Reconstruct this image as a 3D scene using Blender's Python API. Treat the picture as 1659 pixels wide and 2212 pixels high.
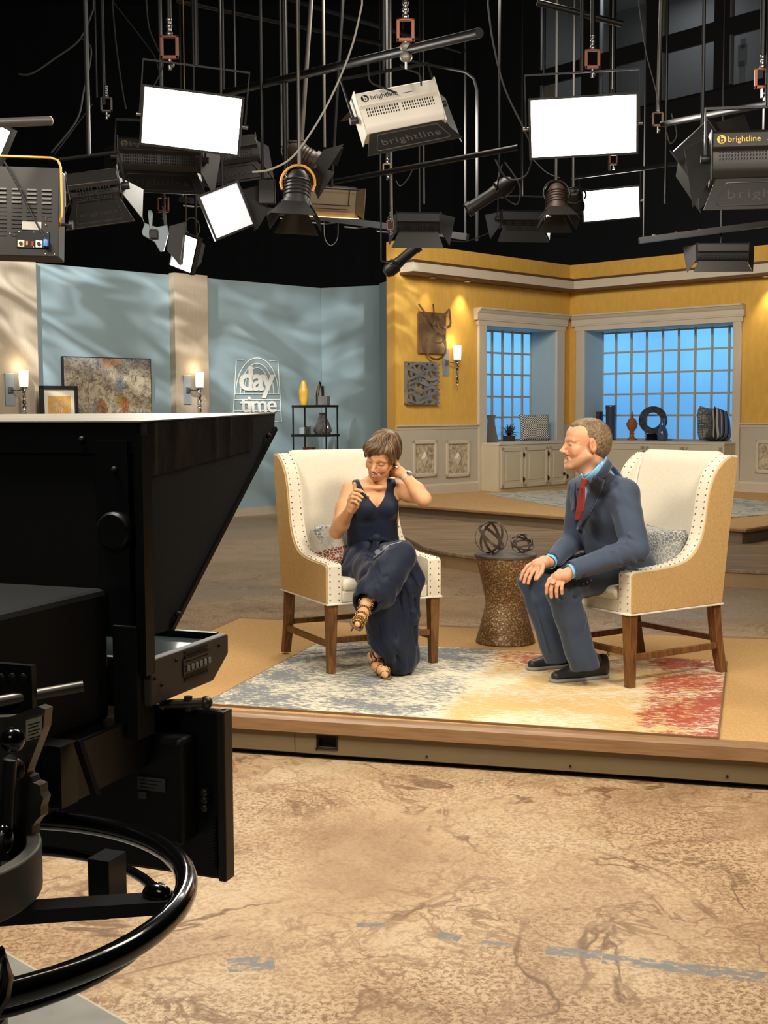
import bpy, bmesh, math, random
import numpy as np
from mathutils import Vector, Matrix, Euler
random.seed(7)
for o in list(bpy.data.objects): bpy.data.objects.remove(o)
scn = bpy.context.scene
COL = scn.collection
PI = math.pi
R = math.radians

# ------------------------------------------------------------------ camera
F, CXP, CYP, EYE, ROLL = 2700.0, 829.5, 1106.0, 1.55, 0.0052
PITCH = math.atan((CYP - 890) / F)
_r0 = Vector((1, 0, 0)); _u0 = Vector((0, math.sin(PITCH), math.cos(PITCH)))
CW = Vector((0, math.cos(PITCH), -math.sin(PITCH)))
CR = math.cos(ROLL) * _r0 - math.sin(ROLL) * _u0
CU = math.cos(ROLL) * _u0 + math.sin(ROLL) * _r0
cam = bpy.data.cameras.new('camera'); camo = bpy.data.objects.new('camera', cam); COL.objects.link(camo)
cam.sensor_fit = 'VERTICAL'; cam.sensor_height = 24.0; cam.lens = 24.0 * F / 2212
cam.clip_start = 0.05; cam.clip_end = 200
m = Matrix((CR, CU, -CW)).transposed().to_4x4(); m.translation = (0, 0, EYE)
camo.matrix_world = m
scn.camera = camo

def ray(x, y):
    return CW + ((x - CXP) / F) * CR - ((y - CYP) / F) * CU
def at(x, y, Y):
    """world point at depth Y along the sight line measured in the photograph"""
    d = ray(x, y); t = Y / d.y
    return Vector((d.x * t, Y, EYE + d.z * t))
def gnd(x, y, z=0.0):
    d = ray(x, y); t = (z - EYE) / d.z
    return Vector((d.x * t, d.y * t, z))

# ------------------------------------------------------------------ world, exposure
w = bpy.data.worlds.new('World'); scn.world = w; w.use_nodes = True
bg = w.node_tree.nodes['Background']; bg.inputs[0].default_value = (0.75, 0.85, 1.0, 1); bg.inputs[1].default_value = 0.03
scn.view_settings.view_transform = 'Standard'; scn.view_settings.look = 'None'
scn.view_settings.gamma = 1.0; scn.view_settings.use_curve_mapping = False
scn.view_settings.exposure = 0.10

def aim(o, target):
    d = Vector(target) - Vector(o.location)
    o.rotation_euler = d.to_track_quat('-Z', 'Y').to_euler()
def area(name, loc, target, size, power, color=(1, 1, 1), sy=None, spread=None):
    l = bpy.data.lights.new(name, 'AREA'); l.energy = power; l.color = color
    l.size = size
    if sy: l.shape = 'RECTANGLE'; l.size_y = sy
    if spread: l.spread = R(spread)
    o = bpy.data.objects.new(name, l); COL.objects.link(o); o.location = loc; aim(o, target)
    return o
def spot(name, loc, target, power, angle, blend=0.5, color=(1, 1, 1), radius=0.05):
    l = bpy.data.lights.new(name, 'SPOT'); l.energy = power; l.color = color
    l.spot_size = R(angle); l.spot_blend = blend; l.shadow_soft_size = radius
    o = bpy.data.objects.new(name, l); COL.objects.link(o); o.location = loc; aim(o, target)
    return o
WARM = (1.0, 0.90, 0.76); NEUT = (1.0, 0.94, 0.84); COOL = (0.80, 0.9, 1.0)
# key and fill panels hung above and ahead of the cameras, plus added fills
area("key_panel_light", (-2.4, 3.1, 4.1), (0.2, 6.6, 0.8), 1.3, 80, WARM, 0.8, 120)
area("key_panel_light", (2.6, 2.9, 4.1), (0.7, 6.5, 0.8), 1.3, 80, WARM, 0.8, 120)
area('fill_panel_light', (0.2, 3.3, 4.4), (0.4, 7.5, 0.3), 1.6, 50, WARM, 0.7)
area('floor_wash_light', (1.2, 4.3, 4.6), (0.6, 3.6, 0.0), 1.4, 50, NEUT, 1.0)
area('middle_wash_light', (0.5, 9.5, 4.8), (0.3, 11.0, 0.0), 1.6, 85, WARM, 1.0)
area('added_camera_fill', (-1.3, 2.2, 4.6), (-0.7, 2.2, 1.4), .8, 34, NEUT, .8, 100)  # unseen overhead lamp, added to brighten the hood lid
area('added_rear_fill', (-1.5, -2.5, 4.5), (-0.6, 1.5, 0.8), 1.5, 26, NEUT, 1.0)  # added dim fill from behind, stands in for bounced studio light
# washes for the set walls
area('yellow_wall_wash', (1.0, 13.6, 4.6), (3.4, 20.5, 1.9), 1.4, 150, WARM, 0.6)
area('yellow_wall_wash', (3.4, 12.6, 4.6), (4.8, 19.0, 1.6), 1.4, 95, WARM, 0.6)
area('blue_wall_wash', (-1.6, 12.4, 4.6), (-2.6, 18.2, 1.6), 1.6, 150, (1.0, 0.97, 0.90), 0.6)
def gobo(loc, target, power, angle, scale, seed):
    """a spotlight with a break-up pattern slide in its gate"""
    o = spot('gobo_spot', loc, target, power, angle, 0.35, (0.95, 0.98, 1.0), 0.02)
    l = o.data; l.use_nodes = True; nt = l.node_tree; N = nt.nodes; L = nt.links
    em = [n for n in N if n.type == 'EMISSION'][0]
    tc = N.new('ShaderNodeTexCoord'); mp = N.new('ShaderNodeMapping')
    mp.inputs['Location'].default_value = (seed, seed * .7, 0); mp.inputs['Scale'].default_value = (scale * .55, scale * 1.25, scale)
    mp.inputs['Rotation'].default_value = (0, 0, 0.75)
    nz = N.new('ShaderNodeTexNoise'); nz.inputs['Scale'].default_value = 1.0; nz.inputs['Detail'].default_value = 1.2
    nz.inputs['Distortion'].default_value = 1.3
    rp = N.new('ShaderNodeValToRGB'); rp.color_ramp.elements[0].position = .44; rp.color_ramp.elements[1].position = .74
    L.new(tc.outputs['Normal'], mp.inputs[0]); L.new(mp.outputs[0], nz.inputs['Vector']); L.new(nz.outputs[0], rp.inputs[0])
    L.new(rp.outputs[0], em.inputs['Color']); em.inputs['Strength'].default_value = 1.0
    return o
gobo((-4.6, 12.8, 4.7), (-3.9, 17.2, 2.8), 1700, 44, 9, 3.1)
gobo((-1.4, 13.4, 4.8), (-2.1, 18.9, 2.6), 1300, 36, 9, 7.7)
gobo((0.9, 14.4, 4.8), (-0.5, 19.6, 2.3), 700, 22, 10, 1.3)

# ------------------------------------------------------------------ materials
def lin(c):
    return tuple((x / 12.92 if x <= 0.04045 else ((x + 0.055) / 1.055) ** 2.4) for x in [v / 255.0 for v in c]) + (1,)
MATS = {}
def mat(name, rgb, rough=0.6, metal=0.0, var=0.0, vscale=8.0, rgb2=None, bump=0.0, bscale=60.0, emit=None, estr=0.0,
        spec=0.5, coat=0.0, trans=0.0, alpha=1.0, stretch=None, detail=4.0, ramp=(0.35, 0.65), sheen=0.0, ior=None):
    if name in MATS: return MATS[name]
    m = bpy.data.materials.new(name); m.use_nodes = True; nt = m.node_tree; N = nt.nodes; L = nt.links
    b = N['Principled BSDF']; b.inputs['Base Color'].default_value = lin(rgb); b.inputs['Roughness'].default_value = rough
    b.inputs['Metallic'].default_value = metal; b.inputs['Specular IOR Level'].default_value = spec
    b.inputs['Coat Weight'].default_value = coat; b.inputs['Transmission Weight'].default_value = trans
    b.inputs['Sheen Weight'].default_value = sheen
    if ior: b.inputs['IOR'].default_value = ior
    if alpha < 1: b.inputs['Alpha'].default_value = alpha
    tc = N.new('ShaderNodeTexCoord'); mp = N.new('ShaderNodeMapping'); L.new(tc.outputs['Object'], mp.inputs[0])
    if stretch: mp.inputs['Scale'].default_value = stretch
    if rgb2 is not None or var > 0:
        nz = N.new('ShaderNodeTexNoise'); nz.inputs['Scale'].default_value = vscale; nz.inputs['Detail'].default_value = detail
        L.new(mp.outputs[0], nz.inputs['Vector'])
        rp = N.new('ShaderNodeValToRGB'); L.new(nz.outputs[0], rp.inputs[0])
        rp.color_ramp.elements[0].position = ramp[0]; rp.color_ramp.elements[1].position = ramp[1]
        c1 = lin(rgb); c2 = lin(rgb2) if rgb2 is not None else tuple(x * (1 - var) for x in c1[:3]) + (1,)
        rp.color_ramp.elements[0].color = c2; rp.color_ramp.elements[1].color = c1
        L.new(rp.outputs[0], b.inputs['Base Color'])
    if bump > 0:
        n2 = N.new('ShaderNodeTexNoise'); n2.inputs['Scale'].default_value = bscale; n2.inputs['Detail'].default_value = 5
        L.new(mp.outputs[0], n2.inputs['Vector'])
        bp = N.new('ShaderNodeBump'); bp.inputs['Strength'].default_value = bump; bp.inputs['Distance'].default_value = 0.01
        L.new(n2.outputs[0], bp.inputs['Height']); L.new(bp.outputs[0], b.inputs['Normal'])
    if emit:
        b.inputs['Emission Color'].default_value = lin(emit); b.inputs['Emission Strength'].default_value = estr
    MATS[name] = m
    return m
def graph(name, fn, rough=0.7, metal=0.0, spec=0.4):
    """material whose colour comes from a node graph built by fn(nodes, links, bsdf, object coords)"""
    if name in MATS: return MATS[name]
    m = bpy.data.materials.new(name); m.use_nodes = True; nt = m.node_tree; b = nt.nodes['Principled BSDF']
    b.inputs['Roughness'].default_value = rough; b.inputs['Metallic'].default_value = metal; b.inputs['Specular IOR Level'].default_value = spec
    tc = nt.nodes.new('ShaderNodeTexCoord')
    fn(nt.nodes, nt.links, b, tc)
    MATS[name] = m
    return m
def nnoise(N, L, vec, scale, detail=4, dist=0.0, rough=0.5, mapscale=None, loc=None, rot=None):
    if mapscale or loc or rot:
        mp = N.new('ShaderNodeMapping'); L.new(vec, mp.inputs[0])
        if mapscale: mp.inputs['Scale'].default_value = mapscale
        if loc: mp.inputs['Location'].default_value = loc
        if rot: mp.inputs['Rotation'].default_value = rot
        vec = mp.outputs[0]
    n = N.new('ShaderNodeTexNoise'); n.inputs['Scale'].default_value = scale; n.inputs['Detail'].default_value = detail
    n.inputs['Distortion'].default_value = dist; n.inputs['Roughness'].default_value = rough
    L.new(vec, n.inputs['Vector']); return n.outputs[0]
def nramp(N, L, fac, stops):
    r = N.new('ShaderNodeValToRGB'); L.new(fac, r.inputs[0]); e = r.color_ramp.elements
    e[0].position, e[0].color = stops[0][0], stops[0][1]; e[1].position, e[1].color = stops[-1][0], stops[-1][1]
    for p, c in stops[1:-1]:
        q = e.new(p); q.color = c
    return r.outputs[0]
def nmix(N, L, fac, a, b, mode='MIX'):
    m = N.new('ShaderNodeMix'); m.data_type = 'RGBA'; m.blend_type = mode
    for s, v in ((0, fac), (6, a), (7, b)):
        if isinstance(v, (int, float)): m.inputs[s].default_value = v
        elif isinstance(v, tuple): m.inputs[s].default_value = v
        else: L.new(v, m.inputs[s])
    return m.outputs[2]
def nmath(N, L, op, a, b=0.0, c=None):
    m = N.new('ShaderNodeMath'); m.operation = op
    for i, v in enumerate((a, b) if c is None else (a, b, c)):
        if isinstance(v, (int, float)): m.inputs[i].default_value = v
        else: L.new(v, m.inputs[i])
    return m.outputs[0]
def nbump(N, L, b, h, strength=0.3, dist=0.01):
    bp = N.new('ShaderNodeBump'); bp.inputs['Strength'].default_value = strength; bp.inputs['Distance'].default_value = dist
    L.new(h, bp.inputs['Height']); L.new(bp.outputs[0], b.inputs['Normal'])
W0 = (0, 0, 0, 1); W1 = (1, 1, 1, 1)

# ------------------------------------------------------------------ mesh helpers
class MB:
    def __init__(s): s.v = []; s.f = []; s.m = []; s.M = Matrix.Identity(4); s.mi = 0
    def add(s, vs, fs, M=None):
        b = len(s.v); T = s.M if M is None else s.M @ M
        s.v += [tuple(T @ Vector(p)) for p in vs]
        s.f += [tuple(b + i for i in f) for f in fs]; s.m += [s.mi] * len(fs)
        return s
    def box(s, c, d, M=None, taper=None):
        x, y, z = [k / 2 for k in d]; t = taper or (1, 1)
        vs = [(-x, -y, -z), (x, -y, -z), (x, y, -z), (-x, y, -z), (-x * t[0], -y * t[1], z), (x * t[0], -y * t[1], z), (x * t[0], y * t[1], z), (-x * t[0], y * t[1], z)]
        T = Matrix.Translation(c) if M is None else M @ Matrix.Translation(c)
        return s.add(vs, [(3, 2, 1, 0), (4, 5, 6, 7), (0, 1, 5, 4), (1, 2, 6, 5), (2, 3, 7, 6), (3, 0, 4, 7)], T)
    def bb(s, x0, x1, y0, y1, z0, z1, M=None):
        return s.box(((x0 + x1) / 2, (y0 + y1) / 2, (z0 + z1) / 2), (abs(x1 - x0), abs(y1 - y0), abs(z1 - z0)), M)
    def hexa(s, p):   # 8 points, bottom ring then top ring
        return s.add(p, [(3, 2, 1, 0), (4, 5, 6, 7), (0, 1, 5, 4), (1, 2, 6, 5), (2, 3, 7, 6), (3, 0, 4, 7)])
    def prism(s, pts, a, b, axis='z', M=None):
        n = len(pts)
        def P(p, k): return {'z': (p[0], p[1], k), 'y': (p[0], k, p[1]), 'x': (k, p[0], p[1])}[axis]
        vs = [P(p, a) for p in pts] + [P(p, b) for p in pts]
        fs = [tuple(range(n))[::-1], tuple(range(n, 2 * n))] + [(i, (i + 1) % n, n + (i + 1) % n, n + i) for i in range(n)]
        return s.add(vs, fs, M)
    def tube(s, pts, r, n=8, closed=False, caps=True, rad=None, flat=None, up=None):
        pts = [Vector(p) for p in pts]; N = len(pts); rings = []; prev = None
        for i, p in enumerate(pts):
            if closed: t = pts[(i + 1) % N] - pts[i - 1]
            else: t = pts[min(i + 1, N - 1)] - pts[max(i - 1, 0)]
            if t.length < 1e-9: t = Vector((0, 0, 1))
            t.normalize()
            if prev is None:
                a = Vector(up) if up else (Vector((0, 0, 1)) if abs(t.z) < 0.9 else Vector((1, 0, 0)))
                u = (a - t * a.dot(t)).normalized()
            else:
                a = Vector(up) if up else prev
                u = (a - t * a.dot(t))
                if u.length < 1e-6: u = prev
                u.normalize()
            prev = u; w_ = t.cross(u); rr = rad[i] if rad else r
            fx = flat if flat else 1.0
            rings.append([p + (u * math.cos(q) * rr * fx + w_ * math.sin(q) * rr) for q in [2 * PI * (k + .5) / n for k in range(n)]])
        vs = [tuple(q) for rg in rings for q in rg]; fs = []
        for i in range(N if closed else N - 1):
            j = (i + 1) % N
            for k in range(n):
                l = (k + 1) % n; fs.append((i * n + k, i * n + l, j * n + l, j * n + k))
        if caps and not closed:
            fs.append(tuple(range(n))[::-1]); fs.append(tuple(range((N - 1) * n, N * n)))
        return s.add(vs, fs)
    def cyl(s, a, b, r, n=16, r2=None):
        return s.tube([a, b], r, n, rad=[r, r if r2 is None else r2])
    def lathe(s, prof, c=(0, 0, 0), n=24, M=None, closed=False):
        vs = []; fs = []; N = len(prof)
        for (r, z) in prof:
            for k in range(n): vs.append((c[0] + r * math.cos(2 * PI * k / n), c[1] + r * math.sin(2 * PI * k / n), c[2] + z))
        for i in range(N if closed else N - 1):
            for k in range(n):
                l = (k + 1) % n; j = (i + 1) % N; fs.append((i * n + k, i * n + l, j * n + l, j * n + k))
        if not closed:
            fs.append(tuple(range(n))[::-1]); fs.append(tuple(range((N - 1) * n, N * n)))
        return s.add(vs, fs, M)
    def sph(s, c, r, n=12, m_=8, sc=(1, 1, 1), M=None):
        prof = [(max(1e-5, r * math.sin(PI * i / m_)), -r * math.cos(PI * i / m_)) for i in range(m_ + 1)]
        T = Matrix.Translation(c) @ Matrix.Diagonal((sc[0], sc[1], sc[2], 1))
        return s.lathe(prof, (0, 0, 0), n, T if M is None else M @ T)
    def grid(s, fn, nu, nv):
        vs = [tuple(fn(i / nu, j / nv)) for j in range(nv + 1) for i in range(nu + 1)]
        fs = [(j * (nu + 1) + i, j * (nu + 1) + i + 1, (j + 1) * (nu + 1) + i + 1, (j + 1) * (nu + 1) + i) for j in range(nv) for i in range(nu)]
        return s.add(vs, fs)
    def build(s, name, mats, parent=None, smooth=False, bevel=0, seg=2, solid=0, sub=0, label=None, kind=None, M=None, angle=40):
        me = bpy.data.meshes.new(name); me.from_pydata(s.v, [], s.f)
        if not isinstance(mats, (list, tuple)): mats = [mats]
        for q in mats: me.materials.append(q)
        me.polygons.foreach_set('material_index', s.m)
        bm = bmesh.new(); bm.from_mesh(me); bmesh.ops.recalc_face_normals(bm, faces=bm.faces)
        bm.to_mesh(me); bm.free()
        o = bpy.data.objects.new(name, me); COL.objects.link(o)
        if parent: o.parent = parent
        if M is not None: o.matrix_local = M
        if solid:
            k = o.modifiers.new('s', 'SOLIDIFY'); k.thickness = solid; k.offset = 0
        if bevel:
            k = o.modifiers.new('b', 'BEVEL'); k.width = bevel; k.segments = seg; k.limit_method = 'ANGLE'; k.angle_limit = R(35)
        if sub:
            k = o.modifiers.new('u', 'SUBSURF'); k.levels = sub; k.render_levels = sub
        if smooth:
            me.polygons.foreach_set('use_smooth', [True] * len(me.polygons))
            if not sub:
                try: me.set_sharp_from_angle(angle=R(angle))
                except Exception: pass
        if label: o['label'] = label
        if kind: o['kind'] = kind
        return o
def thing(name, label, cat, loc=(0, 0, 0), rz=0.0, group=None, rot=None, M=None):
    o = bpy.data.objects.new(name, None); COL.objects.link(o); o.empty_display_size = .1
    if M is not None: o.matrix_world = M
    else:
        o.location = loc; o.rotation_euler = rot if rot else (0, 0, rz)
    o['label'] = label; o['category'] = cat
    if group: o['group'] = group
    return o
def tag(o, label, cat, group=None):
    o['label'] = label; o['category'] = cat
    if group: o['group'] = group
    return o
def struct(o): o['kind'] = 'structure'; return o
def dup(root, loc=None, rz=None, label=None, group=None, M=None):
    kids = {}
    for q in bpy.data.objects:
        if q.parent: kids.setdefault(q.parent.name, []).append(q)
    def cp(o, par):
        c = o.copy(); COL.objects.link(c)
        if par: c.parent = par
        for ch in kids.get(o.name, []): cp(ch, c)
        return c
    r = cp(root, None)
    if M is not None: r.matrix_world = M
    else:
        if loc is not None: r.location = loc
        if rz is not None: r.rotation_euler = (0, 0, rz)
    if label: r['label'] = label
    if group: r['group'] = group
    return r
def arc(cx, cy, r, a0, a1, n):
    return [(cx + r * math.cos(a0 + (a1 - a0) * i / n), cy + r * math.sin(a0 + (a1 - a0) * i / n)) for i in range(n + 1)]
def text_obj(name, s, size, depth, m, parent, M, bold=0.0, align='LEFT', spacing=1.0):
    cu = bpy.data.curves.new(name, 'FONT'); cu.body = s; cu.size = size; cu.extrude = depth; cu.offset = bold
    cu.align_x = align; cu.space_character = spacing; cu.resolution_u = 4
    t = bpy.data.objects.new(name, cu); COL.objects.link(t)
    dg = bpy.context.evaluated_depsgraph_get(); me = bpy.data.meshes.new_from_object(t.evaluated_get(dg))
    bpy.data.objects.remove(t); me.materials.clear(); me.materials.append(m)
    o = bpy.data.objects.new(name, me); COL.objects.link(o)
    if parent: o.parent = parent
    o.matrix_local = M
    return o
# ================================================================== structure
def wfx(name, fn, **k): return graph(name, fn, **k)
def f_floor(N, L, b, tc):
    o = tc.outputs['Object']
    base = nnoise(N, L, o, 1.3, 6, .6, .6)
    c = nramp(N, L, base, [(.30, lin((156, 126, 94))), (.5, lin((186, 158, 122))), (.72, lin((204, 182, 150)))])
    sp = nnoise(N, L, o, 60, 7, .4, .74)
    spm = nramp(N, L, sp, [(.47, W0), (.57, W1)])
    reg = nramp(N, L, nnoise(N, L, o, 1.1, 4, .3, loc=(4, 2, 0)), [(.40, W0), (.66, W1)])
    spm2 = nmath(N, L, 'MULTIPLY', spm, nmath(N, L, 'ADD', nmath(N, L, 'MULTIPLY', reg, .8), .25))
    c = nmix(N, L, spm2, c, lin((122, 88, 56)))
    md = nramp(N, L, nnoise(N, L, o, 17, 7, .8, .7, loc=(1, 8, 0)), [(.52, W0), (.66, W1)])
    c = nmix(N, L, nmath(N, L, 'MULTIPLY', md, .55), c, lin((140, 106, 74)))
    # veins
    for sc, wd, seed, col, st in ((1.3, .006, 0, (104, 76, 50), .95), (3.2, .009, 5, (118, 88, 60), .85), (7, .014, 9, (132, 100, 70), .6)):
        v = nnoise(N, L, o, sc, 5, 1.0, .55, loc=(seed, seed * 2, 0))
        a = nmath(N, L, 'ABSOLUTE', nmath(N, L, 'SUBTRACT', v, .5))
        vm = nramp(N, L, a, [(0.0, W1), (wd, (.8, .8, .8, 1)), (wd * 2.4, W0)])
        g = nramp(N, L, nnoise(N, L, o, 1.6, 3, 0, loc=(seed + 3, 1, 0)), [(.47, W0), (.60, W1)])
        c = nmix(N, L, nmath(N, L, 'MULTIPLY', nmath(N, L, 'MULTIPLY', vm, g), st), c, lin(col))
    bl = nramp(N, L, nnoise(N, L, o, 5.5, 5, 1.2, .65, loc=(9, 4, 0)), [(.63, W0), (.69, W1)])
    c = nmix(N, L, nmath(N, L, 'MULTIPLY', bl, .7), c, lin((122, 92, 64)))
    # blue-grey remains of adhesive tape along two lines
    for (pa, pb, wdt, seed) in (((1180, 2052), (1300, 2064), .030, 2), ((1300, 2070), (1659, 2112), .034, 5), ((770, 1998), (832, 1997), .016, 8), ((945, 2018), (995, 2027), .024, 12), ((1040, 2034), (1105, 2042), .012, 3), ((492, 2086), (592, 2078), .045, 6), ((205, 1936), (300, 1942), .030, 15)):
        ga, gb = gnd(*pa), gnd(*pb); p = (ga + gb) / 2; ang = math.atan2(gb.y - ga.y, gb.x - ga.x); ln = (gb - ga).length / 2
        mp = N.new('ShaderNodeMapping'); mp.vector_type = 'TEXTURE'; mp.inputs['Location'].default_value = (p[0], p[1], 0); mp.inputs['Rotation'].default_value = (0, 0, ang)
        L.new(o, mp.inputs[0]); sx = N.new('ShaderNodeSeparateXYZ'); L.new(mp.outputs[0], sx.inputs[0])
        my = nmath(N, L, 'LESS_THAN', nmath(N, L, 'ABSOLUTE', sx.outputs[1]), wdt)
        mx = nmath(N, L, 'LESS_THAN', nmath(N, L, 'ABSOLUTE', sx.outputs[0]), ln)
        nz = nramp(N, L, nnoise(N, L, mp.outputs[0], 16, 8, .6, .75, mapscale=(1, 2.0, 1), loc=(seed, 0, 0)), [(.45, W0), (.50, W1)])
        c = nmix(N, L, nmath(N, L, 'MULTIPLY', nmath(N, L, 'MULTIPLY', mx, my), nz), c, lin((116, 116, 112)))
    # bare grey slabs: near the pedestal and two worn patches behind the riser
    def halfplane(c0, p, q):
        mp = N.new('ShaderNodeMapping'); mp.vector_type = 'TEXTURE'
        mp.inputs['Location'].default_value = (p[0], p[1], 0); mp.inputs['Rotation'].default_value = (0, 0, math.atan2(q[1] - p[1], q[0] - p[0]))
        L.new(o, mp.inputs[0]); sx = N.new('ShaderNodeSeparateXYZ'); L.new(mp.outputs[0], sx.inputs[0]); return sx.outputs
    g = gnd(130, 2125); h = gnd(280, 2212)
    so = halfplane(c, g, h)
    grey = nramp(N, L, nnoise(N, L, o, 7, 6, .3), [(.3, lin((118, 116, 110))), (.7, lin((140, 138, 130)))])
    mk = nmath(N, L, 'LESS_THAN', so[1], 0.0)
    c = nmix(N, L, mk, c, grey)
    jt = nmath(N, L, 'LESS_THAN', nmath(N, L, 'ABSOLUTE', so[1]), .004)
    c = nmix(N, L, nmath(N, L, 'MULTIPLY', jt, .6), c, lin((196, 186, 165)))
    for (cx, cy, wx, wy, an) in ((gnd(400, 1283).x, gnd(400, 1283).y, .75, .42, .55), (gnd(1640, 1305).x, gnd(1640, 1305).y, .85, .9, -.3), (-1.95, 16.2, 2.0, .5, .7)):
        mp = N.new('ShaderNodeMapping'); mp.vector_type = 'TEXTURE'; mp.inputs['Location'].default_value = (cx, cy, 0); mp.inputs['Rotation'].default_value = (0, 0, an)
        L.new(o, mp.inputs[0]); sx = N.new('ShaderNodeSeparateXYZ'); L.new(mp.outputs[0], sx.inputs[0])
        q = nmath(N, L, 'MULTIPLY', nmath(N, L, 'LESS_THAN', nmath(N, L, 'ABSOLUTE', sx.outputs[0]), wx), nmath(N, L, 'LESS_THAN', nmath(N, L, 'ABSOLUTE', sx.outputs[1]), wy))
        c = nmix(N, L, nmath(N, L, 'MULTIPLY', q, .4), c, lin((150, 146, 136)))
    # dimmer light over the back half of the floor, painted in as brown
    sx = N.new('ShaderNodeSeparateXYZ'); L.new(o, sx.inputs[0])
    fy = N.new('ShaderNodeMapRange'); fy.inputs[1].default_value = 7.5; fy.inputs[2].default_value = 13.0; L.new(sx.outputs[1], fy.inputs[0])
    c = nmix(N, L, nmath(N, L, 'MULTIPLY', fy.outputs[0], .62), c, lin((126, 104, 80)))
    L.new(c, b.inputs['Base Color'])
    rr = nmath(N, L, 'ADD', nmath(N, L, 'MULTIPLY', sp, .25), .34); L.new(rr, b.inputs['Roughness'])
    nbump(N, L, b, sp, .12, .004)
M_floor = graph('stained_concrete', f_floor, rough=.5, spec=.35)
M_black = mat('black_paint', (15, 16, 19), .85, var=.3, vscale=1.5)
M_drape = mat('black_drape', (11, 12, 15), .95, var=.5, vscale=1.2, stretch=(6, 6, .3))
M_blue = mat('pale_blue_paint', (132, 150, 154), .8, var=.05, vscale=2, bump=.05, bscale=180)
M_tan = mat('taupe_wall_fabric', (172, 156, 134), .85, var=.08, vscale=60, stretch=(1, 1, .08), bump=.1, bscale=200)
M_yel = mat('mustard_wall_paint', (212, 166, 74), .8, var=.10, vscale=14, stretch=(1, 1, .4), bump=.06, bscale=160)
M_trim = mat('warm_white_trim_paint', (196, 184, 164), .5, var=.04, vscale=4)
M_wain = mat('warm_grey_panelling', (182, 172, 154), .6, var=.04, vscale=5)
M_jamb = mat('jamb_blue_grey', (160, 172, 170), .7, var=.04)
M_plank = graph('weathered_plank_flooring', lambda N, L, b, tc: (
    L.new(nramp(N, L, nnoise(N, L, tc.outputs['Object'], 3, 6, .4, .6, mapscale=(.5, 7, 1), rot=(0, 0, .45)), [(.32, lin((104, 84, 62))), (.55, lin((138, 116, 90))), (.7, lin((160, 140, 112)))]), b.inputs['Base Color'])), rough=.55)
M_sisal = graph('honey_sisal_carpet', lambda N, L, b, tc: (
    L.new(nramp(N, L, nnoise(N, L, tc.outputs['Object'], 130, 3, 0, .7), [(.35, lin((176, 138, 88))), (.65, lin((200, 162, 110)))]), b.inputs['Base Color']),
    nbump(N, L, b, nnoise(N, L, tc.outputs['Object'], 190, 2), .5, .004)), rough=.95, spec=.1)
M_sisal2 = mat('brown_step_carpet', (186, 150, 104), .95, var=.18, vscale=30, spec=.1)
M_nose = mat('varnished_step_edge', (152, 118, 82), .38, rgb2=(130, 98, 66), vscale=5, stretch=(1, 14, 14))
M_fascia = mat('olive_grey_fascia', (112, 96, 68), .55, var=.1, vscale=3)
M_riser = mat('grey_brown_riser', (136, 118, 94), .7, var=.1)
M_dark = mat('dark_gap', (8, 7, 6), .9)

# ---- studio shell
struct(MB().bb(-14, 14, -6, 29, -.2, 0).build('floor', M_floor))
struct(MB().bb(-14, 14, -6, 29, 10.4, 10.6).build('ceiling', M_black))
struct(MB().bb(-14, 14, 28, 28.2, 0, 10.5).build('wall_back', M_drape))
struct(MB().bb(-14.2, -14, -6, 28, 0, 10.5).build('wall_left', M_black))
struct(MB().bb(14, 14.2, -6, 28, 0, 10.5).build('wall_right', M_black))
struct(MB().bb(-14, 14, -6.2, -6, 0, 10.5).build('wall_front', M_black))

class Frame:
    """a vertical wall plane: x along it, y into it, z up"""
    def __init__(s, O, P):
        s.O = Vector((O[0], O[1], 0)); d = Vector((P[0] - O[0], P[1] - O[1], 0)); s.len = d.length; s.d = d.normalized()
        s.y = Vector((-s.d.y, s.d.x, 0))
        s.M = Matrix(((s.d.x, s.y.x, 0, s.O.x), (s.d.y, s.y.y, 0, s.O.y), (0, 0, 1, 0), (0, 0, 0, 1)))
    def px(s, x, y, k=0.0):
        d = ray(x, y); t = (s.O + s.y * k - Vector((0, 0, 0))).dot(s.y) / d.dot(s.y)
        p = Vector((0, 0, EYE)) + d * t - s.O
        return p.dot(s.d), p.z
CRN = (3.127, 21.083)
FL_ = Frame((0.168, 18.023), CRN); FL_.shift = FL_.len
WL = Frame(CRN, (CRN[0] + FL_.d.x, CRN[1] + FL_.d.y))     # wall running left from the corner: x < 0
pr = at(1640, 560, 18.7)
WR = Frame(CRN, (pr.x, pr.y))                            # wall running right: x > 0
ZF = .32                                                 # height of the upper set platform
ZTOP = 3.97

# ---- upper and lower set platforms
def plat(name, pts, z0, z1, mt, edge, emat, label=None):
    o = struct(MB().prism([(p[0], p[1]) for p in pts], z0, z1).build(name, mt))
    return o
up = [gnd(850, 1088, ZF), gnd(900, 1092, ZF), gnd(1240, 1118, ZF), gnd(1612, 1143, ZF), gnd(1720, 1126, ZF), Vector((9.5, 17.5, 0)), Vector((9.5, 24.5, 0)), Vector((-1.0, 24.5, 0)), Vector((-.4, 20.6, 0)), Vector((-.02, 18.3, 0))]
lo = [gnd(846, 1150, .16), gnd(872, 1158, .16), gnd(893, 1168, .16), gnd(915, 1181, .16), gnd(960, 1192, .16), gnd(1033, 1203, .16), gnd(1320, 1217, .16), gnd(1610, 1231, .16), gnd(1900, 1245, .16), Vector((8, 12.2, 0)), Vector((8, 17.0, 0)), Vector((4, 18.0, 0)), Vector((.0, 18.2, 0))]
def inset(pts, d):
    c = sum(((Vector((p[0], p[1])) for p in pts)), Vector((0, 0))) / len(pts)
    return [Vector((p[0], p[1])) + (c - Vector((p[0], p[1]))).normalized() * d for p in pts]
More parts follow.
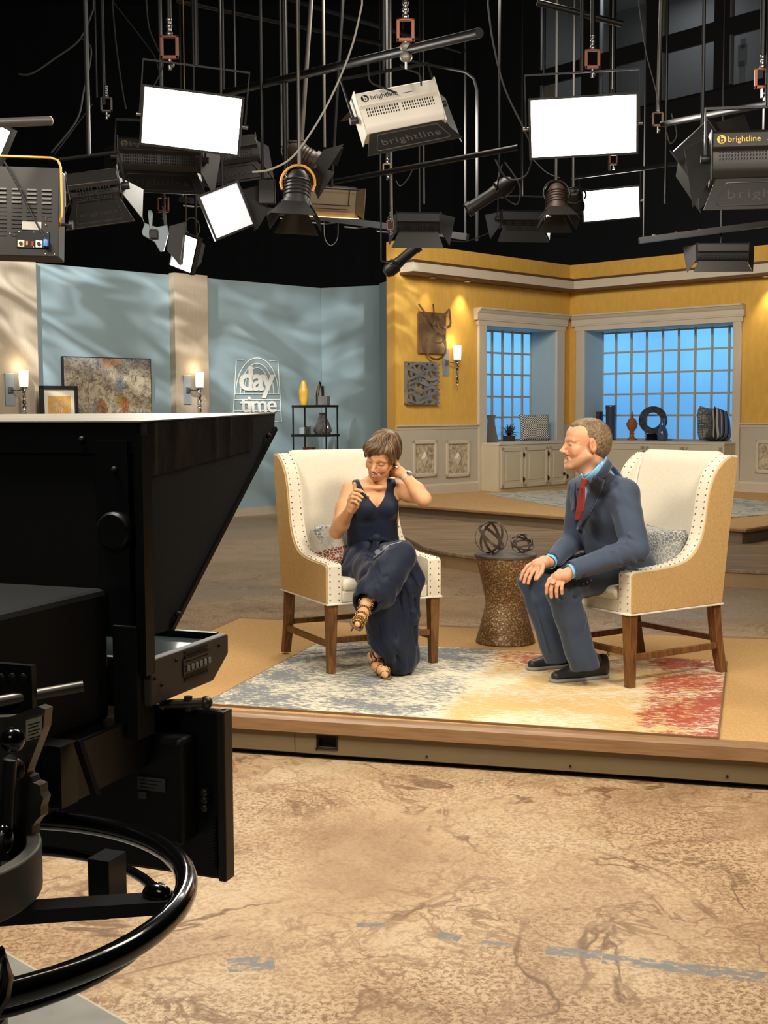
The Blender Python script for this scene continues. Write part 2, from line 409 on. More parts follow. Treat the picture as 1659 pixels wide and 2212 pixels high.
r1 = struct(MB().prism([(p.x, p.y) for p in inset(lo, .02)], 0, .125).build('trim_1', mat('tan_wood_riser', (160, 130, 92), .6, var=.15, vscale=3))); 
r2 = struct(MB().prism([(p.x, p.y) for p in lo], .125, .16).build('floor_lower_step', M_plank, bevel=.008))
r3 = struct(MB().prism([(p.x, p.y) for p in inset(up, .09)], .16, .285).build('trim_2', M_riser))
r4 = struct(MB().prism([(p.x, p.y) for p in up], .285, ZF - .004).build('trim_3', M_nose, bevel=.006))
r5 = struct(MB().prism([(p.x, p.y) for p in inset(up, .02)], ZF - .01, ZF).build('floor_upper_platform', M_sisal2))

# ---- yellow set walls with window openings
def wall_with_hole(fr, x0, x1, hx0, hx1, zt, z0, ztop, th, name):
    b = MB()
    b.bb(x0, hx0, 0, th, z0, ztop); b.bb(hx1, x1, 0, th, z0, ztop); b.bb(hx0, hx1, 0, th, zt, ztop)
    return struct(b.build(name, M_yel, M=fr.M))
lw0 = WL.px(852, 800)[0]
l_in0 = WL.px(1046, 800)[0]; l_in1 = WL.px(1199, 800)[0]; l_out0 = WL.px(1030, 800)[0]; l_out1 = WL.px(1215, 800)[0]
r_in0 = WR.px(1264, 800)[0]; r_in1 = WR.px(1587, 800)[0]; r_out0 = WR.px(1247, 800)[0]; r_out1 = WR.px(1603, 800)[0]
l_hd = WL.px(1046, 707)[1]; r_hd = WR.px(1264, 712)[1]
HD = (l_hd + r_hd) / 2
wl = wall_with_hole(WL, lw0, .12, l_in0, l_in1, HD, ZF, ZTOP, .12, 'wall_set_left')
wr = wall_with_hole(WR, 0, 6.4, r_in0, r_in1, HD, ZF, ZTOP, .12, 'wall_set_right')
# wainscot: boards, rail, skirting and the moulded panels (all parts of the wall)
RAIL = 1.36
def f_stone(N, L, b, tc):
    o = tc.outputs['Object']
    c = nramp(N, L, nnoise(N, L, o, 14, 7, 1.0, .65), [(.35, lin((128, 114, 94))), (.5, lin((176, 160, 134))), (.65, lin((204, 190, 164)))])
    L.new(c, b.inputs['Base Color']); nbump(N, L, b, nnoise(N, L, o, 30, 5), .4, .01)
M_stone = graph('mottled_panel_inset', f_stone, rough=.8)
def wainscot(wall, fr, x0, x1, panels, side):
    MB().bb(x0, x1, -.022, 0, ZF, RAIL - .03).build('wainscot_board', M_wain, wall, bevel=.003)
    MB().prism([(0, RAIL - .07), (-.03, RAIL - .07), (-.035, RAIL - .03), (-.06, RAIL - .02), (-.06, RAIL), (0, RAIL)], x0, x1, 'x').build('chair_rail', M_trim, wall)
    MB().prism([(0, ZF), (-.04, ZF), (-.04, ZF + .13), (-.028, ZF + .16), (0, ZF + .16)], x0, x1, 'x').build('skirting', M_trim, wall)
    for (a, c, z0, z1) in panels:
        f = MB(); w_ = .055
        f.bb(a, c, -.05, -.02, z0, z0 + w_); f.bb(a, c, -.05, -.02, z1 - w_, z1); f.bb(a, a + w_, -.05, -.02, z0, z1); f.bb(c - w_, c, -.05, -.02, z0, z1)
        fo = f.build('panel_frame', M_trim, wall, bevel=.012)
        MB().bb(a + w_, c - w_, -.03, -.018, z0 + w_, z1 - w_).build('panel_inset', M_stone, fo)
        cx, cz = (a + c) / 2, (z0 + z1) / 2; dx, dz = (c - a) * .16, (z1 - z0) * .20
        MB().add([(cx - dx, -.03, cz), (cx, -.03, cz - dz), (cx + dx, -.03, cz), (cx, -.03, cz + dz), (cx - dx * .5, -.06, cz), (cx, -.06, cz - dz * .5), (cx + dx * .5, -.06, cz), (cx, -.06, cz + dz * .5)],
                 [(4, 5, 6, 7), (0, 1, 5, 4), (1, 2, 6, 5), (2, 3, 7, 6), (3, 0, 4, 7)]).build('diamond_boss', M_trim, fo)
pl = []
for (x0, x1) in ((888, 940), (960, 1011)):
    a = WL.px(x0, 990)[0]; c = WL.px(x1, 990)[0]; pl.append((a, c, WL.px((x0 + x1) / 2, 1030)[1], WL.px((x0 + x1) / 2, 951)[1]))
wainscot(wl, WL, lw0, l_out0, pl, 'l')
a = WR.px(1634, 990)[0]; wainscot(wr, WR, r_out1, 6.4, [(a, a + .52, WR.px(1645, 1022)[1], WR.px(1645, 950)[1])], 'r')
MB().bb(l_out1, 0, -.02, 0, ZF, RAIL - .03).build('wainscot_board', M_wain, wl)
MB().bb(0, r_out0, -.02, 0, ZF, RAIL - .03).build('wainscot_board', M_wain, wr)
# end cap of the left set wall: a slim return strip
MB().bb(lw0 - .02, lw0, -.02, .13, ZF, ZTOP).build('return_strip', mat('return_strip_paint', (190, 144, 66), .8), wl)
# soffit that carries the small downlights
PRO = .27
sz0, sz1 = WL.px(900, 586, -PRO)[1], WL.px(900, 566, -PRO)[1]
def soffit(fr, x0, x1, name):
    o = struct(MB().bb(x0, x1, -PRO, 0, sz0, sz1).build(name, M_trim, M=fr.M))
    MB().bb(x0, x1, -PRO - .012, .0, sz1, sz1 + .035).build('dark_cap_board', mat('dark_walnut_board', (84, 54, 32), .5), o)
    MB().bb(x0, x1, -PRO + .0, .0, sz0 - .035, sz0).build('dark_bottom_board', MATS['dark_walnut_board'], o)
    return o
s1 = soffit(WL, lw0 + .12, -PRO * .99, 'trim_4'); s2 = soffit(WR, PRO * .99, 6.4, 'trim_5')
M_can = mat('brushed_lamp_can', (150, 140, 125), .4, .7)
M_bulb = mat('warm_lamp_glow', (255, 240, 205), .4, emit=(255, 232, 190), estr=14)
def downlight(fr, px, py, lab, pw=14):
    x, z = fr.px(px, py, -PRO * .55)
    t = thing('downlight', lab, 'light', M=fr.M @ Matrix.Translation((x, -PRO * .55, sz0 - .035)), group='small downlights under the soffit')
    MB().lathe([(.055, 0), (.055, -.012), (.045, -.016), (.04, -.004)], n=16).build('trim_ring', M_can, t, smooth=True)
    MB().lathe([(.038, -.004), (.001, -.009)], n=16).build('bulb', M_bulb, t)
    p = fr.M @ Vector((x, -PRO * .55, sz0 - .06)); spot('downlight_lamp', p, fr.M @ Vector((x, -.1, 1.2)), pw, 76, .8, (1, .8, .5), .03)
downlight(WL, 1010, 597, 'small bright downlight under the white soffit above the sconce', 45)
downlight(WL, 935, 590, 'dim downlight under the soffit near the left end of the yellow wall', 12)
downlight(WR, 1655, 584, 'small downlight under the soffit at the right edge of the photo', 45)

# ---- bay windows
M_pane = mat('backlit_frosted_pane', (70, 130, 180), .5, rgb2=(60, 120, 175), vscale=1.2)
def f_pane(N, L, b, tc):
    o = tc.outputs['Object']; sx = N.new('ShaderNodeSeparateXYZ'); L.new(o, sx.inputs[0])
    mr = N.new('ShaderNodeMapRange'); mr.inputs[1].default_value = .9; mr.inputs[2].default_value = 2.3; L.new(sx.outputs[2], mr.inputs[0])
    n = nnoise(N, L, o, .9, 2, .4)
    f = nmath(N, L, 'ADD', nmath(N, L, 'MULTIPLY', mr.outputs[0], .55), nmath(N, L, 'MULTIPLY', n, .5))
    c = nramp(N, L, f, [(.15, lin((88, 142, 188))), (.55, lin((90, 160, 218))), (.9, lin((112, 192, 252)))])
    L.new(c, b.inputs['Emission Color']); b.inputs['Emission Strength'].default_value = 1.12; b.inputs['Base Color'].default_value = lin((40, 60, 75))
M_pane = graph('backlit_frosted_glass', f_pane, rough=.35)
M_munt = mat('window_muntin_paint', (168, 158, 140), .5)
DEP = .52
def bay(fr, x0, x1, ox0, ox1, n_cols, col0, col1, rows, zs, name, head, seat_z, trim_name):
    o = struct(MB().bb(x0 - .02, x0 + .005, -.003, DEP + .06, seat_z - .02, head - .005).bb(x1 - .005, x1 + .02, -.003, DEP + .06, seat_z - .02, head - .005)
               .bb(x0 - .02, x1 + .02, -.003, DEP + .06, head - .005, head + .03).build(name, M_jamb, M=fr.M))
    # panes and muntins
    xs = [col0 + (col1 - col0) * i / n_cols for i in range(-3, n_cols + 4)]
    xs = [x for x in xs if x0 - .001 < x < x1 + .001]
    if xs[0] > x0 + .03: xs = [x0] + xs
    if xs[-1] < x1 - .03: xs = xs + [x1]
    zz = [z for z in zs if seat_z < z < head - .02]; zz = [seat_z] + zz + [head - .005]
    me = None
    for i in range(len(xs) - 1):
        for j in range(len(zz) - 1):
            MB().bb(xs[i] + .001, xs[i + 1] - .001, DEP, DEP + .012, zz[j] + .001, zz[j + 1] - .001).build('pane', M_pane, o)
    for x in xs[0:]:
        MB().bb(x - .016, x + .016, DEP - .035, DEP, zz[0], zz[-1]).build('muntin', M_munt, o, bevel=.005)
    for z in zz[1:-1] + [zz[-1] - .02, zz[0] + .012]:
        MB().bb(xs[0], xs[-1], DEP - .03, DEP, z - .015, z + .015).build('muntin', M_munt, o, bevel=.005)
    # casing and cornice head
    t = struct(MB().bb(ox0, x0 + .01, -.05, 0, ZF, head + .02).bb(x1 - .01, ox1, -.05, 0, ZF, head + .02).build(trim_name, M_trim, M=fr.M, bevel=.008))
    zc = head
    MB().bb(ox0 - .02, ox1 + .02, -.055, 0, zc - .0, zc + .09).build('head_board', M_trim, t, bevel=.004)
    MB().prism([(0, zc + .08), (-.07, zc + .08), (-.07, zc + .10), (-.075, zc + .11), (-.075, zc + .18), (-.10, zc + .20), (-.13, zc + .235), (-.15, zc + .24), (-.15, zc + .265), (0, zc + .265)], ox0 - .07, ox1 + .05, 'x').build('cornice_head', M_trim, t)
    return o
# seat heights and grids
seatz = WL.px(1085, 957, -.38)[1]
zrows_l = [WL.px(1104, y, DEP)[1] for y in (901, 857, 810, 764, 717)]
c0, c1 = WL.px(1061, 800, DEP)[0], WL.px(1147, 800, DEP)[0]
w1 = bay(WL, l_in0, l_in1, l_out0, l_out1, 4, c0, c1, 6, zrows_l, 'window_1', HD, seatz, 'trim_6')
c0, c1 = WR.px(1300, 800, DEP)[0], WR.px(1576, 800, DEP)[0]
zrows_r = [WR.px(1468, y, DEP)[1] for y in (897, 850, 803, 756)]
w2 = bay(WR, r_in0, r_in1, r_out0, r_out1, 8, c0, c1, 6, zrows_r, 'window_2', HD, seatz, 'trim_7')

# ---- window-seat cabinets
M_cab = mat('cream_cabinet_paint', (194, 182, 156), .5, var=.04, vscale=3)
M_iron = mat('black_iron_hinge', (26, 22, 20), .45, .6)
def cabinet(fr, x0, x1, doors, label, knob_at=None, hinge=None):
    t = thing('window_seat_cabinet', label, 'cabinet', M=fr.M)
    y0 = -.38
    MB().bb(x0, x1, y0, -.025, ZF + .0, seatz - .035).build('body', M_cab, t, bevel=.004)
    MB().bb(x0 - .004, x1 + .004, y0 - .012, DEP - .04, seatz - .035, seatz).build('seat_board', M_trim, t, bevel=.006)
    for (a, c) in doors:
        z0, z1 = ZF + .05, seatz - .07
        d = MB().bb(a, c, y0 - .018, y0, z0, z1).build('door', M_cab, t, bevel=.003)
        f = MB(); w_ = .06
        for (q0, q1, q2, q3) in ((a, c, z0, z0 + w_), (a, c, z1 - w_, z1), (a, a + w_, z0, z1), (c - w_, c, z0, z1)): f.bb(q0, q1, y0 - .03, y0 - .017, q2, q3)
        f.build('door_frame', M_cab, d, bevel=.008)
        MB().bb(a + .11, c - .11, y0 - .026, y0 - .017, z0 + .11, z1 - .11).build('raised_panel', M_cab, d, bevel=.006)
        for z in (z0 + .12, z1 - .12):
            MB().box((c + .0, y0 - .034, z), (.028, .012, .07)).sph((c + .012, y0 - .036, z), .016, 8, 6).build('hinge', M_iron, d)
        if knob_at == (a, c): MB().sph((c - .09, y0 - .04, z0 + .17), .022, 10, 8).build('knob', M_iron, d, smooth=True)
    return t
bx0 = WL.px(1077, 1000, -.38)[0]; bx1 = -.40
dx = [WL.px(x, 1000, -.38)[0] for x in (1081, 1128, 1131, 1181, 1184, 1222)]
cabinet(WL, bx0, bx1, [(dx[0], dx[1]), (dx[2], dx[3]), (dx[4], dx[5])], 'cream window seat cabinet under the narrow left bay window', (dx[4], dx[5]))
rx1 = WR.px(1564, 1000, -.38)[0]
dr = [WR.px(x, 1000, -.38)[0] for x in (1246, 1311, 1316, 1392, 1397, 1477, 1482, 1560)]
cabinet(WR, .40, rx1, [(dr[0], dr[1]), (dr[2], dr[3]), (dr[4], dr[5]), (dr[6], dr[7])], 'long cream window seat cabinet under the wide right bay window')
# the corner post between the two cabinets
struct(MB().prism([(0, 0), (0, -.40), (.4 * 0 + .0, -.40)] if 0 else [(-.0, 0), (-.40, 0), (-.40, -.38), (0.02, -.38)], ZF, seatz - .001).build('trim_8', M_cab, M=WL.M))

# ---- blue and taupe flats on the left
B0 = (-4.57, 16.35); B1 = (-.98, 19.9); B2 = at(820, 620, 19.5); B3 = at(851, 612, 18.95)
dB = Vector((B1[0] - B0[0], B1[1] - B0[1])).normalized()
FB = Frame((B0[0] - dB.x * 4, B0[1] - dB.y * 4), B1)
ZB = 3.5
seams = [FB.px(x, 700)[0] for x in (410, 697)]
b1 = struct(MB().bb(0, FB.len, 0, .08, 0, ZB).build('wall_flat_blue', M_blue, M=FB.M))
FB2 = Frame(B1, (B2.x, B2.y)); FB3 = Frame((B2.x, B2.y), (B3.x, B3.y))
struct(MB().bb(.003, FB2.len, 0, .08, 0, ZB).build('wall_flat_blue', M_blue, M=FB2.M))
struct(MB().bb(.003, FB3.len + .5, 0, .08, 0, ZB + .03).build('wall_flat_blue', M_blue, M=FB3.M))
MB().bb(0, FB.len, -.015, 0, 0, .12).build('baseboard_1', M_tan, M=FB.M, kind='structure')
MB().bb(0, FB2.len, -.015, 0, 0, .12).build('baseboard_2', M_tan, M=FB2.M, kind='structure')
pA0 = FB.px(-260, 800)[0]; pA1 = FB.px(77, 650, -.1)[0]
pB0 = FB.px(377, 650, -.13)[0]; pB1 = FB.px(449, 650, -.13)[0]
struct(MB().bb(0, pA1, -.13, 0, 0, ZB + .02).build('wall_pilaster', M_tan, M=FB.M, bevel=.003))
struct(MB().bb(pB0, pB1, -.13, 0, 0, ZB + .02).build('wall_pilaster', M_tan, M=FB.M, bevel=.003))

# ---- gallery windows high on the right
FG = Frame((3.28 - .655 * 1.5, 26 + .755 * 1.5), (6.75, 22.0))
M_gl = mat('gallery_glass', (120, 130, 135), .06, alpha=.16, spec=.5)
M_mull = mat('black_mullion', (14, 14, 16), .5)
M_gwall = mat('gallery_wall', (74, 72, 70), .9, var=.15, vscale=1)
M_gceil = mat('gallery_ceiling_tile', (150, 158, 160), .9)
gx = [FG.px(x, 100)[0] for x in (1150, 1170, 1258, 1297, 1398, 1433, 1544, 1579, 1700, 1730)]
gz = [FG.px(1433, 216)[1], FG.px(1433, 110)[1], FG.px(1433, 81)[1], 10.35]
g = MB()
x0, x1 = gx[0] - .2, gx[-1]
g.bb(x0 - 6, x1 + 4, .0, .1, 0, gz[0] - .02); g.bb(x0, x1, -.02, .1, gz[1] - .04, gz[2] + .02)
g.bb(x0 - 6, gx[1], .0, .1, gz[0] - .02, 10.4)
for i in (2, 4, 6): g.bb(gx[i] - .0, gx[i + 1], -.03, .1, gz[0] - .02, 10.4)
g.bb(gx[8], x1 + 4, 0, .1, gz[0] - .02, 10.4)
struct(g.build('wall_gallery', M_black, M=FG.M))
gw = struct(MB().bb(gx[1] - .02, gx[8], -.005, .0, gz[0] - .06, gz[0] - .02).build('window_3', M_mull, M=FG.M))
for i in (1, 3, 5, 7):
    for (z0, z1) in ((gz[0], gz[1] - .04), (gz[2] + .02, gz[3])):
        MB().bb(gx[i] + .003, gx[i + 1] - .003, .04, .05, z0, z1).build('pane', M_gl, gw)
        MB().bb(gx[i], gx[i] + .025, -.04, .03, z0, z1).build('mullion_edge', mat('mullion_edge_grey', (120, 120, 118), .4), gw)
gr = struct(MB().bb(gx[0], gx[-1], 2.6, 2.7, gz[0] - 1, 10.3).bb(gx[0], gx[-1], .1, 2.7, 10.2, 10.3).bb(gx[0], gx[0] + .1, .1, 2.6, gz[0] - 1, 10.3).bb(gx[0], gx[-1], .12, 2.7, gz[0] - 1.1, gz[0] - 1).bb(gx[-1], gx[-1] + .1, .1, 2.6, gz[0] - 1, 10.3).build('wall_gallery_room', M_gwall, M=FG.M))
MB().bb(gx[0] + .1, gx[-1], .15, 2.6, 10.16, 10.2).build('ceiling_tiles', M_gceil, gr)
MB().bb(gx[3] + .1, gx[3] + .9, 1.0, 1.6, 10.13, 10.16).build('ceiling_lamp', mat('gallery_lamp', (230, 240, 255), .4, emit=(225, 240, 255), estr=3.0), gr)
M_paper = mat('pinned_paper', (200, 205, 210), .8)
def onface(x, y, k): return FG.px(x, y, k)
q = onface(1240, 86, 2.58); MB().bb(q[0] - .12, q[0] + .12, 2.57, 2.6, q[1] - .14, q[1] + .14).build('thermostat_plate', M_paper, gr)
for (x, y, w_, h_) in ((1605, 95, .05, .09), (1604, 120, .09, .19), (1603, 155, .06, .19)):
    q = onface(x, y, .035); MB().bb(q[0] - w_, q[0] + w_, .028, .036, q[1] - h_, q[1] + h_).build('notice', mat('notice_paper', (96, 104, 110), .8), gw)
q = onface(1188, 202, .035); MB().bb(q[0] - .12, q[0] + .12, .028, .036, q[1] - .15, q[1] + .15).build('notice', mat('beige_notice', (120, 112, 96), .8), gw)
pg = FG.M @ Vector(((gx[1] + gx[6]) / 2, 1.4, 10.0))
area('gallery_room_light', pg, FG.M @ Vector(((gx[1] + gx[6]) / 2, 1.4, 5)), .9, 70, COOL)

# ---- stage riser with the sisal deck
e_ = Vector((.966, -.2585)); g_ = Vector((.2585, .966)); SFL = Vector((-1.65, 5.83))
SM = Matrix(((e_.x, g_.x, 0, SFL.x), (e_.y, g_.y, 0, SFL.y), (0, 0, 1, 0), (0, 0, 0, 1)))
ZS = .19; SW, SD = 5.4, 2.52
stg = struct(MB().bb(.03, SW - .03, .05, SD - .03, .012, ZS - .03).build('floor_stage_riser', M_dark, M=SM))
MB().bb(.045, SW - .05, .06, SD - .04, ZS - .03, ZS).build('deck_carpet', M_sisal, stg)
def nosing(b, x0, x1):
    return b.prism([(.0, ZS - .066), (.0, ZS - .012), (.006, ZS - .002), (.016, ZS + .002), (.062, ZS + .002), (.062, ZS - .066)], x0, x1, 'x')
nosing(MB(), 0, SW).build('front_nosing', M_nose, stg)
MB().bb(0, .05, .062, SD, ZS - .05, ZS + .003).bb(SW - .05, SW, .062, SD, ZS - .05, ZS + .003).bb(.05, SW - .05, SD - .045, SD, ZS - .05, ZS + .003).build('edge_strip', M_nose, stg, bevel=.004)
sx = lambda px: (SM.inverted() @ Vector((gnd(px, 1600 + (px - 500) * .069, .07)[0], gnd(px, 1600 + (px - 500) * .069, .07)[1], 0))).x
j = sx(631); hx0, hx1 = sx(680), sx(722)
def fboard(x0, x1): MB().bb(x0, x1, .022, .04, .026, ZS - .066).build('fascia_board', M_fascia, stg, bevel=.002)
fboard(.0, j - .002)
MB().bb(j + .001, hx0, .022, .04, .026, ZS - .066).bb(hx1, j + 2.4, .022, .04, .026, ZS - .066).bb(hx0, hx1, .022, .04, .026, .055).bb(hx0, hx1, .022, .04, .105, ZS - .066).build('fascia_board', M_fascia, stg)
fboard(j + 2.402, SW)
MB().bb(hx0 - .004, hx0, .016, .03, .05, .11).bb(hx1, hx1 + .004, .016, .03, .05, .11).bb(hx0 - .004, hx1 + .004, .016, .03, .05, .055).bb(hx0 - .004, hx1 + .004, .016, .03, .105, .11).build('cable_port_rim', M_dark, stg)
MB().bb(0, .02, .04, SD, .014, ZS - .05).build('fascia_board', M_fascia, stg)
sc = MB()
for px, py in ((915, 1636), (1227, 1661), (1571, 1660), (1571, 1690), (707, 1593)):
    q = SM.inverted() @ gnd(px, py, .06); sc.bb(q.x - .004, q.x + .004, .017, .023, .045, .053)
sc.build('screw_heads', M_dark, stg, kind='stuff')
# ================================================================== set dressing
M_chrome = mat('polished_chrome', (205, 205, 205), .12, 1.0)
M_steel = mat('brushed_steel', (150, 150, 150), .3, .9)
M_shade = mat('glowing_opal_shade', (245, 238, 222), .5, emit=(255, 244, 220), estr=.75)
M_bronze = mat('burnished_bronze_sheet', (172, 144, 110), .36, .7, rgb2=(112, 90, 68), vscale=3)
M_pewter = mat('grey_pewter_metal', (150, 150, 148), .4, .45, rgb2=(116, 118, 122), vscale=6)
M_gold = mat('gold_pewter', (150, 130, 96), .35, .7)

def frameM(fr, x, z, y=0.0): return fr.M @ Matrix.Translation((x, y, z))
def sconce(fr, px, py, k, label, power, plate_dx=-.13):
    x, z = fr.px(px, py, -k - .13); s = 1.0
    t = thing('wall_sconce', label, 'lamp', M=frameM(fr, x, z, -k), group='glass and crystal wall sconces')
    MB().bb(plate_dx - .065, plate_dx + .065, -.02, 0, -.34, .07).build('backplate', mat('satin_blue_grey_plate', (150, 160, 164), .4, .35), t, bevel=.004)
    MB().bb(plate_dx - .03, plate_dx + .03, -.05, -.02, -.18, -.10).build('bracket', M_steel, t, bevel=.004)
    MB().tube([(plate_dx, -.05, -.14), (plate_dx * .5, -.12, -.15), (0, -.13, -.12)], .009, 8).build('arm', M_chrome, t, smooth=True)
    MB().lathe([(.055, -.105), (.06, .0), (.062, .11), (.056, .11), (.054, 0), (.05, -.10)], (0, -.13, 0), 20).build('shade', M_shade, t, smooth=True)
    MB().lathe([(.045, -.125), (.05, -.105), (.02, -.10), (.02, -.13)], (0, -.13, 0), 16).build('cup', M_chrome, t, smooth=True)
    b = MB(); b.sph((0, -.13, -.15), .028, 10, 8)
    for ph in (0, PI):
        b.tube([(.016 * math.cos(ph + q * 1.1), -.13 + .016 * math.sin(ph + q * 1.1), -.17 - q * .024) for q in range(0, 13)], .011, 6)
    b.sph((0, -.13, -.475), .012, 8, 6)
    b.build('twisted_stem', M_chrome, t, smooth=True)
    p = fr.M @ Vector((x, -k - .13, z + .16)); l = bpy.data.lights.new('sconce_bulb', 'POINT'); l.energy = power; l.color = (1, .86, .62); l.shadow_soft_size = .05
    o = bpy.data.objects.new('sconce_bulb', l); COL.objects.link(o); o.location = p
    return t
sconce(WL, 988, 762, .0, 'chrome wall sconce with white shade on the yellow wall', 2.2)
sconce(FB, 431, 821, .13, 'chrome wall sconce on the narrow taupe pilaster left of the lettering', 2.2)
sconce(FB, 51, 818, .13, 'chrome wall sconce on the taupe wall at the left edge of the photo', 2.2)

# ---- metal wall art
x0, z1 = WL.px(903, 672, -.04); x1, z0 = WL.px(963, 765, -.04)
w_, h_ = (x1 - x0), (z1 - z0)
t = thing('metal_wall_art', 'bronze metal wall panel with curling ribbons, upper of the two on the yellow wall', 'wall art', M=frameM(WL, (x0 + x1) / 2, (z0 + z1) / 2))
MB().bb(-w_ / 2, w_ / 2, -.05, -.035, -h_ / 2, h_ / 2).bb(-w_ / 2 + .03, w_ / 2 - .03, -.035, 0, -h_ / 2 + .03, h_ / 2 - .03).build('backing_plate', M_bronze, t, bevel=.003)
def ribbon(pts, wd, name='ribbon', m_=None):
    b = MB(); b.tube(pts, wd, 4, flat=.12, up=(0, 1, 0)); return b.build(name, m_ or M_bronze, t, smooth=True)
def el(cx, cz, rx, rz, a0, a1, y=-.1, n=18, tilt=0):
    o_ = []
    for i in range(n + 1):
        a = a0 + (a1 - a0) * i / n; u, v = rx * math.cos(a), rz * math.sin(a)
        o_.append((cx + u * math.cos(tilt) - v * math.sin(tilt), y + .03 * math.sin(2 * a), cz + u * math.sin(tilt) + v * math.cos(tilt)))
    return o_
ribbon([(-.36, -.10, .40), (-.18, -.12, .22), (.0, -.13, .05), (.12, -.12, -.02), (.20, -.1, .0)], .022)
ribbon(el(.02, -.12, .21, .27, PI * .3, -PI * 1.05), .022)
ribbon(el(.02, -.06, .10, .09, 0, 2 * PI, -.14), .016)
ribbon(el(.27, .22, .08, .14, -PI * .7, PI * 1.0, -.1, tilt=-.4), .03)
ribbon(el(.07, .16, .07, .12, -PI * .2, PI * 1.2, -.09), .028)
ribbon([(-.02, -.08, .42), (-.03, -.11, .25), (.02, -.13, .12), (.12, -.12, .0), (.22, -.11, -.2), (.26, -.08, -.30)], .022)
x0, z1 = WL.px(877, 781, -.04); x1, z0 = WL.px(945, 874, -.04)
w_, h_ = (x1 - x0), (z1 - z0)
t = thing('metal_wall_art', 'grey openwork lattice metal wall panel, lower of the two on the yellow wall', 'wall art', M=frameM(WL, (x0 + x1) / 2, (z0 + z1) / 2))
MB().bb(-w_ / 2, -w_ / 2 + .02, -.06, 0, -h_ / 2, h_ / 2).bb(-w_ / 2, w_ / 2 - .06, -.06, 0, -h_ / 2, -h_ / 2 + .02).bb(-w_ / 2, w_ / 2 - .06, -.06, 0, h_ / 2 - .02, h_ / 2).build('frame', M_pewter, t)
random.seed(11)
for i in range(7):
    xa = -w_ * .36 + w_ * .75 * i / 6; ph = random.uniform(0, 6)
    MB().tube([(xa + .035 * math.sin(ph + q * 1.1) + random.uniform(-.012, .012), -.06 - .01 * math.sin(q), -h_ / 2 + h_ * q / 9) for q in range(10)], .032, 4, flat=.15, up=(0, 1, 0)).build('vertical_strip', M_pewter, t, smooth=True)
for j in range(7):
    za = -h_ * .42 + h_ * .84 * j / 6; ph = random.uniform(0, 6)
    MB().tube([(-w_ / 2 + .01 + (w_ - .0) * q / 9, -.075 - .008 * math.sin(q * 2), za + .03 * math.sin(ph + q * .9)) for q in range(10)], .028, 4, flat=.15, up=(0, 1, 0)).build('cross_strip', M_pewter, t, smooth=True)

# ---- map canvas and framed print on the blue wall
def f_map(N, L, b, tc):
    o = tc.outputs['Object']; sx = N.new('ShaderNodeSeparateXYZ'); L.new(o, sx.inputs[0])
    n = nnoise(N, L, o, 3.0, 7, 1.2, .7)
    c = nramp(N, L, n, [(.30, lin((80, 86, 92))), (.44, lin((140, 128, 108))), (.55, lin((176, 162, 136))), (.7, lin((190, 178, 152)))])
    top = N.new('ShaderNodeMapRange'); top.inputs[1].default_value = .12; top.inputs[2].default_value = .5; L.new(sx.outputs[2], top.inputs[0])
    c = nmix(N, L, nmath(N, L, 'MULTIPLY', top.outputs[0], .7), c, lin((98, 100, 108)))
    def blob(cx, cz, rx, rz, col, amt, warp=.12):
        mp = N.new('ShaderNodeMapping'); mp.vector_type = 'TEXTURE'; mp.inputs['Location'].default_value = (cx, 0, cz); mp.inputs['Scale'].default_value = (rx, 1000, rz)
        L.new(o, mp.inputs[0]); ln = N.new('ShaderNodeVectorMath'); ln.operation = 'LENGTH'; L.new(mp.outputs[0], ln.inputs[0])
        q = nmath(N, L, 'ADD', ln.outputs['Value'], nmath(N, L, 'MULTIPLY', nmath(N, L, 'SUBTRACT', nnoise(N, L, o, 9, 5), .5), 1.6))
        return nmix(N, L, nmath(N, L, 'MULTIPLY', nramp(N, L, q, [(.85, W1), (1.05, W0)]), amt), c, lin(col))
    c = blob(.02, .42, .2, .14, (170, 112, 48), .5)
    c = blob(.20, -.17, .10, .11, (150, 118, 60), .95)
    c = blob(.26, -.28, .055, .14, (170, 84, 50), .7)
    c = blob(.17, .05, .07, .10, (104, 130, 156), .7)
    c = blob(-.12, -.28, .09, .16, (160, 100, 48), .8)
    c = blob(-.22, -.30, .04, .16, (102, 112, 128), .55)
    for sc, wd, seed in ((3.2, .008, 1), (7, .014, 4)):
        v = nmath(N, L, 'ABSOLUTE', nmath(N, L, 'SUBTRACT', nnoise(N, L, o, sc, 5, .8, .6, loc=(seed, seed, seed)), .5))
        vm = nramp(N, L, v, [(0, W1), (wd * 2, W0)])
        c = nmix(N, L, nmath(N, L, 'MULTIPLY', vm, .8), c, lin((58, 48, 36)))
    L.new(c, b.inputs['Base Color'])
M_map = graph('painted_world_map', f_map, rough=.7)
M_blk = mat('black_wood', (22, 20, 20), .4)
x0, z1 = FB.px(136, 769, -.06); x1 = FB.px(327, 800, -.06)[0]; w_ = x1 - x0; h_ = w_ * .62
t = thing('map_canvas', 'large weathered world map canvas on the blue wall', 'painting', M=frameM(FB, (x0 + x1) / 2, z1 - h_ / 2))
MB().bb(-w_ / 2, w_ / 2, -.055, 0, -h_ / 2, h_ / 2).build('stretcher', M_blk, t)
MB().bb(-w_ / 2 + .012, w_ / 2 - .012, -.059, -.054, -h_ / 2 + .012, h_ / 2 - .012).build('canvas', M_map, t)
def f_tree(N, L, b, tc):
    o = tc.outputs['Object']
    c = nramp(N, L, nnoise(N, L, o, 8, 4), [(.3, lin((186, 136, 64))), (.7, lin((214, 168, 92)))]); L.new(c, b.inputs['Base Color'])
M_print = graph('ochre_print', f_tree, rough=.6)
M_mount = mat('cream_mount_card', (216, 206, 184), .8)
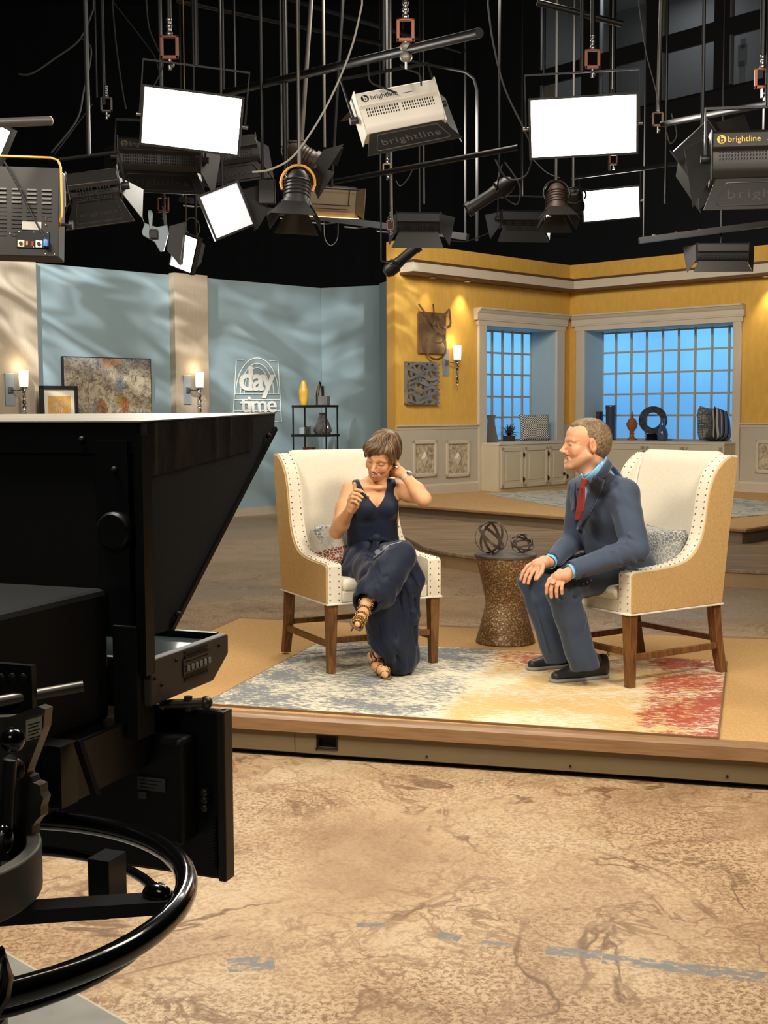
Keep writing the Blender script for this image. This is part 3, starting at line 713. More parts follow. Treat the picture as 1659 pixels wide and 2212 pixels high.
# console the framed print stands on (mostly behind the studio camera)
x0 = FB.px(80, 900, -.35)[0]; x1 = FB.px(200, 900, -.35)[0]
t = thing('console_table', 'narrow dark console below the framed tree print', 'table', M=frameM(FB, (x0 + x1) / 2, 0, -.36))
wc = (x1 - x0) / 2
MB().bb(-wc, wc, -.17, .17, .95, .985).build('top', M_blk, t, bevel=.004)
for sx_ in (-1, 1):
    for sy_ in (-1, 1): MB().bb(sx_ * (wc - .04) - .02, sx_ * (wc - .04) + .02, sy_ * .14 - .02, sy_ * .14 + .02, 0, .95).build('leg', M_blk, t)
MB().bb(-wc + .05, wc - .05, -.14, .14, .28, .30).build('shelf', M_blk, t)
x0, z1 = FB.px(88, 833, -.3); x1 = FB.px(168, 833, -.3)[0]; w_ = x1 - x0; h_ = z1 - .985
t = thing('framed_print', 'black framed ochre tree print standing in front of the map canvas', 'picture', M=frameM(FB, (x0 + x1) / 2, .985, -.3) @ Matrix.Rotation(R(-2), 4, 'X'))
b = MB(); fw = .045
for q in ((-w_ / 2, w_ / 2, 0, fw), (-w_ / 2, w_ / 2, h_ - fw, h_), (-w_ / 2, -w_ / 2 + fw, 0, h_), (w_ / 2 - fw, w_ / 2, 0, h_)): b.bb(q[0], q[1], -.03, .03, q[2], q[3])
b.build('frame', M_blk, t, bevel=.004)
MB().bb(-w_ / 2 + fw, w_ / 2 - fw, -.005, .005, fw, h_ - fw).build('mount', M_mount, t)
MB().bb(-w_ / 2 + .11, w_ / 2 - .10, -.008, -.004, .15, h_ - .13).build('print', M_print, t)
b = MB(); random.seed(5); cz0 = .16
def branch(x, z, a, l, r, d):
    x2, z2 = x + math.sin(a) * l, z + math.cos(a) * l
    b.tube([(x, -.010, z), (x2, -.010, z2)], r, 4, flat=.3, up=(0, 1, 0))
    if d:
        for da in (-.42, .0, .42): branch(x2, z2, a + da + random.uniform(-.15, .15), l * .66, r * .66, d - 1)
branch(0.0, h_ - .60, 0, .17, .006, 3)
b.build('tree_drawing', M_mount, t)

# ---- wall logo
M_logo = mat('white_logo_paint', (226, 224, 214), .6)
def onB(px, py, k=0): return FB.px(px, py, k)
cx, cz = onB(555, 850); 
t = thing('wall_logo', 'white day time lettering and arch lines on the blue wall', 'sign', M=frameM(FB, cx, cz))
def lp(px, py): a, z = onB(px, py, -.02); return (a - cx, -.012, z - cz)
def wire(pts, r=.008): return MB().tube(pts, r, 5, flat=.5, up=(0, 1, 0))
wire([lp(510, 911), lp(505, 890), lp(511, 778), lp(528, 778)]).build('line', M_logo, t)
wire([lp(583, 779), lp(601, 780), lp(609, 911), lp(590, 911)]).build('line', M_logo, t)
for (y, xa, xb) in ((851, 508, 606), (863, 507, 606), (887, 506, 607)): wire([lp(xa, y), lp(xb, y)], .007).build('line', M_logo, t)
for (rx, top, bot) in ((46, 773, 852), (36, 785, 852), (28, 794, 852)):
    pts = [lp(556 + rx * math.cos(q), bot - (bot - top) * math.sin(q)) for q in [PI * i / 20 for i in range(21)]]
    wire(pts).build('arch_line', M_logo, t)
def lettering(txt, size, pxl, pyb, pxr, bold, name, sp=1.0):
    a0 = lp(pxl, pyb); a1 = lp(pxr, pyb)
    o = text_obj(name, txt, size, .008, M_logo, t, Matrix.Translation((0, 0, 0)), bold, spacing=sp)
    xs = [v.co.x for v in o.data.vertices]; wd = max(xs) - min(xs); s = (a1[0] - a0[0]) / wd
    o.matrix_local = Matrix.Translation((a0[0], -.022, a0[2])) @ Matrix.Rotation(R(90), 4, 'X') @ Matrix.Diagonal((s, 1, 1, 1)) @ Matrix.Translation((-min(xs), 0, 0))
    return o
zh = lp(520, 790)[2] - lp(520, 842)[2]
lettering('day', zh / .72, 517, 842, 594, .010, 'letters_day', .84)
zh = lp(520, 852)[2] - lp(520, 890)[2]
lettering('time', zh / .74, 519, 890, 597, .003, 'letters_time', .9)

# ---- etagere with its pieces
ang = R(-24); Yb = 18.35
cxy = at(681, 900, Yb + .05)
t = thing('etagere', 'open black metal etagere in front of the blue wall', 'shelf', (cxy.x, cxy.y, 0), ang)
SH = [at(681, 875, Yb).z, at(681, 938, Yb).z, .80, .36]
for i, z in enumerate(SH):
    g_w = .30 if i else .285
    MB().bb(-g_w, g_w, -.2, .2, z - .035, z).build('shelf_board', M_blk, t, bevel=.003)
for sx_ in (-1, 1):
    for sy_ in (-1, 1): MB().bb(sx_ * .27 - .009, sx_ * .27 + .009, sy_ * .185 - .009, sy_ * .185 + .009, 0, SH[0] - .02).build('post', M_blk, t)
RZ = Matrix.Rotation(ang, 4, 'Z')
def onshelf(px, i, dy=0.0):
    """x offset along the shelf for a sight line, at shelf i"""
    best = None
    for k in range(-60, 61):
        p = Vector((cxy.x, cxy.y, SH[i])) + RZ @ Vector((k * .005, dy, 0))
        q = p - Vector((0, 0, EYE)); X = CXP + F * q.dot(CR) / q.dot(CW)
        if best is None or abs(X - px) < best[0]: best = (abs(X - px), p)
    return best[1]
M_yv = mat('ochre_glazed_ceramic', (206, 160, 56), .35, var=.08)
p = onshelf(656, 0)
tag(MB().lathe([(.045, 0), (.05, .005), (.062, .08), (.072, .17), (.068, .23), (.045, .30), (.03, .335), (.032, .36), (.024, .355)], tuple(p), 24).build('vase', M_yv, smooth=True), 'slender ochre yellow vase on top of the etagere', 'vase')
p = onshelf(693, 0)
t2 = thing('arch_sculpture', 'polished chrome arch sculpture on a grey block on top of the etagere', 'sculpture', p, ang)
MB().bb(-.02, .12, -.06, .06, 0, .13).build('block', M_pewter, t2, bevel=.004)
MB().tube([(-.06, 0, .0), (-.065, 0, .14), (-.05, 0, .25), (-.012, 0, .315), (.022, 0, .27), (.03, 0, .13)], .03, 10, rad=[.026, .03, .034, .034, .03, .024]).build('arch', M_chrome, t2, smooth=True)
M_smoke = mat('smoky_ribbed_glass', (112, 112, 112), .15, spec=.8, rgb2=(70, 70, 72), vscale=10, stretch=(6, 6, .4))
p = onshelf(697, 1, .02); b = MB(); n = 32; prof = [(.10, 0), (.125, .04), (.12, .09), (.09, .17), (.055, .25), (.04, .285), (.06, .31), (.05, .305)]
b.lathe(prof, (0, 0, 0), n)
b.v = [(x * (1 + .07 * math.cos(8 * math.atan2(y, x))), y * (1 + .07 * math.cos(8 * math.atan2(y, x))), z) for x, y, z in b.v]
o = b.build('vase', M_smoke, smooth=True); o.location = p; tag(o, 'smoky grey ribbed glass vase on the middle shelf of the etagere', 'vase')
p = onshelf(660, 1, -.03); M_ice = mat('clear_glass_block', (190, 200, 205), .05, spec=1.0, alpha=.55)
t2 = thing('glass_block', 'small square clear glass block on the middle shelf of the etagere', 'ornament', p, ang)
MB().bb(-.08, -.0, -.04, .04, 0, .10).build('clear_half', M_ice, t2, bevel=.006)
MB().bb(.0, .07, -.04, .04, 0, .115).bb(.015, .055, -.045, .045, .02, .095).build('silver_half', M_chrome, t2, bevel=.006)
p = onshelf(668, 2); t2 = thing('lidded_box', 'dark red brown lidded box on the third shelf of the etagere', 'box', p, ang)
M_bx = mat('red_brown_lacquer', (82, 40, 24), .4)
MB().bb(-.07, .07, -.06, .06, 0, .16).build('body', M_bx, t2, bevel=.006); MB().bb(-.075, .075, -.065, .065, .162, .24).build('lid', M_bx, t2, bevel=.008)
p = onshelf(697, 2)
tag(MB().lathe([(.05, 0), (.075, .04), (.075, .09), (.045, .15), (.03, .20), (.036, .22), (.02, .215)], tuple(p), 20).build('gourd_vase', M_yv, smooth=True), 'small yellow gourd vase on the third shelf of the etagere', 'vase')
# framed picture seen edge-on past the yellow wall
x0, z1 = FB3.px(838, 811, -.04); z0 = FB3.px(838, 888, -.04)[1]
t = thing('framed_picture', 'black framed picture half hidden behind the end of the yellow wall', 'picture', M=frameM(FB3, x0, (z0 + z1) / 2))
h_ = z1 - z0; b = MB()
for q in ((0, .5, -h_ / 2, -h_ / 2 + .05), (0, .5, h_ / 2 - .05, h_ / 2), (0, .05, -h_ / 2, h_ / 2), (.45, .5, -h_ / 2, h_ / 2)): b.bb(q[0], q[1], -.05, 0, q[2], q[3])
b.build('frame', M_blk, t, bevel=.004)
MB().bb(.05, .45, -.02, -.01, -h_ / 2 + .05, h_ / 2 - .05).build('mount', mat('grey_mount', (130, 128, 122), .8), t)
MB().bb(.12, .38, -.025, -.019, -h_ / 2 + .13, h_ / 2 - .13).build('picture_sheet', mat('brown_sheet', (90, 74, 60), .8), t)

# ---- things on the window seats
def seat(fr, px, py, lo=-.30, hi=.40):
    p = gnd(px, py, seatz); q = fr.M.inverted() @ p
    if q.y < lo or q.y > hi:
        y = min(max(q.y, lo), hi); x, _ = fr.px(px, py, y); q = Vector((x, y, seatz))
    p = fr.M @ Vector((q.x, q.y, seatz)); return Vector((p.x, p.y, seatz))
def scale_at(p): return (p - Vector((0, 0, EYE))).dot(CW) / F      # metres per pixel
# left bay
p = seat(WL, 1061, 955); s = scale_at(p)
M_vg = mat('taupe_glazed_ceramic', (104, 98, 92), .12, coat=.6)
b = MB(); b.lathe([(14.5, 0), (15.5, 2), (14, 10), (9, 34), (8, 48), (11, 58.5), (10, 58), (7, 46)], (0, 0, 0), 8)
o = b.build('vase', M_vg, smooth=True, angle=30); o.location = p; o.scale = (s, s, s); tag(o, 'tall glossy taupe faceted vase at the left end of the narrow window seat', 'vase')
p = seat(WL, 1100, 953); t = thing('potted_succulent', 'spiky dark succulent in a square brown pot on the narrow window seat', 'plant', p, R(40))
MB().box((0, 0, .045), (.14, .14, .09), taper=(1.05, 1.05)).build('pot', mat('dark_brown_pot', (62, 50, 40), .6), t, bevel=.006)
MB().bb(-.065, .065, -.065, .065, .085, .093).build('soil', mat('potting_soil', (38, 30, 24), .95), t)
random.seed(3); M_leaf = mat('dusky_green_leaf', (62, 68, 58), .5, rgb2=(44, 46, 46), vscale=12)
for i in range(34):
    a = i * 2.4; el_ = .15 + 1.2 * (i / 34.) + random.uniform(-.1, .1); ln = random.uniform(.17, .25) * (1 - .15 * i / 34)
    d = Vector((math.cos(a) * math.cos(el_), math.sin(a) * math.cos(el_), math.sin(el_)))
    pts = [Vector((0, 0, .09)) + d * ln * q + Vector((0, 0, .05 * q * (1 - q) * 2 - (.05 * q * q if el_ < .6 else 0))) for q in (0, .3, .6, .85, 1)]
    MB().tube(pts, .01, 5, rad=[.010, .013, .010, .005, .001], flat=.4).build('leaf', M_leaf, t, smooth=True)
def cushion_mesh(w_, h_, th, n=14):
    b = MB()
    def f(sgn):
        def g(u, v):
            x, z = (u - .5) * 2, (v - .5) * 2
            e = max(0, (1 - x ** 4) * (1 - z ** 4)) ** .42
            pinch = 1 - .07 * (x * x * (1 - abs(z)) ** 1 + 0) ; px_ = x * w_ / 2 * (1 - .06 * (1 - z * z)); pz = z * h_ / 2 * (1 - .06 * (1 - x * x))
            return (px_, sgn * (th / 2 * e + .004), pz + h_ / 2)
        return g
    b.grid(f(-1), n, n); b.grid(f(1), n, n)
    m1 = (n + 1) ** 2
    rim = [i for i in range(n + 1)] + [j * (n + 1) + n for j in range(1, n + 1)] + [n * (n + 1) + i for i in range(n - 1, -1, -1)] + [j * (n + 1) for j in range(n - 1, 0, -1)]
    for k in range(len(rim)):
        a, c = rim[k], rim[(k + 1) % len(rim)]; b.f.append((a, c, m1 + c, m1 + a)); b.m.append(b.mi)
    return b
def f_hound(N, L, b, tc):
    o = tc.outputs['Object']
    ck = N.new('ShaderNodeTexChecker'); ck.inputs['Scale'].default_value = 24; mp = N.new('ShaderNodeMapping'); mp.inputs['Scale'].default_value = (1, .001, 1); L.new(o, mp.inputs[0]); L.new(mp.outputs[0], ck.inputs[0])
    sx = N.new('ShaderNodeSeparateXYZ'); L.new(o, sx.inputs[0])
    a = nmath(N, L, 'SINE', nmath(N, L, 'MULTIPLY', sx.outputs[0], 170)); c2 = nmath(N, L, 'SINE', nmath(N, L, 'MULTIPLY', sx.outputs[2], 170))
    v = nmath(N, L, 'MULTIPLY', a, c2); mk = nramp(N, L, nmath(N, L, 'ADD', v, nmath(N, L, 'MULTIPLY', nmath(N, L, 'SUBTRACT', nnoise(N, L, o, 60, 3), .5), .5)), [(.05, W0), (.2, W1)])
    mk2 = nramp(N, L, nmath(N, L, 'MULTIPLY', v, -1.0), [(.1, W0), (.3, W1)])
    c = nmix(N, L, nmath(N, L, 'MULTIPLY', mk2, .9), lin((176, 168, 152)), lin((226, 220, 204)))
    c = nmix(N, L, mk, c, lin((44, 50, 58))); L.new(c, b.inputs['Base Color']); nbump(N, L, b, v, .6, .01)
M_hound = graph('houndstooth_weave', f_hound, rough=.95)
def f_woven(N, L, b, tc):
    o = tc.outputs['Object']
    br = N.new('ShaderNodeTexBrick'); br.inputs['Scale'].default_value = 17; br.inputs['Mortar Size'].default_value = .035; br.inputs['Color1'].default_value = lin((176, 170, 156)); br.inputs['Color2'].default_value = lin((74, 86, 98)); br.inputs['Mortar'].default_value = lin((30, 34, 40))
    mp = N.new('ShaderNodeMapping'); mp.inputs['Rotation'].default_value = (R(90), 0, 0); L.new(o, mp.inputs[0]); L.new(mp.outputs[0], br.inputs[0])
    L.new(br.outputs[0], b.inputs['Base Color']); nbump(N, L, b, br.outputs[1], -.6, .01)
M_woven = graph('basket_weave_fabric', f_woven, rough=.95)
def f_stripe(N, L, b, tc):
    o = tc.outputs['Object']; sx = N.new('ShaderNodeSeparateXYZ'); L.new(o, sx.inputs[0])
    v = nmath(N, L, 'FRACT', nmath(N, L, 'MULTIPLY', nmath(N, L, 'ADD', sx.outputs[0], nmath(N, L, 'MULTIPLY', nnoise(N, L, o, 3, 2), .01)), 8.5))
    r_ = N.new('ShaderNodeValToRGB'); r_.color_ramp.interpolation = 'CONSTANT'; e = r_.color_ramp.elements
    e[0].position = 0; e[0].color = lin((32, 34, 40)); e[1].position = .3; e[1].color = lin((176, 168, 156))
    for p_, c_ in ((.42, (60, 68, 84)), (.6, (190, 184, 170)), (.68, (96, 58, 44)), (.8, (150, 146, 140)), (.88, (44, 52, 66))):
        q = e.new(p_); q.color = lin(c_)
    L.new(v, r_.inputs[0]); L.new(r_.outputs[0], b.inputs['Base Color'])
M_stripe = graph('dark_striped_fabric', f_stripe, rough=.9)
def cushion(mt, w_, h_, th, p, rz, lean, label, roll=0, name='cushion'):
    o = cushion_mesh(w_, h_, th).build(name, mt, smooth=True); o.matrix_world = Matrix.Translation(p) @ Matrix.Rotation(rz, 4, 'Z') @ Matrix.Rotation(lean, 4, 'X') @ Matrix.Rotation(roll, 4, 'Y')
    tag(o, label, 'cushion'); return o
azL = math.atan2(WL.d.y, WL.d.x); azR = math.atan2(WR.d.y, WR.d.x)
p = seat(WL, 1156, 951, -.30, .0); cushion(M_hound, .52, .44, .16, p, R(14), R(-8), 'black and white houndstooth cushion on the narrow window seat')
p = seat(WL, 1176, 949, -.1, .45) + Vector((.17, .20, 0)); cushion(mat('blue_grey_velvet', (86, 96, 108), .8, sheen=.3), .42, .45, .10, p, R(20), R(-10), 'plain blue grey cushion behind the houndstooth cushion')
# right bay
M_slate = mat('slate_blue_glaze', (56, 64, 80), .3, coat=.3, var=.2, vscale=12)
p = seat(WR, 1292, 948); s = scale_at(p)
o = MB().lathe([(10, 0), (10.5, 1), (10, 56), (10.5, 60), (9, 60), (8.8, 54)], n=24).build('vase', mat('charcoal_glaze', (40, 44, 50), .35), smooth=True); o.location = p; o.scale = (s,) * 3; tag(o, "short charcoal cylinder vase beside the man's head", 'vase')
p = seat(WR, 1319, 948); s = scale_at(p)
o = MB().lathe([(9.5, 0), (10, 1), (9.5, 4), (10, 6), (11, 64), (12, 70), (11.4, 71), (11.6, 74.5), (10, 74), (9, 60)], n=28).build('vase', M_slate, smooth=True); o.location = p; o.scale = (s,) * 3; tag(o, 'tall slate blue tapering vase on the wide window seat', 'vase')
p = seat(WR, 1365, 948); s = scale_at(p)
t = thing('lidded_urn', 'burnt orange turned finial urn on the wide window seat', 'urn', p); t.scale = (s,) * 3
M_or = mat('burnt_orange_lacquer', (158, 88, 34), .4, var=.15, vscale=10)
MB().lathe([(10.5, 0), (10.5, 3), (7, 5), (5, 8), (4.5, 12), (6, 14), (4, 16), (5, 19), (10, 26), (12.5, 34), (12.5, 37), (10, 38.5)], n=24).build('body', M_or, t, smooth=True)
MB().lathe([(9.5, 38), (10, 39), (9, 43), (6, 46), (3, 48), (2, 50), (3.4, 52), (3.6, 54), (1.4, 58), (.3, 64)], n=20).build('lid', M_or, t, smooth=True)
p = seat(WR, 1410, 950); s = scale_at(p)
t = thing('ring_sculpture', 'dark patterned ring sculpture standing on a black block', 'sculpture', p, R(-4)); t.scale = (s,) * 3
MB().bb(-15, 15, -8, 8, 0, 14).build('base_block', mat('gloss_black', (10, 10, 12), .15), t, bevel=.6)
b = MB()
ring = [(29.5, -7), (29.5, 7), (15.5, 7), (15.5, -7)]
n = 40; vs = []; fs = []
for k in range(n):
    a = 2 * PI * k / n
    for (r_, y) in ((30, -7), (30, 7), (16.5, 7), (16.5, -7)): vs.append((r_ * math.cos(a), y, 43.5 + r_ * math.sin(a)))
for k in range(n):
    l = (k + 1) % n
    for q in range(4): fs.append((k * 4 + q, k * 4 + (q + 1) % 4, l * 4 + (q + 1) % 4, l * 4 + q))
b.add(vs, fs).build('ring', mat('mottled_dark_metal', (74, 76, 78), .4, .5, rgb2=(34, 36, 40), vscale=.12, detail=5), t, bevel=1.0, smooth=True)
p = seat(WR, 1431, 951, -.3, .2); s = scale_at(p)
o = MB().lathe([(8.5, 0), (11, 5), (12, 13), (10.5, 22), (6, 31), (4, 38), (4.4, 46), (5, 49), (4, 48)], n=24).build('vase', mat('slate_blue_gloss_glaze', (62, 78, 108), .15, coat=.5), smooth=True); o.location = p; o.scale = (s,) * 3; tag(o, 'small blue teardrop vase in front of the ring sculpture', 'vase')
p = seat(WR, 1530, 952, -.28, .3); cushion(M_woven, .42, .54, .20, p, R(40), R(-6), 'blue and cream basket weave cushion on the wide window seat', R(6))
p = seat(WR, 1562, 952, -.28, .3) + Vector((.02, .12, 0)); cushion(M_stripe, .44, .52, .20, p, R(46), R(-8), 'dark striped cushion at the right end of the wide window seat', R(10))

# ---- rug on the upper platform
def f_rug2(N, L, b, tc):
    o = tc.outputs['Object']; v = nmath(N, L, 'ABSOLUTE', nmath(N, L, 'SUBTRACT', nnoise(N, L, o, 2.6, 3, 1.0), .5))
    c = nramp(N, L, v, [(0, lin((120, 128, 128))), (.035, lin((156, 160, 152))), (.06, lin((186, 176, 154))), (.12, lin((168, 172, 164)))])
    L.new(c, b.inputs['Base Color'])
M_rug2 = graph('pale_trellis_rug', f_rug2, rough=.95)
q0, q1, q2, q3 = gnd(1048, 1066, .33), gnd(1420, 1132, .33), gnd(1800, 1098, .33), gnd(1370, 1051, .33)
o = MB().hexa([(q.x, q.y, ZF) for q in (q0, q1, q2, q3)] + [(q.x, q.y, ZF + .01) for q in (q0, q1, q2, q3)]).build('area_rug', M_rug2)
tag(o, 'pale grey blue patterned rug on the upper platform by the window seats', 'rug')
# ================================================================== furniture on the riser
M_cream = mat('cream_linen', (226, 216, 194), .9, var=.05, vscale=70, bump=.18, bscale=420, sheen=.15)
M_goldf = mat('golden_slub_linen', (198, 164, 108), .9, rgb2=(182, 146, 90), vscale=230, stretch=(1, 1, .3), bump=.2, bscale=400)
M_pipe = mat('white_piping', (238, 232, 218), .7)
def f_wood(N, L, b, tc):
    c = nramp(N, L, nnoise(N, L, tc.outputs['Object'], 8, 6, .8, .6, mapscale=(6, 6, .8)), [(.3, lin((74, 46, 22))), (.5, lin((112, 74, 38))), (.7, lin((140, 98, 54)))])
    L.new(c, b.inputs['Base Color'])
M_wood = graph('weathered_oak_brown', f_wood, rough=.5)
M_nail = mat('aged_brass_nail', (150, 130, 100), .35, .8)
CURVE = [(-.34, .56), (-.325, .574), (-.20, .576), (-.05, .586), (.04, .607), (.10, .65), (.14, .71), (.162, .78), (.175, .86), (.19, .94), (.215, 1.01), (.25, 1.06), (.30, 1.10), (.345, 1.122)]
def smoothc(pts, n=2):
    for _ in range(n):
        q = [pts[0]]
        for a, b_ in zip(pts[:-1], pts[1:]):
            q += [(a[0] * .75 + b_[0] * .25, a[1] * .75 + b_[1] * .25), (a[0] * .25 + b_[0] * .75, a[1] * .25 + b_[1] * .75)]
        pts = q + [pts[-1]]
    return pts
def armchair(loc, rz, label):
    t = thing('wing_armchair', label, 'armchair', loc, rz, 'cream and gold wing armchairs')
    cv = smoothc(CURVE)
    poly = [(-.34, .365)] + cv + [(.405, 1.118), (.398, 1.05), (.345, .70), (.305, .365)]
    gpoly = [(-.332, .37)] + [(y + .008, z - .008) for y, z in cv] + [(.398, 1.108), (.392, 1.05), (.339, .70), (.298, .37)]
    for s in (-1, 1):
        w_ = MB().prism(poly, s * .252, s * .328, 'x').build('wing_and_arm', M_cream, t, bevel=.012, seg=3, smooth=True, label='cream inner face and edge of the wing and arm')
        MB().prism(gpoly, s * .326, s * .336, 'x').build('outer_side_panel', M_goldf, t, bevel=.003, label='golden linen outer side')
        nb = MB(); L_ = 0; last = None; acc = 0
        pth = [(-.34, .385)] + cv[1:]
        for a, b_ in zip(pth[:-1], pth[1:]):
            d = math.hypot(b_[0] - a[0], b_[1] - a[1]); 
            while acc < d:
                y, z = a[0] + (b_[0] - a[0]) * acc / d, a[1] + (b_[1] - a[1]) * acc / d
                ny, nz = -(b_[1] - a[1]) / d, (b_[0] - a[0]) / d
                for xx in (.266, .316): nb.sph((s * xx, y, z), .0046, 6, 4)
                acc += .033
            acc -= d
        nb.build('nailhead_trim', M_nail, t, kind='stuff', smooth=True)
    # back, outer back, seat
    def bk(u, v): return None
    b = MB(); b.prism([(.15, .40), (.20, .70), (.285, 1.06), (.30, 1.10), (.33, 1.138), (.37, 1.14), (.405, 1.118), (.345, .70), (.305, .40)], -.256, .256, 'x')
    b.build('backrest', M_cream, t, bevel=.02, seg=3, smooth=True)
    MB().prism([(.309, .37), (.349, .70), (.402, 1.05), (.409, 1.115), (.399, 1.11), (.339, .70), (.299, .37)], -.32, .32, 'x').build('outer_back_panel', M_goldf, t)
    for s in (-1, 1): MB().tube([(s * .25, .165, .50), (s * .25, .205, .72), (s * .25, .275, 1.03), (s * .25, .31, 1.12)], .004, 6).build('back_seam_piping', M_pipe, t, smooth=True)
    c = MB(); c.bb(-.248, .248, -.348, .20, .42, .49); c.build('seat_cushion', M_cream, t, bevel=.03, seg=4, smooth=True)
    MB().bb(-.25, .25, -.338, .29, .365, .43).build('seat_rail', M_cream, t, bevel=.01, smooth=True)
    pp = [(-.332, -.343, .364), (.332, -.343, .364), (.332, .308, .364), (-.332, .308, .364)]
    MB().tube(pp, .0055, 8, closed=True).build('lower_piping', M_pipe, t, smooth=True)
    for s in (-1, 1):
        MB().hexa([(s * .30 - .02, -.325, 0), (s * .30 + .02, -.325, 0), (s * .30 + .02, -.285, 0), (s * .30 - .02, -.285, 0), (s * .298 - .028, -.335, .362), (s * .298 + .028, -.335, .362), (s * .298 + .028, -.28, .362), (s * .298 - .028, -.28, .362)]).build('leg', M_wood, t, bevel=.003)
        b = MB()
        pr_ = [(.350, 0), (.325, .10), (.30, .22), (.283, .362)]
        for (ya, za), (yb, zb) in zip(pr_[:-1], pr_[1:]):
            wa_, wb_ = .021 + .011 * za, .021 + .011 * zb
            b.hexa([(s * .292 - wa_, ya - wa_, za), (s * .292 + wa_, ya - wa_, za), (s * .292 + wa_, ya + wa_, za), (s * .292 - wa_, ya + wa_, za), (s * .292 - wb_, yb - wb_, zb), (s * .292 + wb_, yb - wb_, zb), (s * .292 + wb_, yb + wb_, zb), (s * .292 - wb_, yb + wb_, zb)])
        b.build('leg', M_wood, t)
        MB().bb(s * .296 - .012, s * .296 + .012, -.29, .31, .128, .160).build('side_stretcher', M_wood, t, bevel=.003)
    MB().bb(-.285, .285, -.318, -.292, .155, .185).build('front_stretcher', M_wood, t, bevel=.003)
    MB().bb(-.28, .28, .295, .32, .165, .195).build('rear_stretcher', M_wood, t, bevel=.003)
    return t
CL = (-.143, 6.80, ZS + .011); CRt = (1.29, 6.44, ZS + .011)
RZL, RZR = R(26), R(-57)
chL = armchair(CL, RZL, 'cream and gold wing armchair the woman sits in')
chR = dup(chL, CRt, RZR, 'cream and gold wing armchair the man sits in')
MCL = Matrix.Translation(CL) @ Matrix.Rotation(RZL, 4, 'Z'); MCR = Matrix.Translation(CRt) @ Matrix.Rotation(RZR, 4, 'Z')

def f_flower(cols):
    def fn(N, L, b, tc):
        o = tc.outputs['Object']
        v = N.new('ShaderNodeTexVoronoi'); v.inputs['Scale'].default_value = 55; v.feature = 'DISTANCE_TO_EDGE'; L.new(o, v.inputs['Vector'])
        ed = nramp(N, L, v.outputs[0], [(.03, W1), (.10, W0)])
        big = nramp(N, L, nnoise(N, L, o, 5.5, 2, .3, loc=(cols[3], 0, 1)), [(.47, W0), (.5, W1)])
        c = nmix(N, L, big, lin(cols[0]), lin(cols[1]))
        lowz = N.new('ShaderNodeSeparateXYZ'); L.new(o, lowz.inputs[0])
        red = nmath(N, L, 'MULTIPLY', nmath(N, L, 'LESS_THAN', lowz.outputs[2], .13), nmath(N, L, 'LESS_THAN', lowz.outputs[0], cols[4]))
        c = nmix(N, L, red, c, lin(cols[2]))
        c = nmix(N, L, ed, c, lin((205, 198, 182))); L.new(c, b.inputs['Base Color'])
    return fn
M_f1 = graph('dahlia_print_fabric', f_flower([(188, 182, 170), (112, 124, 134), (128, 62, 40), 3.0, -.02]), rough=.85)
M_f2 = graph('grey_floral_fabric', f_flower([(150, 150, 146), (120, 124, 128), (92, 58, 36), 6.0, -.08]), rough=.85)
o = cushion_mesh(.34, .27, .17, 14).build('throw_pillow', M_f1, smooth=True, M=None)
o.matrix_world = MCL @ Matrix.Translation((-.10, .03, .485)) @ Matrix.Rotation(R(42), 4, 'Z') @ Matrix.Rotation(R(-14), 4, 'X'); tag(o, "rust and grey flower print pillow behind the woman's elbow", 'pillow')
o = cushion_mesh(.34, .27, .16, 14).build('throw_pillow', M_f2, smooth=True)
o.matrix_world = MCR @ Matrix.Translation((.06, .085, .485)) @ Matrix.Rotation(R(-12), 4, 'Z') @ Matrix.Rotation(R(-16), 4, 'X'); tag(o, "grey floral pillow behind the man's back", 'pillow')

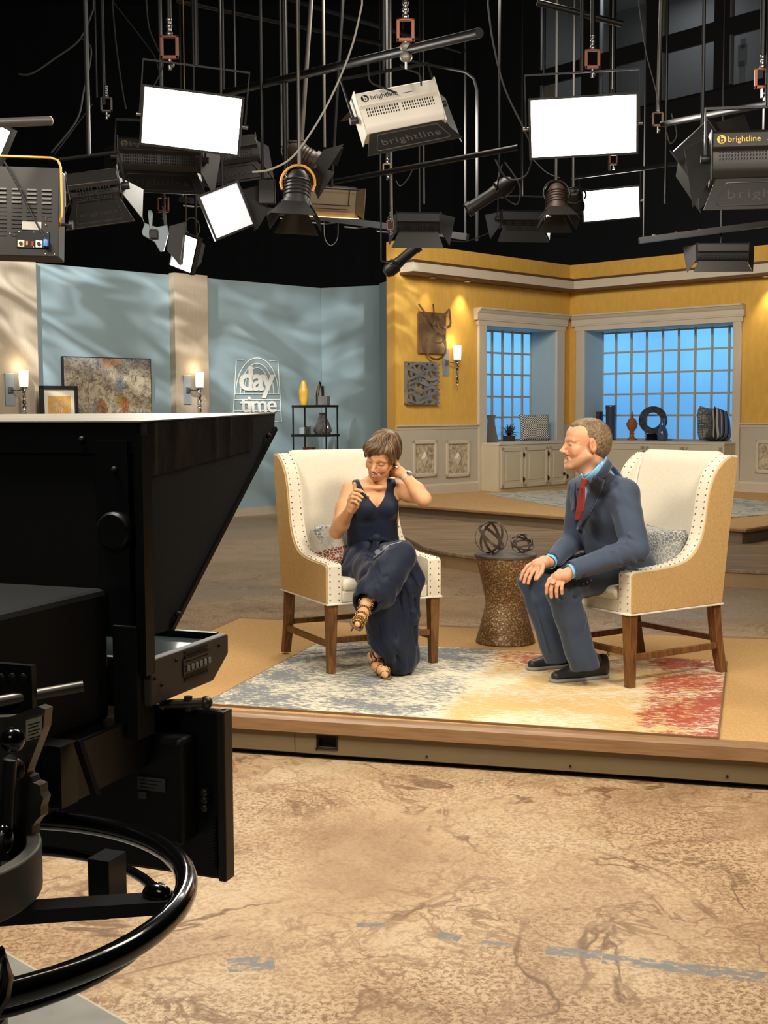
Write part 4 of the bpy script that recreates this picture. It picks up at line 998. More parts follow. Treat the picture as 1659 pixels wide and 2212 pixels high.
# ---- rug
q0 = gnd(437, 1524, ZS); q1 = gnd(1553, 1599, ZS)
dx_ = Vector((q1.x - q0.x, q1.y - q0.y)); RL = dx_.length; dx_.normalize(); RWd = 1.66
RM = Matrix(((dx_.x, -dx_.y, 0, q0.x), (dx_.y, dx_.x, 0, q0.y), (0, 0, 1, ZS), (0, 0, 0, 1)))
def f_rug(N, L, b, tc):
    o = tc.outputs['Object']; sx = N.new('ShaderNodeSeparateXYZ'); L.new(o, sx.inputs[0])
    st = nnoise(N, L, o, 24, 9, .3, .8, mapscale=(1.0, 2.6, 1)); big = nnoise(N, L, o, 2.2, 3, .6, loc=(2, 7, 0)); big2 = nnoise(N, L, o, 2.6, 3, .5, loc=(9, 1, 0))
    def band(x0, x1, soft, bg, wgt=.9):
        a = N.new('ShaderNodeMapRange'); a.inputs[1].default_value = x0 - soft; a.inputs[2].default_value = x0 + soft; L.new(sx.outputs[0], a.inputs[0])
        d = N.new('ShaderNodeMapRange'); d.inputs[1].default_value = x1 - soft; d.inputs[2].default_value = x1 + soft; d.inputs[3].default_value = 1; d.inputs[4].default_value = 0; L.new(sx.outputs[0], d.inputs[0])
        m_ = nmath(N, L, 'MULTIPLY', a.outputs[0], d.outputs[0])
        return nmath(N, L, 'MULTIPLY', m_, nmath(N, L, 'ADD', .55, nmath(N, L, 'MULTIPLY', nmath(N, L, 'SUBTRACT', bg, .5), wgt * 1.5)))
    st = nramp(N, L, st, [(.36, W0), (.64, W1)]); st3 = nramp(N, L, nnoise(N, L, o, 20, 9, .3, .8, mapscale=(1, 2.4, 1), loc=(4, 4, 4)), [(.36, W0), (.64, W1)])
    c = lin((222, 212, 186))
    warm = nramp(N, L, nmath(N, L, 'ADD', nmath(N, L, 'MULTIPLY', band(1.05, 2.3, .12, big2), .9), nmath(N, L, 'MULTIPLY', st, .55)), [(.56, W0), (.86, W1)])
    c = nmix(N, L, nmath(N, L, 'MULTIPLY', warm, .85), c, lin((208, 168, 100)))
    blue = nramp(N, L, nmath(N, L, 'ADD', nmath(N, L, 'MULTIPLY', band(-.3, 1.12, .1, big), .75), nmath(N, L, 'MULTIPLY', st, .6)), [(.63, W0), (.74, W1)])
    c = nmix(N, L, nmath(N, L, 'MULTIPLY', blue, .85), c, lin((98, 108, 120)))
    red = nramp(N, L, nmath(N, L, 'ADD', nmath(N, L, 'MULTIPLY', band(1.92, 2.5, .10, big), .85), nmath(N, L, 'MULTIPLY', st3, .6)), [(.66, W0), (.80, W1)])
    c = nmix(N, L, nmath(N, L, 'MULTIPLY', red, .92), c, lin((160, 62, 50)))
    r2_ = N.new('ShaderNodeMapping'); r2_.vector_type = 'TEXTURE'; r2_.inputs['Location'].default_value = (1.42, 1.45, 0); r2_.inputs['Scale'].default_value = (.28, .22, 1); L.new(o, r2_.inputs[0])
    ln = N.new('ShaderNodeVectorMath'); ln.operation = 'LENGTH'; L.new(r2_.outputs[0], ln.inputs[0])
    rb = nramp(N, L, nmath(N, L, 'ADD', ln.outputs['Value'], nmath(N, L, 'MULTIPLY', nmath(N, L, 'SUBTRACT', .5, st), 2.4)), [(.8, W1), (.95, W0)])
    c = nmix(N, L, nmath(N, L, 'MULTIPLY', rb, .85), c, lin((158, 72, 54)))
    L.new(c, b.inputs['Base Color']); nbump(N, L, b, nnoise(N, L, o, 260, 2), .35, .004)
M_rug = graph('abstract_distressed_rug', f_rug, rough=.95, spec=.1)
t = thing('area_rug', 'abstract cream rug fading from blue through gold to red on the riser', 'rug', M=RM)
MB().bb(.008, RL - .008, .008, RWd - .008, 0, .011).build('pile', M_rug, t)
b = MB()
for q in ((0, RL, 0, .008), (0, RL, RWd - .008, RWd), (0, .008, .008, RWd - .008), (RL - .008, RL, .008, RWd - .008)): b.bb(q[0], q[1], q[2], q[3], 0, .010)
b.build('binding', mat('brown_rug_binding', (120, 88, 56), .9), t)

# ---- hammered drum table and orbs
def f_ham(N, L, b, tc):
    o = tc.outputs['Object']; v = N.new('ShaderNodeTexVoronoi'); v.inputs['Scale'].default_value = 120; L.new(o, v.inputs['Vector']); v.feature = 'SMOOTH_F1'
    c = nramp(N, L, v.outputs[0], [(.15, lin((96, 70, 46))), (.45, lin((134, 104, 70))), (.7, lin((200, 172, 128)))])
    c = nmix(N, L, nramp(N, L, nnoise(N, L, o, 5, 3), [(.4, W0), (.7, (.5, .5, .5, 1))]), c, lin((92, 58, 34)))
    L.new(c, b.inputs['Base Color']); nbump(N, L, b, v.outputs[0], .5, .004)
M_ham = graph('hammered_antique_bronze', f_ham, rough=.45, metal=.3)
tp = gnd(1095, 1398, ZS); TX, TY = .714, 7.31
t = thing('hourglass_side_table', 'hammered bronze hourglass side table between the two armchairs', 'table', (TX, TY, ZS))
prof = [(.0001, 0), (.172, 0), (.176, .008), (.170, .03), (.150, .10), (.130, .18), (.118, .235), (.117, .25), (.122, .262), (.132, .32), (.150, .40), (.168, .47), (.176, .505), (.180, .508)]
MB().lathe(prof, n=56).build('hammered_body', M_ham, t, smooth=True)
MB().lathe([(.0001, .506), (.180, .508), (.184, .512), (.184, .522), (.180, .526), (.0001, .526)], n=56).build('top_plate', mat('dark_pewter_top', (104, 98, 92), .5, .4, rgb2=(80, 74, 70), vscale=9), t, smooth=True)
MB().lathe([(.117, .246), (.1195, .250), (.1195, .254), (.118, .258)], n=48).build('waist_seam', M_ham, t, smooth=True)
M_orb = mat('gunmetal_band', (118, 106, 98), .34, .75)
ZT = ZS + .526
def orb(loc, rad, tilts, label, sq=1.0):
    t = thing('orb_sculpture', label, 'sculpture', loc)
    for (a, b_, c_, k) in tilts:
        m_ = Matrix.Rotation(a, 4, 'X') @ Matrix.Rotation(b_, 4, 'Y') @ Matrix.Rotation(c_, 4, 'Z')
        bb_ = MB(); n = 44; hw = rad * .088; r_ = rad * k; vs = []; fs = []
        for i in range(n):
            q = 2 * PI * i / n
            for (rr, z) in ((r_, -hw), (r_, hw), (r_ - .0025, hw), (r_ - .0025, -hw)): vs.append(tuple(m_ @ Vector((rr * math.cos(q), rr * math.sin(q), z))))
        vs = [(x, y, z * sq + rad * sq) for x, y, z in vs]
        for i in range(n):
            for q in range(4): fs.append((i * 4 + q, i * 4 + (q + 1) % 4, ((i + 1) % n) * 4 + (q + 1) % 4, ((i + 1) % n) * 4 + q))
        bb_.add(vs, fs).build('band', M_orb, t, smooth=True)
    return t
orb((TX - .085, TY - .02, ZT), .098, [(R(82), R(8), 0, 1.0), (R(60), R(55), 0, .985), (R(55), R(-52), 0, .97), (R(20), R(40), 0, .955)], 'large openwork metal band orb on the side table')
orb((TX + .095, TY - .02, ZT), .072, [(R(28), R(18), 0, 1.0), (R(50), R(-38), 0, .97), (R(65), R(48), 0, .94), (R(12), R(-12), 0, .9)], 'small flattened metal band orb beside the large one on the side table', .85)
# ================================================================== studio camera in the foreground
M_cblk = mat('matte_black_housing', (13, 13, 14), .55, var=.2, vscale=5)
M_cblk2 = mat('satin_black_housing', (22, 22, 24), .4)
M_cgrey = mat('charcoal_side_cloth', (40, 42, 44), .85, var=.12, vscale=6, bump=.1, bscale=300)
M_tape = mat('black_gaffer_tape', (24, 25, 22), .55, bump=.5, bscale=22)
M_gloss = mat('gloss_black_rubber', (8, 8, 9), .16, coat=.7)
M_box = mat('grey_monitor_box', (86, 78, 72), .5)
M_alu = mat('scuffed_aluminium', (132, 126, 116), .4, .75, rgb2=(92, 88, 80), vscale=9)
M_screen = mat('prompter_glass', (120, 138, 140), .08, spec=.9)
CA = R(-21)                     # the rig is turned to the right, towards the chairs
O2 = Vector((-.56, 1.62, 0))
rig = thing('studio_camera', 'black studio camera with teleprompter hood on a wheeled pedestal in the left foreground', 'camera', O2, CA)
CI = (Matrix.Translation(O2) @ Matrix.Rotation(CA, 4, 'Z')).inverted()
def hl(px, py, lx=None, ly=None):
    """rig-local point on a sight line, at a given local x or local y plane"""
    o_ = CI @ Vector((0, 0, EYE)); d = CI.to_3x3() @ ray(px, py)
    t_ = (ly - o_.y) / d.y if ly is not None else (lx - o_.x) / d.x
    return o_ + d * t_
YB = .38                        # back plane of the hood, ahead of the pedestal axis
rt = hl(300, 911, ly=YB); HX = rt.x; ZH = rt.z; rb_ = hl(296, 1375, ly=YB); ZL = rb_.z
tip = hl(590, 896, lx=HX)       # front upper corner of the right cheek
bt = hl(330, 1372, lx=HX)
HXL = HX - .62
YF = tip.y; ZT_ = tip.z + .002
hood = MB().bb(HXL, HX, YB, YB + .02, ZL + .0, ZH).build('hood_back_cloth', mat('light_trap_black', (5, 5, 6), .8), rig)
for s in (0, 1):
    x = HX if s == 0 else HXL
    MB().prism([(YB, ZH), (YF, ZT_), (YF - .004, ZT_ - .03), (YB + .075, ZL), (YB, ZL)], x - .004, x + .004, 'x').build('hood_cheek', M_cgrey, rig, label='charcoal hood side panel')
MB().prism([(YB - .008, ZH - .001), (YF, ZT_), (YF, ZT_ + .002), (YB - .008, ZH + .001)], HXL - .005, HX + .005, 'x').build('hood_top', mat('scuffed_grey_hood_lid', (176, 168, 152), .45, rgb2=(140, 134, 122), vscale=4, stretch=(1, 8, 1)), rig)
# tape along the upper edge of the cheek, slightly crumpled
b = MB()
def tp_(u, v):
    y = YB + .02 + (YF - YB - .12) * u; z = ZH + (ZT_ - ZH) * u - .002 - (.085 - .02 * u) * v
    return (HX + .0055 + .0035 * max(0, math.sin(u * 26 + math.sin(u * 9) * 2)) ** 3 * (1 - v * .6), y, z)
b.grid(tp_, 60, 6).build('gaffer_tape', M_tape, rig, smooth=True)
# edge frames of the cheek
b = MB(); b.tube([(HX + .006, YF - .004, ZT_ - .028), (HX + .006, YB + .075, ZL)], .006, 4); b.bb(HX - .002, HX + .012, YB - .012, YB + .014, ZL - .06, ZH - .02)
b.build('cheek_edge_frame', M_cblk2, rig)
for (u, w_) in ((.93, .09), (.06, .93)):
    yy = (YB + .075) + (YF - YB - .08) * u - .012; zz = ZL + (ZH - ZL) * (1 - w_); MB().sph((HX + .012, yy, zz), .006, 8, 6).build('hood_screw', M_cblk, rig)
MB().bb(HX - .07, HX - .012, YB - .016, YB, ZL, ZH - .03).build('rear_flap', M_cblk2, rig)
MB().bb(HXL, HX - .0, YB - .006, YB, ZH - .05, ZH - .004).build('rear_top_rail', M_cblk2, rig)
b = MB()
for x in (-.10, -.30): b.sph((HX + x, YB - .008, ZH - .028), .006, 8, 6)
b.sph((HX - .035, YB - .018, ZH - .075), .006, 8, 6); b.build('rail_screw', M_cblk, rig)
MB().lathe([(.03, 0), (.03, .012), (.026, .016), (.0001, .016)], n=20, M=Matrix.Translation((HX - .035, YB - .014, (ZH + ZL) / 2 - .0)) @ Matrix.Rotation(R(90), 4, 'X')).build('clamp_knob', M_cblk2, rig, smooth=True)
# the glass inside the hood
MB().hexa([(HXL + .01, YB + .06, ZL + .01), (HX - .01, YB + .06, ZL + .01), (HX - .01, YB + .064, ZL + .01), (HXL + .01, YB + .064, ZL + .01), (HXL + .01, YF - .03, ZH - .01), (HX - .01, YF - .03, ZH - .01), (HX - .01, YF - .026, ZH - .01), (HXL + .01, YF - .026, ZH - .01)]).build('beam_splitter_glass', mat('beam_splitter_glass', (30, 34, 36), .03, alpha=.35), rig)
# upright plate that carries the prompter
p0 = hl(262, 1380, ly=YB); 
MB().bb(HX - .045, HX - .0, YB - .02, YB + .03, hl(280, 1590, ly=YB).z, ZL + .02).build('upright_plate', M_cblk, rig, bevel=.002)
# prompter monitor: shallow tray facing up
bx = HX + .012
a0 = hl(300, 1437, lx=bx); a1 = hl(494, 1410, lx=bx); a2 = hl(494, 1447, lx=bx); a3 = hl(462, 1504, lx=bx); a4 = hl(300, 1538, lx=bx)
prof = [(a0.y, a0.z), (a1.y, a0.z + .0), (a1.y, a2.z), (a3.y, a4.z + .0), (a0.y, a4.z)]
ztop = a0.z
prof = [(YB - .0, ztop), (a1.y, ztop), (a1.y, ztop - .035), (a3.y, a4.z), (YB - .0, a4.z)]
MB().prism(prof, bx - .02, bx, 'x').build('prompter_monitor_side', M_box, rig, bevel=.003, label='grey side face of the prompter monitor with vents')
pm = MB().prism([(YB, ztop - .012), (a1.y, ztop - .012), (a1.y, ztop - .035), (a3.y, a4.z), (YB, a4.z)], bx - .58, bx - .02, 'x').build('prompter_monitor_body', M_cblk2, rig)
MB().bb(bx - .58, bx - .02, YB, YB + .012, ztop - .012, ztop + .002).bb(bx - .58, bx - .02, a1.y - .012, a1.y, ztop - .012, ztop + .002).bb(bx - .59, bx - .578, YB, a1.y, ztop - .03, ztop + .002).build('monitor_bezel', M_cblk2, pm)
MB().bb(bx - .575, bx - .022, YB + .014, a1.y - .014, ztop - .013, ztop - .009).build('screen_glass', M_screen, pm)
dy = a1.y - YB; v = MB()
for k in range(7): v.bb(bx, bx + .002, YB + dy * .40, YB + dy * .70, a4.z + .020 + k * .0075, a4.z + .0235 + k * .0075)
v.build('vent_slots', M_cblk, pm, kind='stuff')
MB().bb(bx - .0, bx + .002, YB + dy * .38, YB + dy * .74, ztop - .045, ztop - .016).build('control_strip', mat('control_strip_grey', (70, 66, 62), .3), pm, bevel=.002)
b = MB()
for k in range(6): b.bb(bx + .001, bx + .004, YB + dy * (.42 + k * .055), YB + dy * (.42 + k * .055) + .008, ztop - .038, ztop - .028)
b.build('buttons', mat('white_button_print', (170, 168, 165), .4), pm, kind='stuff')
b = MB()
for (u, w_) in ((.04, .03), (.12, .045), (.12, .085), (.86, .015), (.30, .014)): b.sph((bx + .001, YB + dy * u, ztop - w_), .003, 6, 4)
b.build('case_screws', M_cblk, pm, kind='stuff')
# lower talent monitor hung below
c0 = hl(498, 1531, ly=YB + .12); c1 = hl(488, 1893, ly=YB + .12); c2 = hl(285, 1531, ly=YB + .12)
TXr = c0.x; TXl = TXr - .50; TZ1 = c0.z; TZ0 = c1.z
tm = MB().bb(TXl, TXr, YB + .10, YB + .122, TZ0, TZ1).build('talent_monitor', M_cblk2, rig, bevel=.006, label='black monitor hung below the prompter, seen from behind')
MB().bb(TXl + .03, TXr - .052, YB + .045, YB + .10, TZ0 + .07, TZ1 - .04).build('rear_shell', M_cblk, tm, bevel=.008)
MB().bb(TXr - .014, TXr + .001, YB + .094, YB + .125, TZ0, TZ1).build('side_bezel', mat('dark_bezel', (54, 46, 42), .4), tm, bevel=.003)
b = MB()
for k in range(3): b.lathe([(.0065, 0), (.0065, .012), (.004, .014)], n=12, M=Matrix.Translation((TXr - .034, YB + .097, TZ0 + .125 + .013 * k)) @ Matrix.Rotation(R(90), 4, 'X'))
b.build('bnc_sockets', M_alu, tm, kind='stuff')
b = MB()
for k in range(16): b.bb(TXr - .022, TXr - .016, YB + .094, YB + .1, TZ0 + .02 + k * .0055, TZ0 + .0235 + k * .0055)
b.build('side_vents', M_cblk, tm, kind='stuff')
lbx = TXl + .5 - .40 * .5 
q = hl(325, 1695, ly=YB + .04)
MB().bb(q.x - .026, q.x + .026, YB + .042, YB + .0455, q.z - .011, q.z + .011).build('rating_label', mat('silver_label', (98, 96, 96), .5), tm)
MB().bb(q.x - .026, q.x - .010, YB + .042, YB + .0455, q.z - .026, q.z - .014).build('small_label', MATS['silver_label'], tm)
for k in range(3): MB().bb(q.x - .021, q.x + .018 - .006 * k, YB + .0415, YB + .0425, q.z + .005 - k * .006, q.z + .0065 - k * .006).build('label_print_line', M_cblk, tm)
MB().cyl((HX - .01, YB + .06, TZ1 + .012), (HX + .055, YB + .10, TZ1 + .012), .008, 12).cyl((HX + .03, YB + .085, TZ1), (HX + .03, YB + .085, a4.z), .007, 12).sph((HX + .055, YB + .10, TZ1 + .012), .011, 10, 8).build('hanging_arm', M_alu, rig, smooth=True)
# camera body, mount plate, head
zc = a4.z
MB().bb(HXL + .16, HX - .05, -.12, YB - .02, zc - .02, zc + .19).build('camera_body', mat('light_trap_black', (5, 5, 6), .8), rig, bevel=.01, label='camera body behind the hood')
MB().bb(HXL + .02, HX - .02, -.05, YB + .06, zc - .11, zc - .02).build('mount_plate', M_cblk2, rig, bevel=.004)
q = hl(208, 1432, ly=YB - .021)
MB().sph((q.x, YB - .021, q.z), .0065, 12, 8).build('rivet', mat('bright_white_plastic', (235, 235, 232), .5), rig, smooth=True)
b = MB(); e0 = hl(-30, 1520, ly=.02); e1 = hl(180, 1482, ly=.10)
b.tube([e0, e1], .0075, 12); b.build('focus_rod', M_alu, rig, smooth=True)
hp0 = hl(0, 1466, ly=.05); b = MB(); b.bb(hp0.x - .12, hp0.x + .055, .045, .055, hp0.z - .045, hp0.z + .022)
pl_ = b.build('side_plate', M_cblk2, rig)
b = MB()
for px in (2, 26, 50):
    q = hl(px, 1467, ly=.044); b.sph((q.x, .044, q.z), .0068, 10, 6, sc=(1, .3, 1.2))
b.build('plate_hole', M_cblk, pl_)
# aluminium pan-head cheek with label, lever and serrated edge
yy = -.03
pts = [hl(x, y, ly=yy) for x, y in ((-80, 1552), (30, 1546), (88, 1524), (104, 1530), (100, 1570), (66, 1660), (64, 1672), (74, 1676), (78, 1688), (92, 1694), (94, 1712), (100, 1722), (94, 1740), (94, 1760), (84, 1770), (76, 1782), (74, 1830), (52, 1850), (28, 1866), (-80, 1880))]
MB().prism([(p.x, p.z) for p in pts], yy - .006, yy + .01, 'y').build('pan_head_cheek', M_alu, rig, label='scuffed aluminium pan head cheek')
q = hl(73, 1573, ly=yy - .008); MB().hexa([hl(56, 1556, ly=yy - .008), hl(91, 1547, ly=yy - .008), hl(91, 1547, ly=yy - .006), hl(56, 1556, ly=yy - .006), hl(56, 1602, ly=yy - .008), hl(90, 1591, ly=yy - .008), hl(90, 1591, ly=yy - .006), hl(56, 1602, ly=yy - .006)]).build('service_label', mat('cream_label', (196, 184, 160), .6), rig)
for k in range(5):
    l0, l1 = hl(61, 1566 + k * 7.5, ly=yy - .009), hl(86 - 4 * (k % 2), 1559 + k * 7.5, ly=yy - .009); MB().tube([l0, l1], .0006, 4).build('label_line', M_cblk, rig)
q = hl(28, 1598, ly=yy - .05); b = MB(); b.sph(q, .0155, 20, 14); b.build('ball_knob', M_gloss, rig, smooth=True)
b = MB(); b.tube([hl(22, 1640, ly=yy - .04), hl(12, 1790, ly=yy - .04)], .009, 12); b.tube([hl(22, 1640, ly=yy - .04), hl(36, 1655, ly=yy - .02)], .007, 8); b.build('lever_shaft', M_cblk2, rig, smooth=True)
q = hl(8, 1812, ly=yy - .05); MB().sph(q, .0125, 16, 12, sc=(1, 1, 1.5)).build('lever_grip', M_gloss, rig, smooth=True)
b = MB(); b.sph(hl(38, 1662, ly=yy - .02), .011, 10, 8, sc=(1, .6, 1.3)); b.build('lock_lever', M_alu, rig, smooth=True)
# frame behind the cheek
b = MB(); f0, f1, f2, f3 = [hl(x, y, ly=.16) for x, y in ((85, 1600), (270, 1590), (270, 1880), (85, 1720))]
b.bb(f0.x, f0.x + .05, .14, .18, hl(0, 1720, ly=.16).z, f0.z); b.build('rear_post', M_cblk2, rig); b = MB(); b.bb(hl(205, 1700, ly=.02).x, hl(250, 1700, ly=.02).x, .0, .04, hl(0, 1905, ly=.02).z, zc - .1)
b.build('hanging_post', M_cblk2, rig); MB().tube([hl(168, 1600, ly=.17), hl(208, 1720, ly=.17)], .007, 4).build('rear_brace', M_cblk2, rig)
zr = gnd(0, 0).z
# pedestal: steering ring, inner ring, column, base
RZc = .93; RR = .300
def ringpt(px, py): return CI @ gnd(px, py, RZc)
rw = at(-128, 1940, 1.50); RZc = rw.z; ro = CI @ rw
def circ(c, r, n=64): return [(c.x + r * math.cos(2 * PI * k / n), c.y + r * math.sin(2 * PI * k / n), c.z) for k in range(n)]
sr = MB().tube(circ(ro, RR), .0145, 16, closed=True).build('steering_ring', M_gloss, rig, smooth=True, label='gloss black steering ring of the pedestal')
b = MB(); q = ringpt(340, 1940); b.sph((q.x, q.y, RZc + .004), .016, 14, 10, sc=(1.3, .8, 1)); b.build('ring_clip', M_gloss, sr, smooth=True)
b = MB()
for k in range(3):
    a = R(20) + k * 2 * PI / 3; d = Vector((math.cos(a), math.sin(a)))
    b.hexa([(ro.x + d.x * .06 - d.y * .018, ro.y + d.y * .06 + d.x * .018, RZc - .03), (ro.x + d.x * .06 + d.y * .018, ro.y + d.y * .06 - d.x * .018, RZc - .03),
            (ro.x + d.x * .30 + d.y * .018, ro.y + d.y * .30 - d.x * .018, RZc - .012), (ro.x + d.x * .30 - d.y * .018, ro.y + d.y * .30 + d.x * .018, RZc - .012),
            (ro.x + d.x * .06 - d.y * .018, ro.y + d.y * .06 + d.x * .018, RZc - .012), (ro.x + d.x * .06 + d.y * .018, ro.y + d.y * .06 - d.x * .018, RZc - .012),
            (ro.x + d.x * .30 + d.y * .018, ro.y + d.y * .30 - d.x * .018, RZc + .004), (ro.x + d.x * .30 - d.y * .018, ro.y + d.y * .30 + d.x * .018, RZc + .004)])
b.build('ring_spokes', M_cblk2, sr)
ic = Vector((ro.x - .02, ro.y - .02, RZc - .0))
b = MB(); n = 48; vs = []; fs = []
for k in range(n):
    a = 2 * PI * k / n
    for (r_, z) in ((.150, -.03), (.150, .03), (.132, .03), (.132, -.03)): vs.append((ic.x + r_ * math.cos(a), ic.y + r_ * math.sin(a), ic.z + .035 + z))
for k in range(n):
    for q_ in range(4): fs.append((k * 4 + q_, k * 4 + (q_ + 1) % 4, ((k + 1) % n) * 4 + (q_ + 1) % 4, ((k + 1) % n) * 4 + q_))
b.add(vs, fs).build('brake_ring', mat('dull_charcoal_ring', (96, 92, 84), .5), rig, smooth=True, bevel=.003)
b = MB()
for k in range(5):
    a = .3 + 2 * PI * k / 5; b.tube([(ic.x + .05 * math.cos(a), ic.y + .05 * math.sin(a), ic.z + .05), (ic.x + .135 * math.cos(a), ic.y + .135 * math.sin(a), ic.z + .05)], .004, 6)
b.build('brake_ring_spokes', M_cblk2, rig)
MB().tube([(p_[0], p_[1], RZc - .035) for p_ in circ(ro, RR - .032)], .007, 10, closed=True).build('lower_guard_ring', M_gloss, sr, smooth=True)
MB().lathe([(.075, .25), (.075, .80), (.062, .80), (.062, .98), (.085, .98), (.085, 1.04), (.05, 1.04), (.05, zc - .11)], (ro.x, ro.y, 0), 32).build('pedestal_column', M_cblk2, rig, smooth=True)
MB().lathe([(.012, -.02), (.012, -.075)], (hl(227, 1900, ly=.02).x, .02, hl(227, 1905, ly=.02).z + .03), 16).build('hanging_pin', M_cblk, rig, smooth=True)
b = MB()
for k in range(3):
    a = R(90) + k * 2 * PI / 3; d = Vector((math.cos(a), math.sin(a)))
    b.tube([(ro.x + d.x * .05, ro.y + d.y * .05, .30), (ro.x + d.x * .36, ro.y + d.y * .36, .16)], .04, 6)
b.build('pedestal_base_arms', M_cblk2, rig, bevel=.004)
for k in range(3):
    a = R(90) + k * 2 * PI / 3; p = Vector((ro.x + .36 * math.cos(a), ro.y + .36 * math.sin(a), 0))
    MB().lathe([(.03, -.03), (.08, -.03), (.085, -.02), (.085, .02), (.08, .03), (.03, .03)], n=24, M=Matrix.Translation((p.x, p.y, .085)) @ Matrix.Rotation(R(90), 4, 'X')).build('wheel', M_gloss, rig, smooth=True)
    MB().bb(p.x - .05, p.x + .05, p.y - .045, p.y + .045, .10, .20).build('wheel_cover', M_cblk2, rig, bevel=.01)
# foot of the ring guard low in the corner of the frame
b = MB(); b.tube([hl(-60, 2120, ly=-.35), hl(4, 2060, ly=-.32), hl(14, 2110, ly=-.32), hl(8, 2150, ly=-.32), hl(-30, 2215, ly=-.34)], .008, 8); b.build('cable_loop', M_gloss, rig, smooth=True)
# ================================================================== overhead lighting rig
M_fix = mat('charcoal_fixture_paint', (34, 32, 30), .45, .2)
M_fixw = mat('white_fixture_paint', (214, 208, 196), .45)
M_pipeb = mat('black_steel_pipe', (22, 22, 24), .45, .3)
M_pipeg = mat('galvanised_pipe', (92, 90, 86), .4, .6)
M_oran = mat('rust_orange_clamp', (150, 86, 50), .5)
M_yoke = mat('orange_yellow_yoke', (226, 156, 52), .45)
M_cbl = mat('grey_cable', (70, 70, 70), .6)
M_cblk_ = mat('black_cable', (26, 26, 28), .6)
M_cbll = mat('pale_grey_cable', (150, 148, 140), .6)
M_vent = mat('dark_vent_hole', (12, 12, 12), .8)
M_lit = mat('lit_softlight_face', (255, 255, 255), .5, emit=(255, 252, 240), estr=7.0)
M_lit2 = mat('faint_glow_diffuser', (225, 225, 228), .5, emit=(236, 238, 245), estr=.62)  # panel is switched off; a weak glow in the material makes it look bright
ZG = 10.385
GRP = {}
def rod(b, p, r=.017, top=ZG): b.tube([p, (p.x, p.y, top)], r, 8)
def drop_pipe(px, py, Y, label, r=.017, m_=None, top=None, lean=None):
    p = at(px, py, Y); q = at(lean[0], lean[1], Y) if lean else Vector((p.x, p.y, top or ZG))
    if lean: q = p + (q - p) * ((ZG - p.z) / (q.z - p.z))
    o = MB().tube([p, q], r, 10).build('drop_pipe', m_ or M_pipeb, smooth=True)
    return tag(o, label, 'pipe')
def clamp_frame(px, py, Y, s, label, m_=None, up=True):
    """square pantograph hanger: a rectangular stirrup with a bolt and hook above"""
    p = at(px, py, Y); t = thing('hanging_clamp', label, 'clamp', p)
    w_, h_ = s * .5, s * .62
    b = MB()
    for q in ((-w_, w_, -h_, -h_ + s * .2), (-w_, w_, h_ - s * .12, h_), (-w_, -w_ + s * .17, -h_, h_), (w_ - s * .17, w_, -h_, h_)): b.bb(q[0], q[1], -s * .14, s * .14, q[2], q[3])
    b.build('stirrup', m_ or M_oran, t, bevel=s * .04)
    b = MB(); b.cyl((0, 0, h_), (0, 0, h_ + s * .9), s * .13, 10).sph((0, 0, h_ + s * .1), s * .2, 10, 8).sph((0, 0, h_ + s * .5), s * .18, 10, 8).sph((0, 0, h_ + s * .85), s * .18, 10, 8)
    b.build('swivel_bolt', M_steel, t, smooth=True)
    MB().cyl((0, 0, -h_), (0, 0, -h_ - s * .55), s * .12, 10).sph((s * .1, 0, -h_ - s * .3), s * .17, 8, 6).build('spigot', M_steel, t, smooth=True)
    if up: MB().cyl((0, 0, h_ + s * .8), (0, 0, ZG - p.z), .017, 10).build('drop_rod', M_pipeb, t, smooth=True)
    return t
def RM3(p, roll=0, pitch=0, yaw=0):
    return Matrix.Translation(p) @ Matrix.Rotation(R(yaw), 4, 'Z') @ Matrix.Rotation(R(roll), 4, 'Y') @ Matrix.Rotation(R(pitch), 4, 'X')
